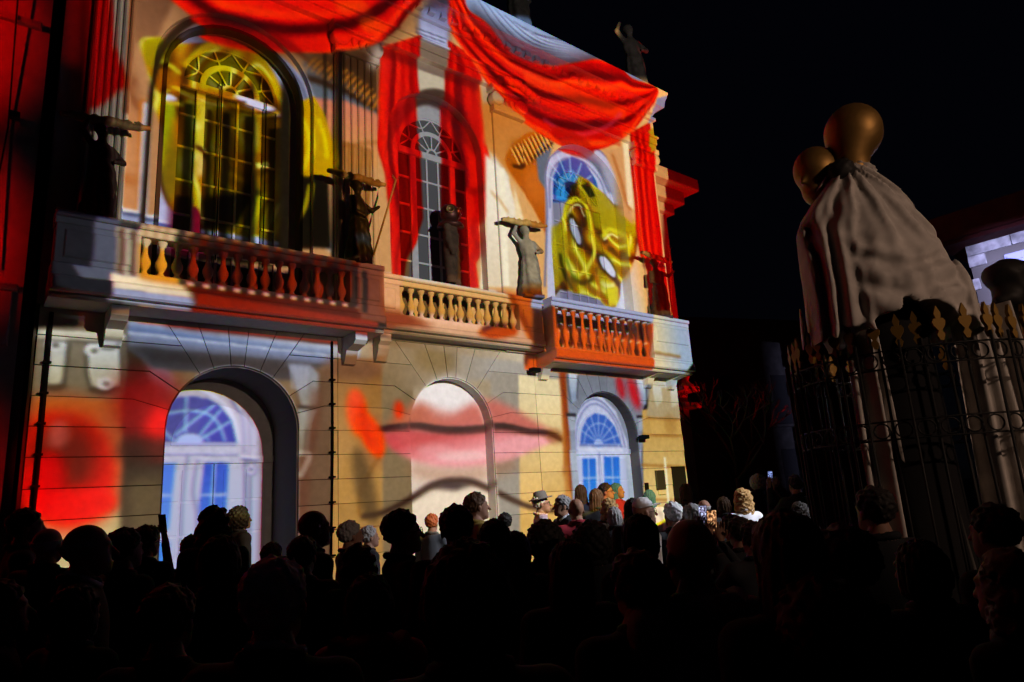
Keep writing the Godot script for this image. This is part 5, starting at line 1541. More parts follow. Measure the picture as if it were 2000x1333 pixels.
		if q[1][1] < 5.0:
			for k in 8:
				box(st, Vector3(q[1][0] - 0.05, COURSE[k + 2] + 0.02, z - 0.02), Vector3(q[1][0] + 0.05, COURSE[k + 2] + 0.05, z + 0.035))
		tag(commit("cable", st, black), q[0], "cable", "cables on the theatre front")
	# small fittings
	st = st_new()
	soft_box(st, Vector3(13.18, 1.72, 0.005), Vector3(13.5, 2.18, 0.05), 0.01)
	var sign := commit("wall_plaque", st, mat("plaque", lin(0.03, 0.028, 0.025), 0.35))
	tag(sign, "small dark plaque on the wall right of the second door", "plaque")
	st = st_new()
	soft_box(st, Vector3(13.24, 1.6, 0.005), Vector3(13.5, 1.71, 0.03), 0.006)
	tag(commit("wall_sign", st, mat("pale_plate", lin(0.5, 0.46, 0.36), 0.5)), "small pale plate under the dark plaque", "plate")
	st = st_new()
	soft_box(st, Vector3(12.76, 1.72, 0.01), Vector3(12.86, 1.9, 0.06), 0.01)
	tag(commit("intercom", st, black), "small black intercom on the right jamb of the second door", "intercom")
	for q in [["little black camera on a bracket under the middle balcony", 9.42, 4.32], ["little black floodlight under the right end of the balcony", 13.35, 4.48], ["little black camera beside the fanlight of the second door", 12.72, 2.92]]:
		st = st_new()
		soft_box(st, Vector3(q[1] - 0.11, q[2], 0.1), Vector3(q[1] + 0.11, q[2] + 0.09, 0.26), 0.012)
		box(st, Vector3(q[1] - 0.02, q[2] + 0.03, -0.01), Vector3(q[1] + 0.02, q[2] + 0.07, 0.12))
		tag(commit("camera", st, black), q[0], "camera")
	st = st_new()
	ext(st, rect(13.82, 0.05, 14.36, 2.26), -0.02, 0.012)
	tag(commit("side_door", st, mat("black_door", lin(0.008, 0.008, 0.008), 0.6)), "narrow black doorway at the right end of the theatre front", "door")

# ------------------------------------------------------------------ neighbours and ground
func surroundings() -> void:
	var st := st_new()
	flat(st)
	quad(st, Vector3(-150, 0, 150), Vector3(150, 0, 150), Vector3(150, 0, -150), Vector3(-150, 0, -150))
	tag(commit("ground", st, mat("paving", lin(0.09, 0.085, 0.08), 0.85, 0.0, 0.3, 5.0)), "", "", "", "structure")
	var red_plaster := mat("red_lit_plaster", lin(0.42, 0.38, 0.34), 0.9, 0.0, 0.12, 6.0)
	# the house on the left
	var t := thing("corner_house", "red lit plain plaster house wall at the left edge", "building")
	st = st_new()
	box(st, Vector3(-2.4, 0, -6.0), Vector3(0.44, 14.0, 0.45))
	commit("wall", st, red_plaster, t)
	st = st_new()
	soft_box(st, Vector3(-2.4, 8.6, 0.4), Vector3(0.34, 8.7, 0.54), 0.02)
	commit("ledge", st, red_plaster, t)
	st = st_new()
	soft_box(st, Vector3(-2.4, 4.73, 0.4), Vector3(0.38, 4.81, 0.57), 0.02)
	soft_box(st, Vector3(-2.4, 4.0, 0.4), Vector3(0.34, 4.728, 0.5), 0.02)
	commit("string_course", st, red_plaster, t)
	st = st_new()
	box(st, Vector3(0.445, 0, -0.3), Vector3(0.56, 12.0, 0.1))
	commit("downpipe", st, mat("dark_pipe", lin(0.015, 0.012, 0.012), 0.7), t)
	st = st_new()
	tube(st, PackedVector3Array([Vector3(0.06, 12.0, 0.48), Vector3(0.03, 9.0, 0.58), Vector3(0.09, 7.0, 0.48), Vector3(-0.02, 5.0, 0.6)]), [0.012], 6)
	tag(commit("cable", st, mat("black_cable", Color.BLACK)), "thin black cable hanging down the red wall", "cable", "cables on the theatre front")
	st = st_new()
	box(st, Vector3(0.1, 7.14, 0.44), Vector3(0.16, 7.2, 0.6))
	box(st, Vector3(0.08, 7.1, 0.54), Vector3(0.2, 7.18, 0.64))
	tag(commit("wall_bracket", st, mat("dark_iron", lin(0.03, 0.03, 0.03), 0.5, 0.6)), "small iron bracket on the red wall at the left", "bracket")
	# the wing behind the right corner
	t = thing("side_wing", "narrow red lit building wing with cornice behind the right corner", "building")
	st = st_new()
	box(st, Vector3(14.4, 0, -6.0), Vector3(16.85, 10.6, -1.5))
	commit("wall", st, red_plaster, t)
	for q in [[10.2, 10.5, 0.2], [10.502, 10.9, 0.45], [10.902, 11.3, 0.8]]:
		st = st_new()
		soft_box(st, Vector3(14.4, q[0], -6.0), Vector3(16.85 + q[2], q[1], -1.5 + q[2]), 0.03)
		commit("cornice", st, red_plaster, t)
	for y in [4.0, 4.5]:
		st = st_new()
		soft_box(st, Vector3(16.3, y, -2.0), Vector3(17.1, y + 0.16, -1.2), 0.03)
		commit("ledge", st, red_plaster, t)
	st = st_new()
	lathe(st, PackedVector2Array([Vector2(0, 0.5), Vector2(0.1, 0.44), Vector2(0.16, 0.3), Vector2(0.1, 0.16), Vector2(0.2, 0.08), Vector2(0.24, 0.0)]), 12, Transform3D(Basis(), Vector3(16.75, 4.66, -1.45)))
	commit("stone_urn", st, red_plaster, t)
	# the house on the right of the square, lit pale by the second picture
	var rubble := mat("coursed_stone", lin(0.5, 0.5, 0.5), 0.9, 0.0, 0.45, 8.0)
	t = thing("stone_house", "pale lit stone house front at the right edge behind the monument", "building")
	st = st_new()
	box(st, Vector3(15.86, 0, 6.6), Vector3(22.0, 6.3, 13.5))
	commit("wall", st, mat("mortar", Color.BLACK), t)
	for r in 26:
		var z := 6.58 - rng.randf() * 0.3
		while z < 10.5:
			var w := rng.randf_range(0.3, 0.9)
			var y := r * 0.24
			if not (z + w > 7.12 and z < 7.95 and y + 0.24 > 4.7 and y < 5.85):
				st = st_new()
				box(st, Vector3(15.8 + rng.randf() * 0.02, y + 0.008, maxf(z, 6.58) + 0.008), Vector3(15.88, y + 0.232, z + w - 0.008))
				commit("stone", st, rubble, t)
			z += w
	st = st_new()
	box(st, Vector3(15.83, 4.7, 7.2), Vector3(15.87, 5.85, 7.9))
	var sh := commit("shutter", st, mat("lilac_shutter", lin(0.28, 0.3, 0.55), 0.6), t)
	for k in 8:
		st = st_new()
		box(st, Vector3(15.81, 4.76 + k * 0.135, 7.24), Vector3(15.835, 4.86 + k * 0.135, 7.86))
		commit("slat", st, mat("lilac_shutter", Color.WHITE), sh)
	st = st_new()
	box(st, Vector3(15.35, 6.22, 6.2), Vector3(22.0, 6.3, 13.5))
	box(st, Vector3(15.3, 6.302, 6.15), Vector3(22.0, 6.85, 13.5))
	commit("roof", st, mat("dark_red_eave", lin(0.06, 0.01, 0.01), 0.9, 0.0, 0.3, 6.0), t)
	# dim house closing the far side of the square
	var dim := mat("dim_plaster", lin(0.1, 0.095, 0.085), 0.95, 0.0, 0.3, 5.0)
	t = thing("far_house", "dark house with shuttered windows closing the square behind the crowd", "building", Vector3(26, 0, -6), -0.35)
	st = st_new()
	box(st, Vector3(-9, 0, -4), Vector3(9, 9, 0))
	commit("wall", st, dim, t)
	for k in 5:
		for y in [0.9, 4.2]:
			st = st_new()
			soft_box(st, Vector3(-7.4 + k * 3.2, y, -0.02), Vector3(-6.2 + k * 3.2, y + 2.2, 0.05), 0.02)
			var w := commit("window", st, mat("dark_shutter", lin(0.03, 0.03, 0.03), 0.7), t)
			st = st_new()
			soft_box(st, Vector3(-7.55 + k * 3.2, y - 0.14, -0.02), Vector3(-6.05 + k * 3.2, y - 0.01, 0.14), 0.02)
			commit("sill", st, dim, w)
	# bare tree
	t = thing("bare_tree", "bare dark tree in front of the dark house", "tree", Vector3(16.2, 0, 0.2))
	st = st_new()
	var limbs := st_new()
	grow(st, Vector3.ZERO, Vector3(0.06, 1, 0).normalized(), 1.9, 0.11, 0)
	commit("trunk", st, mat("bark", lin(0.05, 0.045, 0.04), 0.95), t)
	rng.seed = 77
	for k in 5:
		grow(limbs, Vector3(0.1, 1.7 + 0.15 * k, 0), Vector3(cos(k * 1.3), 1.1, sin(k * 1.3)).normalized(), 1.2, 0.05, 3)
	commit("limbs", limbs, mat("bark", Color.BLACK), t)

func grow(st: SurfaceTool, p: Vector3, d: Vector3, l: float, r: float, depth: int) -> void:
	var q := p + d * l
	tube(st, PackedVector3Array([p, p + d * l * 0.5 + Vector3(0.03, 0, 0.02), q]), [r, r * 0.85, r * 0.66], 6)
	if depth > 0:
		for k in 3:
			var e := (d + Vector3(rng.randf_range(-0.8, 0.8), rng.randf_range(-0.1, 0.6), rng.randf_range(-0.8, 0.8))).normalized()
			grow(st, q, e, l * 0.68, r * 0.62, depth - 1)

func floodlight_with_flap(at: Vector3, edge: Vector3) -> void:   # the flap keeps the pale light off what lies left of the stone house
	var d := Vector3(edge.x - at.x, 0, edge.z - at.z).normalized()
	var t := thing("floodlight", "black floodlight with a side flap beside the projector tower", "floodlight", at)
	var black := mat("projector_black", Color.BLACK, 1.0)
	var st := st_new()
	box(st, Vector3(-0.45, -0.25, -0.008), Vector3(0.0, 0.25, 0.008))
	var o := commit("flap", st, black, t)
	o.transform = Transform3D(Basis(d.cross(Vector3.UP), Vector3.UP, -d), d * 0.49)
	st = st_new()
	box(st, Vector3(-0.5, 0.052, -0.008), Vector3(0.5, 0.4, 0.008))
	var o2 := commit("flap", st, black, t)
	o2.transform = Transform3D(Basis(d.cross(Vector3.UP), Vector3.UP, -d), d * 0.5)
	st = st_new()
	tube(st, PackedVector3Array([Vector3(-0.1, -at.y, 0.15), Vector3(-0.1, 0.0, 0.15)]), [0.03], 8)
	commit("stand", st, black, t)

# the tower that throws the picture: out of the frame, behind the crowd
func projector(films: Array) -> void:
	var black := mat("projector_black", Color.BLACK, 1.0)
	black.specular_mode = BaseMaterial3D.SPECULAR_DISABLED
	var t := thing("projector_tower", "black projector tower with three lamp housings behind the crowd", "projector")
	var places := [Vector3(-0.067, -0.05, 0), Vector3(0.067, -0.05, 0), Vector3(0.0, 0.075, 0)]
	var tint := [Color(1, 0, 0), Color(0, 1, 0), Color(0, 0, 1)]
	for k in 3:
		var lp: Vector3 = PROJ + places[k]
		var l := AreaLight3D.new()
		l.name = "projector_lamp"
		l.area_size = Vector2(0.00022, 0.00022)
		l.area_normalize_energy = true
		l.light_energy = 1320.0
		l.light_color = tint[k]
		l.shadow_enabled = true
		l.area_range = 60.0
		add_child(l, true)
		l.position = lp
		var c := []
		for q in [Vector3(X0, Y0, 0), Vector3(X1, Y0, 0), Vector3(X1, Y1, 0), Vector3(X0, Y1, 0)]:
			c.append(lp + (q - lp) * SLIDE_GAP / PROJ.z)
		var st := st_new()
		flat(st)
		var uv := [Vector2(0, 1), Vector2(1, 1), Vector2(1, 0), Vector2(0, 0)]
		for j in [0, 2, 1, 0, 3, 2]:
			st.set_uv(uv[j])
			st.add_vertex(c[j])
		var m := StandardMaterial3D.new()
		m.resource_name = "film"
		m.albedo_texture = films[k]
		m.transparency = BaseMaterial3D.TRANSPARENCY_ALPHA
		m.texture_repeat = false
		m.roughness = 1.0
		m.specular_mode = BaseMaterial3D.SPECULAR_DISABLED
		commit("slide", st, m, t)
		# a closed barrel round each lamp, open only where the film is
		st = st_new()
		var z0 := lp.z - SLIDE_GAP - 0.002
		var z1 := lp.z + 0.04
		var lo: Vector3 = c[0]
		var hi: Vector3 = c[2]
		var w := 0.004
		box(st, Vector3(lo.x - w, lo.y - w, z0), Vector3(lo.x, hi.y + w, z1))
		box(st, Vector3(hi.x, lo.y - w, z0), Vector3(hi.x + w, hi.y + w, z1))
		box(st, Vector3(lo.x, lo.y - w, z0), Vector3(hi.x, lo.y, z1))
		box(st, Vector3(lo.x, hi.y, z0), Vector3(hi.x, hi.y + w, z1))
		box(st, Vector3(lo.x - w, lo.y - w, z1), Vector3(hi.x + w, hi.y + w, z1 + 0.01))
		commit("lamp_housing", st, black, t)
	var st2 := st_new()
	box(st2, PROJ + Vector3(-0.4, -0.18, -0.02), PROJ + Vector3(0.4, -0.14, 0.5))
	commit("platform", st2, black, t)
	for q in [[-0.36, 0.03], [0.36, 0.03], [-0.36, 0.46], [0.36, 0.46]]:
		st2 = st_new()
		tube(st2, PackedVector3Array([Vector3(PROJ.x + q[0], 0, PROJ.z + q[1]), Vector3(PROJ.x + q[0], PROJ.y - 0.17, PROJ.z + q[1])]), [0.03], 8)
		commit("leg", st2, black, t)

# ------------------------------------------------------------------ the monument and its railing
func monument() -> void:
	var cloth := mat("draped_cloth", lin(0.5, 0.45, 0.4), 0.9, 0.0, 0.2, 14.0, 0.4)
	var gold := mat("gilded_head", lin(0.4, 0.22, 0.06), 0.52, 0.7, 0.35, 9.0)
	var dark := mat("dark_bronze", lin(0.02, 0.018, 0.016), 0.6, 0.3)
	var t := thing("draped_monument", "monument of a figure wrapped in pale cloth with a golden egg head", "monument", Vector3(5.13, 0.00, 8.88), -0.67)
	var n := FastNoiseLite.new()
	n.seed = 3
	n.frequency = 1.2
	var st := st_new()
	# x to the right of the picture, z towards the camera
	var rows := [[2.6, -0.47, 0.79], [2.95, -0.45, 0.75], [3.1, -0.44, 0.7], [3.3, -0.43, 0.62], [3.5, -0.4, 0.52], [3.7, -0.36, 0.42], [3.85, -0.26, 0.33], [3.97, -0.16, 0.26], [4.1, -0.05, 0.18], [4.3, -0.05, 0.18]]
	nets_into(st, nets(Vector3(-0.62, 2.68, -0.5), Vector3(0.9, 4.12, 0.56), 0.0155, func(p: Vector3) -> float:
		var k := 0
		while k < rows.size() - 2 and p.y > rows[k + 1][0]:
			k += 1
		var u: float = clampf((p.y - rows[k][0]) / (rows[k + 1][0] - rows[k][0]), 0.0, 1.0)
		var l := lerpf(rows[k][1], rows[k + 1][1], u)
		var r := lerpf(rows[k][2], rows[k + 1][2], u)
		var h := (r - l) * 0.5
		var deep := h * 0.72
		var q := Vector2((p.x - (l + r) * 0.5) / h, p.z / deep)
		var d := (q.length() - 1.0) * deep
		d = maxf(d, p.y - 4.09)
		d = maxf(d, 2.72 + 0.05 * sin(p.x * 17.0) - p.y)
		d = maxf(d, -ell(p, Vector3(0.13, 2.55, 0.25), Vector3(0.34, 0.37, 0.6)))
		var a := Vector2(p.x + 0.02, 4.1 - p.y)
		var b := Vector2(p.x - 0.16, 3.72 - p.y)
		var wob := n.get_noise_3d(p.x, p.y, p.z)
		var fan := sin(atan2(a.x, a.y) * 17.0 + a.length() * 5.0 + 3.0 * wob)
		var fine := sin(atan2(a.x, a.y) * 41.0 + 5.0 * wob)
		var sag := sin(b.length() * 34.0 + 4.0 * wob + p.x * 5.0)
		var hang := sin(p.x * 52.0 + p.z * 20.0 + 3.0 * n.get_noise_3d(p.x * 2.0, p.y * 0.5, p.z))
		var low := clampf((3.75 - p.y) * 2.5, 0.0, 1.0) * smoothstep(0.3, 0.42, absf(p.x - 0.15) + 0.05 * (3.3 - p.y))
		var swag := smoothstep(0.34, 0.56, b.length()) * clampf(1.0 - (p.y - 3.45) * 4.0, 0.0, 1.0)
		return d * 0.8 + lerpf(lerpf(0.018 * fan + 0.006 * fine, 0.017 * sag + 0.007 * fine, swag), 0.018 * hang, low)))
	commit("cloth", st, cloth, t)
	st = st_new()
	nets_into(st, nets(Vector3(-0.14, 3.9, -0.3), Vector3(0.42, 4.7, 0.3), 0.024, func(p: Vector3) -> float:
		var d := ell(p, Vector3(0.14, 4.37, 0), Vector3(0.21, 0.23, 0.22))
		d = smin(d, ell(p, Vector3(0.07, 4.18, 0), Vector3(0.12, 0.16, 0.13)), 0.1)
		return smin(d, cap(p, Vector3(0.12, 4.18, 0), Vector3(0.1, 3.94, 0), 0.09, 0.1), 0.04)))
	commit("golden_head", st, gold, t)
	st = st_new()
	nets_into(st, nets(Vector3(-0.4, 3.7, -0.36), Vector3(0.1, 4.36, 0.2), 0.02, func(p: Vector3) -> float:
		var d := ell(p, Vector3(-0.14, 4.13, -0.12), Vector3(0.17, 0.19, 0.17))
		d = smin(d, ell(p, Vector3(-0.16, 3.95, -0.1), Vector3(0.12, 0.13, 0.12)), 0.05)
		return smin(d, cap(p, Vector3(-0.28, 4.04, -0.06), Vector3(-0.3, 4.0, -0.05), 0.02, 0.02), 0.03)))
	commit("small_golden_head", st, gold, t)
	st = st_new()
	nets_into(st, nets(Vector3(-0.2, 3.86, -0.1), Vector3(0.1, 4.16, 0.26), 0.018, func(p: Vector3) -> float:
		return ell(p, Vector3(-0.05, 4.01, 0.08), Vector3(0.1, 0.1, 0.1)) + 0.012 * sin(p.x * 70.0) * sin(p.y * 80.0) * sin(p.z * 60.0)))
	commit("dark_curls", st, dark, t)
	st = st_new()
	lathe(st, PackedVector2Array([Vector2(0, 2.95), Vector2(0.3, 2.9), Vector2(0.26, 2.7), Vector2(0.3, 0.6), Vector2(0.46, 0.5), Vector2(0.5, 0.0)]), 20, Transform3D(Basis(), Vector3(0.14, 0, -0.05)))
	commit("pedestal", st, mat("dark_stone", lin(0.008, 0.007, 0.007), 0.9, 0.0, 0.3, 6.0), t)
	# long cloths hanging inside the railing
	for q in [[-0.06, 0.36, 2.9, 0.0], [0.72, 0.4, 2.9, 1.3]]:
		st = st_new()
		st.set_smooth_group(0)
		var m := 40
		for i in m:
			for j in 8:
				var p := []
				for e in [[0, 0], [1, 0], [1, 1], [0, 1]]:
					var u := float(i + e[0]) / m
					var v := float(j + e[1]) / 8.0
					var x: float = q[0] + (u - 0.5) * q[1] * (1.0 + 0.7 * v) + 0.06 * v
					p.append(Vector3(x, lerpf(q[2], 0.75, v), 0.12 + 0.06 * sin(u * 26.0 + q[3] + v) * (0.5 + 0.5 * v) - 0.05 * cos(u * 9.0)))
				quad(st, p[3], p[2], p[1], p[0])
		commit("hanging_cloth", st, cloth, t)
	# railing: a ring of spear-headed bars
	t = thing("spear_railing", "round iron railing with gilded spear heads about the draped monument", "fence", Vector3(5.64, 0.00, 8.90))
	var iron := mat("black_railing", lin(0.015, 0.014, 0.013), 0.6, 0.4)
	var tip := mat("gilded_tip", lin(0.2, 0.11, 0.02), 0.6, 0.4)
	st = st_new()
	tube(st, PackedVector3Array([Vector3(0, 0.06, 0), Vector3(0, 2.62, 0)]), [0.009], 6)
	st.generate_normals()
	var bar_mesh := st.commit()
	st = st_new()
	var spear := pv([-0.01, 2.58, -0.024, 2.616, -0.01, 2.643, -0.034, 2.679, -0.04, 2.706, -0.027, 2.728, -0.014, 2.724, -0.021, 2.76, 0, 2.814, 0.021, 2.76, 0.014, 2.724, 0.027, 2.728, 0.04, 2.706, 0.034, 2.679, 0.01, 2.643, 0.024, 2.616, 0.01, 2.58])
	ext(st, spear, -0.012, 0.012)
	st.generate_normals()
	var tip_mesh := st.commit()
	st = st_new()
	st.set_smooth_group(0)
	var circle := PackedVector3Array()
	for k in 17:
		circle.append(Vector3(cos(TAU * k / 16), sin(TAU * k / 16), 0) * 0.05)
	tube(st, circle, [0.006], 5)
	st.generate_normals()
	var ring_mesh := st.commit()
	var count := 40
	for k in count:
		var a := TAU * k / count
		var at := Vector3(sin(a), 0, cos(a)) * 0.84
		for q in [["bar", bar_mesh, iron, 0.0], ["spear_head", tip_mesh, tip, 0.0], ["scroll_ring", ring_mesh, iron, 2.5], ["scroll_ring", ring_mesh, iron, 2.03]]:
			var o := put(q[0], q[1], q[2], t)
			var b := a + (0.5 * TAU / count if q[0] == "scroll_ring" else 0.0)
			o.position = Vector3(sin(b), 0, cos(b)) * 0.84 + Vector3(0, q[3], 0)
			o.rotation = Vector3(rng.randf_range(-0.02, 0.02), b + (rng.randf_range(-0.25, 0.25) if q[0] == "spear_head" else 0.0), rng.randf_range(-0.012, 0.012) if q[0] == "spear_head" else 0.0)
	for y in [0.2, 1.97, 2.09, 2.44, 2.56]:
		st = st_new()
		var pts := PackedVector3Array()
		for k in 61:
			pts.append(Vector3(sin(TAU * k / 60), 0, cos(TAU * k / 60)) * 0.84 + Vector3(0, y, 0))
		tube(st, pts, [0.0065], 5)
		commit("hoop", st, iron, t)
	st = st_new()
	lathe(st, PackedVector2Array([Vector2(0, 0.08), Vector2(0.84 + 0.08, 0.08), Vector2(0.84 + 0.1, 0.0)]), 40)
	commit("kerb", st, mat("dark_stone", Color.BLACK), t)
	# black bust behind the railing at the edge of the picture
	t = thing("black_bust", "black bust of a head in a cap at the right edge behind the railing", "statue", Vector3(7.02, -0.05, 9.31), -0.6)
	st = st_new()
	nets_into(st, nets(Vector3(-0.4, 2.2, -0.35), Vector3(0.4, 3.75, 0.35), 0.028, func(p: Vector3) -> float:
		var d := ell(p, Vector3(0, 3.3, 0), Vector3(0.14, 0.19, 0.16))
		d = smin(d, ell(p, Vector3(0.0, 3.43, 0.0), Vector3(0.2, 0.14, 0.19)), 0.04)
		d = smin(d, ell(p, Vector3(-0.1, 3.2, 0.04), Vector3(0.12, 0.07, 0.1)), 0.05)
		d = smin(d, cap(p, Vector3(0, 3.15, 0), Vector3(0, 2.95, 0), 0.08, 0.1), 0.05)
		d = smin(d, ell(p, Vector3(0.02, 2.75, 0), Vector3(0.3, 0.26, 0.2)), 0.08)
		return smin(d, cap(p, Vector3(0, 2.6, 0), Vector3(0, 2.2, 0), 0.2, 0.16), 0.06) + 0.008 * sin(p.x * 40.0 + p.y * 30.0)))
	commit("head_and_shoulders", st, dark, t)
	st = st_new()
	soft_box(st, Vector3(-0.3, 0, -0.3), Vector3(0.3, 2.22, 0.3), 0.02)
	commit("plinth", st, mat("dark_stone", Color.BLACK), t)

# ------------------------------------------------------------------ people
var body_nets := {}
var head_nets := {}
var hair_nets := {}
var hand_net := []
var person_meshes := {}

func head_field(kind: int) -> Callable:
	var fat := [0.0, 0.004, -0.004, 0.002][kind] as float
	var nose := [0.0, 0.008, -0.004, 0.003][kind] as float
	return func(p: Vector3) -> float:
		var d := ell(p, Vector3(0, 0.035, -0.012), Vector3(0.076 + fat, 0.092, 0.097))
		d = smin(d, ell(p, Vector3(0, -0.035, 0.03), Vector3(0.058 + fat, 0.085, 0.062)), 0.03)
		d = smin(d, ell(p, Vector3(0, -0.075, 0.042), Vector3(0.044 + fat, 0.035, 0.046)), 0.02)
		d = smin(d, ell(p, Vector3(0, -0.1, 0.074), Vector3(0.018, 0.015, 0.016)), 0.02)
		d = smin(d, ell(p, Vector3(0, 0.026, 0.078), Vector3(0.05, 0.012, 0.016)), 0.02)
		for s in [-1.0, 1.0]:
			d = maxf(d, -(p - Vector3(0.031 * s, 0.004, 0.1)).length() + 0.017)
			d = smin(d, (p - Vector3(0.031 * s, 0.004, 0.073)).length() - 0.0125, 0.004)
			d = smin(d, ell(p, Vector3((0.078 + fat) * s, -0.006, -0.008), Vector3(0.011, 0.031, 0.019)), 0.008)
		d = smin(d, cap(p, Vector3(0, 0.012, 0.086), Vector3(0, -0.034, 0.108 + nose), 0.009, 0.014), 0.012)
		d = smin(d, ell(p, Vector3(0, -0.064, 0.087), Vector3(0.024, 0.006, 0.012)), 0.005)
		d = smin(d, ell(p, Vector3(0, -0.077, 0.085), Vector3(0.021, 0.007, 0.012)), 0.005)
		return smin(d, cap(p, Vector3(0, -0.06, -0.025), Vector3(0, -0.2, -0.045), 0.05 + fat, 0.06 + fat), 0.025)

func hair_field(kind: int) -> Callable:
	var n := FastNoiseLite.new()
	n.seed = 40 + kind
	n.frequency = 26.0
	return func(p: Vector3) -> float:
		var d := ell(p, Vector3(0, 0.045, -0.02), Vector3(0.086, 0.095, 0.104))
		if kind == 1:        # short
			d += 0.02 * n.get_noise_3d(p.x, p.y, p.z) - 0.006
			d = maxf(d, 0.5 * (p.z - 0.055) + 0.6 * (0.045 - p.y))
			return maxf(d, -0.075 - p.y)
		if kind == 2:        # long and straight
			d = smin(d, ell(p, Vector3(0, -0.1, -0.055), Vector3(0.105, 0.23, 0.075)), 0.05) + 0.014 * n.get_noise_3d(p.x * 2.0, p.y * 0.15, p.z * 2.0) + 0.004 * sin(atan2(p.x, p.z) * 24.0)
			return maxf(d, 0.7 * (p.z - 0.035) - 0.55 * maxf(0.0, p.y - 0.03))
		if kind == 3:        # big curls
			d = smin(d, ell(p, Vector3(0, 0.01, -0.03), Vector3(0.135, 0.14, 0.13)), 0.03)
			d += 0.014 * sin(p.x * 95.0 + 2.0 * n.get_noise_3d(p.x, p.y, p.z)) * sin(p.y * 90.0) * sin(p.z * 95.0)
			return maxf(d, 0.7 * (p.z - 0.05) - 0.5 * maxf(0.0, p.y - 0.06))
		if kind == 4:        # chin length
			d = smin(d, ell(p, Vector3(0, -0.01, -0.025), Vector3(0.103, 0.13, 0.105)), 0.03) + 0.016 * n.get_noise_3d(p.x * 1.6, p.y * 0.3, p.z * 1.6) + 0.004 * sin(atan2(p.x, p.z) * 22.0 + p.y * 20.0)
			return maxf(d, 0.8 * (p.z - 0.035) - 0.6 * maxf(0.0, p.y - 0.03))
		if kind == 5:        # wavy, to the shoulders
			d = smin(d, ell(p, Vector3(0, -0.07, -0.045), Vector3(0.12, 0.2, 0.09)), 0.05)
			d += 0.012 * sin(p.y * 70.0 + p.x * 50.0 + 3.0 * n.get_noise_3d(p.x, p.y, p.z)) + 0.005 * n.get_noise_3d(p.x * 2.0, p.y, p.z * 2.0)
			return maxf(d, 0.7 * (p.z - 0.04) - 0.5 * maxf(0.0, p.y - 0.03))
		# a fringe of hair round a bald crown
		d += 0.004 * n.get_noise_3d(p.x, p.y, p.z)
		d = maxf(d, p.y - 0.05)
		d = maxf(d, p.z - 0.02)
		return maxf(d, -0.06 - p.y)

func body_field(kind: int) -> Callable:   # 0 man, 1 woman, 2 with the right arm raised to the face
	var w := 0.9 if kind == 1 else 1.0
	return func(p: Vector3) -> float:
		var d := ell(p, Vector3(0, 1.24, -0.005), Vector3(0.19 * w, 0.25, 0.125))
		d = smin(d, ell(p, Vector3(0, 1.03, 0), Vector3(0.165, 0.2, 0.125)), 0.06)
		d = smin(d, ell(p, Vector3(0, 0.92, -0.01), Vector3(0.178, 0.14, 0.13)), 0.06)
		d = smin(d, cap(p, Vector3(-0.18 * w, 1.4, -0.015), Vector3(0.18 * w, 1.4, -0.015), 0.066, 0.066), 0.05)
		d = smin(d, cap(p, Vector3(0, 1.4, -0.03), Vector3(0, 1.53, -0.01), 0.075, 0.058), 0.05)
		for s in [-1.0, 1.0]:
			d = smin(d, cap(p, Vector3(0.09 * s, 0.88, 0), Vector3(0.1 * s, 0.48, 0.01), 0.088, 0.06), 0.04)
			d = smin(d, cap(p, Vector3(0.1 * s, 0.48, 0.01), Vector3(0.1 * s, 0.09, -0.02), 0.062, 0.044), 0.02)
			d = smin(d, cap(p, Vector3(0.1 * s, 0.05, -0.04), Vector3(0.115 * s, 0.04, 0.14), 0.046, 0.038), 0.03)
			if kind == 2:
				d = smin(d, cap(p, Vector3(0.195 * s, 1.39, 0), Vector3(0.1 + 0.2 * s, 1.2, 0.2), 0.062, 0.048), 0.04)
				d = smin(d, cap(p, Vector3(0.1 + 0.2 * s, 1.2, 0.2), Vector3(0.16 + 0.05 * s, 1.58, 0.33), 0.046, 0.032), 0.03)
			else:
				d = smin(d, cap(p, Vector3(0.195 * s * w, 1.39, 0), Vector3(0.245 * s * w, 1.12, -0.02), 0.062, 0.05), 0.04)
				d = smin(d, cap(p, Vector3(0.245 * s * w, 1.12, -0.02), Vector3(0.235 * s * w, 0.87, 0.06), 0.048, 0.034), 0.03)
		return d

func hand_mesh() -> Array:   # a relaxed right hand, wrist at the origin, fingers down, palm towards +z
	if hand_net.is_empty():
		hand_net = nets(Vector3(-0.06, -0.2, -0.04), Vector3(0.075, 0.03, 0.06), 0.006, func(p: Vector3) -> float:
			var d := ell(p, Vector3(0, -0.055, 0), Vector3(0.04, 0.052, 0.016))
			d = smin(d, cap(p, Vector3(0, 0.02, 0), Vector3(0, -0.02, 0), 0.028, 0.026), 0.02)
			for k in 4:
				var x := -0.03 + 0.02 * k
				var l: float = [0.062, 0.074, 0.068, 0.052][k]
				var m := Vector3(x * 1.15, -0.095 - l * 0.5, 0.008)
				d = smin(d, cap(p, Vector3(x, -0.088, 0), m, 0.0092, 0.0086), 0.006)
				d = smin(d, cap(p, m, m + Vector3(x * 0.05, -l * 0.42, 0.02), 0.0086, 0.0075), 0.004)
			d = smin(d, cap(p, Vector3(-0.026, -0.035, 0.006), Vector3(-0.05, -0.065, 0.022), 0.013, 0.0105), 0.01)
			return smin(d, cap(p, Vector3(-0.05, -0.065, 0.022), Vector3(-0.05, -0.095, 0.034), 0.0105, 0.0085), 0.004))
	return hand_net

const HEAD_AT := Vector3(0, 1.605, 0.01)

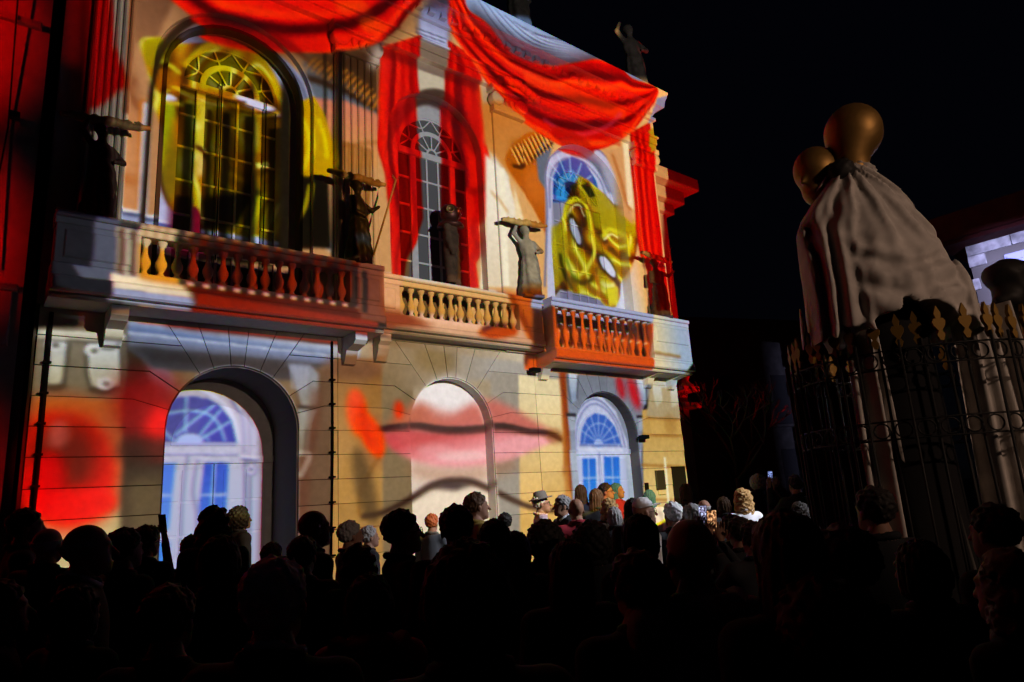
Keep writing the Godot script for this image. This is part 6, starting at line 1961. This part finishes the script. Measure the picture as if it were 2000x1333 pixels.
func person_mesh(body: int, head: int) -> ArrayMesh:
	var key := body * 10 + head
	if person_meshes.has(key):
		return person_meshes[key]
	if not body_nets.has(body):
		body_nets[body] = nets(Vector3(-0.4, -0.02, -0.24), Vector3(0.4, 1.66, 0.44), 0.023, body_field(body))
	if not head_nets.has(head):
		head_nets[head] = nets(Vector3(-0.1, -0.2, -0.13), Vector3(0.1, 0.14, 0.14), 0.0075, head_field(head))
	var look := Transform3D(Basis(Vector3.RIGHT, -0.12), HEAD_AT)
	var hands := []
	for s in [-1.0, 1.0]:
		var b := Basis.from_scale(Vector3(-s, 1, 1))
		if body == 2:
			hands.append(Transform3D(Basis(Vector3.UP, s * 0.3) * Basis(Vector3.RIGHT, PI * 0.92) * b, Vector3(0.16 + 0.05 * s, 1.59, 0.335)))
		else:
			hands.append(Transform3D(Basis(Vector3.UP, s * 1.3) * Basis(Vector3.RIGHT, -0.12) * b, Vector3((0.235 if body == 0 else 0.212) * s, 0.865, 0.062)))
	var st := st_new()
	nets_into(st, head_nets[head], look)
	nets_into(st, body_nets[body], Transform3D.IDENTITY, func(c: Vector3) -> bool: return c.y > 1.475 and absf(c.x) < 0.09 and c.z < 0.12)
	for h in hands:
		nets_into(st, hand_mesh(), h)
	st.generate_normals()
	var m := st.commit()
	st = st_new()
	nets_into(st, body_nets[body], Transform3D.IDENTITY, func(c: Vector3) -> bool: return c.y >= 0.93 and not (c.y > 1.475 and absf(c.x) < 0.09 and c.z < 0.12))
	var neckband := PackedVector3Array()
	for k in 17:
		neckband.append(Vector3(0.078 * sin(TAU * k / 16), 1.478 + 0.014 * cos(TAU * k / 16) * -1.0, -0.02 + 0.076 * cos(TAU * k / 16)))
	tube(st, neckband, [0.021], 8)
	st.generate_normals()
	st.commit(m)
	st = st_new()
	nets_into(st, body_nets[body], Transform3D.IDENTITY, func(c: Vector3) -> bool: return c.y < 0.93)
	st.generate_normals()
	st.commit(m)
	person_meshes[key] = m
	return m

func shade(key: String) -> StandardMaterial3D:
	var table := {
		"skin": [lin(0.2, 0.105, 0.07), 0.6], "tan": [lin(0.24, 0.12, 0.07), 0.6], "black": [lin(0.012, 0.012, 0.013), 0.9], "navy": [lin(0.012, 0.016, 0.035), 0.9],
		"grey": [lin(0.08, 0.08, 0.082), 0.9], "red": [lin(0.2, 0.012, 0.02), 0.9], "olive": [lin(0.14, 0.1, 0.02), 0.9], "white": [lin(0.6, 0.6, 0.62), 0.9], "pink": [lin(0.5, 0.36, 0.36), 0.9],
		"cream": [lin(0.2, 0.17, 0.15), 0.95], "brown": [lin(0.045, 0.025, 0.014), 0.8], "dark_hair": [lin(0.012, 0.009, 0.007), 0.65], "brown_hair": [lin(0.05, 0.024, 0.01), 0.6],
		"grey_hair": [lin(0.22, 0.21, 0.2), 0.75], "white_hair": [lin(0.45, 0.44, 0.43), 0.8], "blond_hair": [lin(0.34, 0.2, 0.07), 0.6], "red_hair": [lin(0.3, 0.08, 0.025), 0.6], "teal_hair": [lin(0.025, 0.1, 0.2), 0.6], "felt": [lin(0.07, 0.07, 0.075), 0.95], "jeans": [lin(0.02, 0.025, 0.04), 0.9],
	}
	var v: Array = table[key]
	return mat("worn_" + key, v[0], v[1])

func person(at: Vector3, tall: float, yaw: float, body: int, head: int, hair: int, skin: String, top: String, hair_color: String, label: String, extra := "") -> Node3D:
	var o := thing("person", label, "person", at, yaw, "people watching the show")
	var s := tall / 1.735
	var b := put("body", person_mesh(body, head), null, o)
	b.scale = Vector3.ONE * s
	b.set_surface_override_material(0, shade(skin))
	b.set_surface_override_material(1, shade(top))
	b.set_surface_override_material(2, shade("jeans"))
	if hair > 0:
		if not hair_nets.has(hair):
			var st := st_new()
			nets_into(st, nets(Vector3(-0.16, -0.36 if hair in [2, 5] else -0.17, -0.18), Vector3(0.16, 0.17, 0.13), 0.0085, hair_field(hair)))
			st.generate_normals()
			hair_nets[hair] = st.commit()
		var h := put("hair", hair_nets[hair], shade(hair_color), o)
		h.transform = Transform3D(Basis(Vector3.RIGHT, -0.12) * s, HEAD_AT * s)
	if extra.contains("hat"):
		var st := st_new()
		lathe(st, PackedVector2Array([Vector2(0.0, 0.125), Vector2(0.05, 0.13), Vector2(0.082, 0.115), Vector2(0.094, 0.05), Vector2(0.096, 0.034), Vector2(0.15, 0.03), Vector2(0.16, 0.038), Vector2(0.155, 0.022), Vector2(0.09, 0.02)]), 20)
		var h := commit("hat", st, shade("felt"), o)
		h.transform = Transform3D(Basis(Vector3.RIGHT, -0.16) * s, (HEAD_AT + Vector3(0, 0.045, -0.01)) * s)
	if extra.contains("cap"):
		var st := st_new()
		lathe(st, PackedVector2Array([Vector2(0.0, 0.11), Vector2(0.06, 0.1), Vector2(0.09, 0.06), Vector2(0.095, 0.02), Vector2(0.088, 0.018)]), 18)
		box(st, Vector3(-0.06, 0.016, 0.06), Vector3(0.06, 0.026, 0.16))
		var h := commit("cap", st, shade("white"), o)
		h.transform = Transform3D(Basis(Vector3.RIGHT, -0.12) * s, (HEAD_AT + Vector3(0, 0.035, -0.01)) * s)
	if extra.contains("glasses"):
		var st := st_new()
		for k in [-1.0, 1.0]:
			var c := PackedVector3Array()
			for j in 13:
				c.append(Vector3(0.032 * k + 0.024 * cos(TAU * j / 12), 0.004 + 0.019 * sin(TAU * j / 12), 0.1))
			tube(st, c, [0.0022], 5)
			tube(st, PackedVector3Array([Vector3(0.056 * k, 0.008, 0.099), Vector3(0.079 * k, 0.008, 0.07), Vector3(0.084 * k, 0.004, -0.005)]), [0.0022], 5)
		tube(st, PackedVector3Array([Vector3(-0.009, 0.006, 0.101), Vector3(0.009, 0.006, 0.101)]), [0.002], 5)
		var g := commit("eyeglasses", st, shade("black"), o)
		g.transform = Transform3D(Basis(Vector3.RIGHT, -0.12) * s, HEAD_AT * s)
	if extra.contains("collar"):
		var st := st_new()
		tube(st, PackedVector3Array([Vector3(-0.06, 1.44, 0.075), Vector3(-0.082, 1.488, 0.0), Vector3(-0.045, 1.515, -0.066), Vector3(0.045, 1.515, -0.066), Vector3(0.082, 1.488, 0.0), Vector3(0.06, 1.44, 0.075)]), [0.016], 7)
		commit("collar", st, shade("white"), o).scale = Vector3.ONE * s
	if extra.contains("hood"):
		var st := st_new()
		tube(st, PackedVector3Array([Vector3(-0.1, 1.42, 0.06), Vector3(-0.13, 1.46, -0.03), Vector3(-0.07, 1.45, -0.12), Vector3(0.07, 1.45, -0.12), Vector3(0.13, 1.46, -0.03), Vector3(0.1, 1.42, 0.06)]), [0.03, 0.045, 0.05, 0.05, 0.045, 0.03], 10)
		commit("hood", st, shade(top), o).scale = Vector3.ONE * s
	if extra.contains("phone"):
		var st := st_new()
		soft_box(st, Vector3(-0.036, -0.075, -0.004), Vector3(0.036, 0.075, 0.005), 0.003)
		var f := Transform3D(Basis(Vector3.UP, yaw), at) * Transform3D(Basis(Vector3.RIGHT, -0.2), Vector3(0.16, 1.75, 0.345) * s)
		var ph := commit("phone", st, mat("phone_case", lin(0.01, 0.01, 0.01), 0.4))
		ph.transform = f
		var which := "left group silhouette against the bright door" if extra.contains("dim") else ("man near the doorway, orange picture" if extra.contains("orange") else ("lilac picture, among the lit heads" if extra.contains("lilac") else "small blue picture far back in the dark"))
		tag(ph, "phone held up by a watcher: " + which, "phone", "raised phones")
		if not extra.contains("dim"):
			var tint: Color = lin(1.0, 0.35, 0.12) if extra.contains("orange") else (lin(0.6, 0.5, 0.9) if extra.contains("lilac") else lin(0.3, 0.35, 1.0))
			var img := Image.create(24, 48, false, Image.FORMAT_RGB8)
			var n := FastNoiseLite.new()
			n.seed = int(at.x * 100.0)
			n.frequency = 0.12
			for y in 48:
				for x in 24:
					var v := clampf(0.55 + 0.9 * n.get_noise_2d(x, y), 0.02, 1.0)
					img.set_pixel(x, y, Color(tint.r * v + 0.1 * v * v, tint.g * v + 0.25 * v * v * v, tint.b * v + 0.25 * v * v * v))
			var m := StandardMaterial3D.new()
			m.albedo_color = Color.BLACK
			m.emission_enabled = true
			m.emission = Color.WHITE
			m.emission_operator = BaseMaterial3D.EMISSION_OP_MULTIPLY
			m.emission_texture = ImageTexture.create_from_image(img)
			m.emission_energy_multiplier = 1.3
			st = st_new()
			flat(st)
			var uv := [Vector2(0, 1), Vector2(1, 1), Vector2(1, 0), Vector2(0, 0)]
			var c := [Vector3(0.033, -0.07, -0.0055), Vector3(-0.033, -0.07, -0.0055), Vector3(-0.033, 0.07, -0.0055), Vector3(0.033, 0.07, -0.0055)]
			for j in [0, 2, 1, 0, 3, 2]:
				st.set_uv(uv[j])
				st.add_vertex(c[j])
			commit("screen", st, m, ph)
	return o

func crowd() -> void:
	person(Vector3(0.44, 0, 4.47), 1.88, 1.50, 0, 0, 1, "skin", "black", "dark_hair", "tall short-haired person at the far left before the red wall, face in profile")
	person(Vector3(0.52, 0, 5.24), 1.74, 2.40, 0, 1, 6, "skin", "black", "grey_hair", "dark head low between the tall short-haired person and the bald profile at left")
	person(Vector3(0.52, 0, 7.01), 1.75, 1.42, 0, 1, 6, "skin", "black", "grey_hair", "older bald man in clear profile against the beige stones at left", "collar")
	person(Vector3(0.85, 0, 6.05), 1.70, 2.00, 0, 2, 1, "skin", "black", "dark_hair", "short-haired head close beside the raised phone at left")
	person(Vector3(1.20, 0, 4.86), 1.70, 2.20, 2, 2, 1, "skin", "black", "dark_hair", "person with glasses lifting a phone before the bright left door", "phone dim glasses")
	person(Vector3(1.53, 0, 5.50), 1.81, 2.60, 1, 2, 5, "skin", "black", "dark_hair", "thick dark wavy head before the bright left door")
	person(Vector3(2.71, 0, 2.31), 1.83, 1.60, 1, 2, 3, "skin", "black", "dark_hair", "round curly head in profile at the right edge of the bright left door")
	person(Vector3(1.55, 0, 4.80), 1.60, 2.70, 0, 0, 1, "skin", "black", "dark_hair", "small dark head low in front of the bright left door")
	person(Vector3(1.03, 0, 7.40), 1.65, 2.80, 1, 3, 4, "skin", "black", "dark_hair", "round dark head just under the thick dark wavy head")
	person(Vector3(1.89, 0, 6.47), 1.75, 1.50, 0, 1, 0, "skin", "black", "dark_hair", "bald man in profile before the wall right of the left door")
	person(Vector3(1.66, 0, 6.86), 1.59, 2.40, 0, 0, 1, "skin", "black", "dark_hair", "dark head in front of the bald man right of the left door")
	person(Vector3(2.07, 0, 5.20), 1.50, 2.20, 0, 0, 1, "skin", "black", "dark_hair", "person in a dark hood before the shaded door recess", "hood")
	person(Vector3(0.70, 0, 9.06), 1.62, 2.45, 0, 1, 1, "skin", "black", "white_hair", "near white-haired man in a dark suit with pale collar at lower left", "collar")
	person(Vector3(2.68, 0, 5.37), 1.63, 1.50, 1, 2, 1, "skin", "black", "grey_hair", "short grey-haired head in profile under the orange petals")
	person(Vector3(3.47, 0, 4.16), 1.54, 1.40, 1, 2, 1, "skin", "black", "grey_hair", "small upturned profile right of the short grey-haired head")
	person(Vector3(2.04, 0, 7.39), 1.71, 1.30, 0, 1, 1, "skin", "black", "dark_hair", "dark-haired man with glasses in profile left of the niche", "glasses")
	person(Vector3(4.83, 0, 3.23), 1.60, 2.20, 1, 2, 1, "skin", "grey", "red_hair", "reddish-haired person in a patterned scarf before the niche")
	person(Vector3(2.15, 0, 7.79), 1.72, 2.60, 0, 0, 1, "skin", "black", "dark_hair", "round dark head from behind before the middle of the niche")
	person(Vector3(3.97, 0, 5.44), 1.81, 1.25, 0, 1, 1, "skin", "olive", "brown_hair", "tanned short-haired man in an olive shirt looking up before the niche")
	person(Vector3(5.19, 0, 4.30), 1.57, 2.60, 1, 2, 1, "skin", "black", "dark_hair", "small dark head just right of the olive shirt man")
	person(Vector3(2.41, 0, 7.78), 1.63, 2.70, 1, 2, 4, "skin", "brown", "dark_hair", "brown-haired head from behind under the olive shirt man")
	person(Vector3(0.87, 0, 9.73), 1.66, 2.65, 1, 3, 4, "skin", "black", "dark_hair", "large near dark head with full hair at the bottom middle")
	person(Vector3(6.12, 0, 3.91), 1.77, 0.90, 0, 1, 1, "skin", "pink", "white_hair", "man in a grey felt hat and pale pink jacket right of the niche", "hat glasses")
	person(Vector3(5.91, 0, 4.55), 1.73, -1.90, 0, 1, 1, "tan", "black", "grey_hair", "grey-haired man with glasses facing left beside the felt hat", "glasses collar")
	person(Vector3(5.21, 0, 5.53), 1.70, 2.70, 0, 3, 0, "tan", "red", "dark_hair", "bald man in a red top seen from behind before the right door")
	person(Vector3(8.28, 0, 2.46), 1.88, 2.20, 1, 2, 2, "skin", "navy", "brown_hair", "long-haired woman in navy standing left in the right doorway")
	person(Vector3(8.31, 0, 3.01), 1.88, 0.60, 0, 0, 1, "skin", "white", "dark_hair", "dark-haired man with glasses and white shirt standing in the right doorway", "glasses")
	person(Vector3(9.15, 0, 2.48), 1.88, 0.30, 1, 2, 2, "skin", "red", "teal_hair", "woman with teal lit long hair and striped top in the right doorway")
	person(Vector3(6.97, 0, 4.09), 1.79, 2.60, 1, 2, 2, "skin", "black", "brown_hair", "dark long-haired head below the white shirt in the doorway")
	person(Vector3(6.37, 0, 4.90), 1.66, 2.60, 1, 2, 5, "skin", "brown", "blond_hair", "tawny wavy-haired head under the right doorway")
	person(Vector3(6.22, 0, 5.12), 1.56, 2.60, 1, 2, 4, "skin", "black", "grey_hair", "grey bobbed head below the tawny wavy hair")
	person(Vector3(5.44, 0, 6.12), 1.66, 2.50, 1, 2, 2, "skin", "black", "dark_hair", "black long-haired head beside the white cap")
	person(Vector3(4.81, 0, 6.81), 1.67, 1.10, 0, 1, 0, "skin", "white", "white_hair", "man in a white cap and glasses lit brightly below the right door", "cap glasses")
	person(Vector3(8.82, 0, 3.49), 1.73, 2.00, 1, 2, 2, "skin", "white", "teal_hair", "woman with teal and white long hair behind the white cap")
	person(Vector3(5.33, 0, 6.72), 1.61, 2.70, 0, 1, 1, "skin", "black", "white_hair", "bright white-haired head at the foot of the right corner")
	person(Vector3(9.28, 0, 3.87), 1.79, 1.90, 1, 2, 2, "skin", "black", "brown_hair", "brown long-haired woman before the narrow black doorway")
	person(Vector3(5.20, 0, 7.04), 1.59, 2.70, 0, 0, 1, "skin", "black", "grey_hair", "dark grey head just right of the bright white-haired head")
	person(Vector3(7.69, 0, 5.35), 1.57, 2.60, 0, 1, 6, "skin", "black", "grey_hair", "pale bald head with grey fringe above the lilac phone")
	person(Vector3(7.25, 0, 6.22), 1.68, 2.70, 1, 2, 5, "skin", "white", "blond_hair", "woman with lit blond curls and white top right of the phones")
	person(Vector3(11.29, 0, 3.92), 1.88, 2.50, 1, 2, 3, "skin", "black", "grey_hair", "tall grey curly head standing above the blond curls")
	person(Vector3(8.21, 0, 5.29), 1.58, 2.50, 1, 2, 4, "skin", "black", "brown_hair", "brown bobbed head between the lilac phone and the blond curls")
	person(Vector3(4.99, 0, 7.58), 1.50, 2.50, 2, 0, 1, "skin", "black", "dark_hair", "dark person holding up the lilac phone", "phone lilac")
	person(Vector3(4.04, 0, 8.38), 1.50, 2.60, 2, 0, 1, "skin", "black", "dark_hair", "dark person holding up the orange phone", "phone orange")
	person(Vector3(9.09, 0, 5.88), 1.81, 2.60, 2, 0, 1, "skin", "black", "dark_hair", "faint far person holding up a small blue phone", "phone blue")
	person(Vector3(1.89, 0, 9.54), 1.65, 2.70, 0, 3, 0, "skin", "cream", "dark_hair", "near bald man in a pale hooded top right of centre", "hood")
	person(Vector3(1.80, 0, 9.92), 1.66, 2.75, 1, 2, 2, "skin", "black", "brown_hair", "near woman with long straight hair right of centre")
	person(Vector3(3.01, 0, 7.94), 1.57, 2.70, 1, 0, 3, "skin", "black", "dark_hair", "dark curly head behind the near bald man's left")
	person(Vector3(3.01, 0, 7.52), 1.58, 2.70, 0, 3, 3, "skin", "black", "dark_hair", "curly dark head from behind below the felt hat")
	person(Vector3(2.58, 0, 7.75), 1.55, 2.70, 1, 2, 4, "skin", "black", "dark_hair", "bobbed dark head left of the head below the felt hat")
	person(Vector3(2.74, 0, 8.57), 1.62, 2.70, 1, 2, 4, "skin", "black", "dark_hair", "dark bobbed head below the white cap")
	person(Vector3(3.80, 0, 9.28), 1.68, 2.70, 0, 0, 1, "skin", "black", "dark_hair", "dark head before the cloths inside the railing")
	person(Vector3(2.09, 0, 9.94), 1.60, 2.80, 0, 0, 1, "skin", "black", "dark_hair", "near dark head at the foot of the railing, left side")
	person(Vector3(2.82, 0, 9.85), 1.50, 2.80, 1, 2, 4, "skin", "black", "dark_hair", "near bobbed dark head under the middle of the railing")
	person(Vector3(3.48, 0, 9.91), 1.59, 2.80, 0, 3, 1, "skin", "black", "dark_hair", "dark head before the right part of the railing")
	person(Vector3(2.48, 0, 10.23), 1.50, 2.90, 1, 2, 5, "skin", "black", "brown_hair", "near wavy brown head at the right edge")
	person(Vector3(1.74, 0, 10.03), 1.50, 2.80, 1, 2, 3, "skin", "black", "brown_hair", "near frizzy brown head at the bottom right")
	person(Vector3(1.89, 0, 7.14), 1.53, 2.60, 1, 0, 5, "skin", "black", "dark_hair", "wavy dark head under the two grey-haired profiles")
	person(Vector3(1.24, 0, 8.55), 1.50, 2.70, 1, 2, 4, "skin", "red", "dark_hair", "near bobbed head with a dark red collar at lower centre left", "hood")
	person(Vector3(0.18, 0, 7.45), 1.54, 1.60, 0, 1, 1, "skin", "black", "dark_hair", "head cut by the left edge, face rimmed with red light")
	person(Vector3(4.43, 0, 8.02), 1.51, 2.70, 0, 0, 1, "skin", "black", "dark_hair", "small dark head under the blond curls")
	person(Vector3(7.41, 0, 6.82), 1.50, 2.70, 0, 3, 5, "skin", "black", "dark_hair", "wavy dark head left of the railing")
	person(Vector3(1.96, 0, 8.87), 1.56, 2.75, 1, 2, 2, "skin", "black", "dark_hair", "long dark hair from behind at the bottom centre")
	person(Vector3(1.76, 0, 9.41), 1.55, 2.75, 0, 0, 1, "skin", "black", "dark_hair", "near short dark head left of the pale hood")
	person(Vector3(0.58, 0, 8.44), 1.53, 2.40, 0, 0, 1, "skin", "black", "dark_hair", "near dark head below the raised phone at left")
	person(Vector3(0.43, 0, 7.56), 1.50, 2.20, 1, 2, 4, "skin", "black", "dark_hair", "near dark bobbed head below the bald profile at left")

func spot(called: String, at: Vector3, to: Vector3, c: Color, energy: float, angle: float, soft: float, size := 0.05) -> void:
	var l := SpotLight3D.new()
	l.name = called
	l.light_color = c
	l.light_energy = energy
	l.spot_angle = angle
	l.spot_angle_attenuation = soft
	l.light_size = size
	l.spot_range = 60.0
	l.shadow_enabled = true
	add_child(l, true)
	l.look_at_from_position(at, to)

func _ready() -> void:
	var cam := Camera3D.new()
	cam.name = "camera"
	cam.fov = 53.1301
	cam.far = 400.0
	cam.near = 0.05
	add_child(cam)
	cam.transform = Transform3D(Basis(Vector3(0.781738, -0.060078, 0.620706), Vector3(-0.093207, 0.972911, 0.211556), Vector3(-0.616602, -0.223236, 0.754962)), Vector3(0, 1.75, 11.0))
	var sky := ProceduralSkyMaterial.new()
	sky.sky_top_color = lin(0.0005, 0.0006, 0.0015)
	sky.sky_horizon_color = lin(0.0007, 0.0008, 0.0012)
	sky.ground_bottom_color = lin(0.0003, 0.0003, 0.0003)
	sky.ground_horizon_color = lin(0.0005, 0.0005, 0.0006)
	sky.sun_angle_max = 0.0
	var e := Environment.new()
	e.background_mode = Environment.BG_SKY
	e.sky = Sky.new()
	e.sky.sky_material = sky
	e.tonemap_mode = Environment.TONE_MAPPER_LINEAR
	e.tonemap_exposure = 1.0
	e.sdfgi_enabled = true
	e.ssao_enabled = true
	e.ssil_enabled = true
	var we := WorldEnvironment.new()
	we.name = "environment"
	we.environment = e
	add_child(we)
	# red floodlights on the neighbours, and the lamp that lights the stone house
	for y in [1.9, 5.0, 8.1]:
		spot("red_floodlight", Vector3(-7.0, y, 5.2), Vector3(-3.55, y + 0.2, 0.45), Color(1.0, 0.0, 0.0), 105.0, 22.5, 0.3, 0.1)
	spot("red_floodlight", Vector3(20.5, 1.5, 3.0), Vector3(16.6, 8.2, -1.0), Color(1.0, 0.0, 0.01), 70.0, 30.0, 0.6, 0.1)
	spot("pale_floodlight", Vector3(8.6, 5.2, 13.0), Vector3(15.9, 5.2, 7.35), Color(0.76, 0.76, 1.0), 420.0, 10.0, 0.08, 0.02)
	spot("warm_floodlight", Vector3(4.6, 5.0, 16.8), Vector3(5.25, 2.9, 8.9), Color(1.0, 0.84, 0.74), 20.0, 18.0, 0.5, 0.1)
	spot("pale_floodlight", Vector3(10.2, 6.5, 11.5), Vector3(6.3, 1.5, 5.8), Color(0.92, 0.94, 1.0), 130.0, 15.0, 0.6, 0.05)
	rng.seed = 4
	paint()
	projector(develop())
	facade()
	surroundings()
	floodlight_with_flap(Vector3(8.6, 5.2, 13.0), Vector3(15.8, 5.2, 6.6))
	balcony_figures()
	monument()
	crowd()
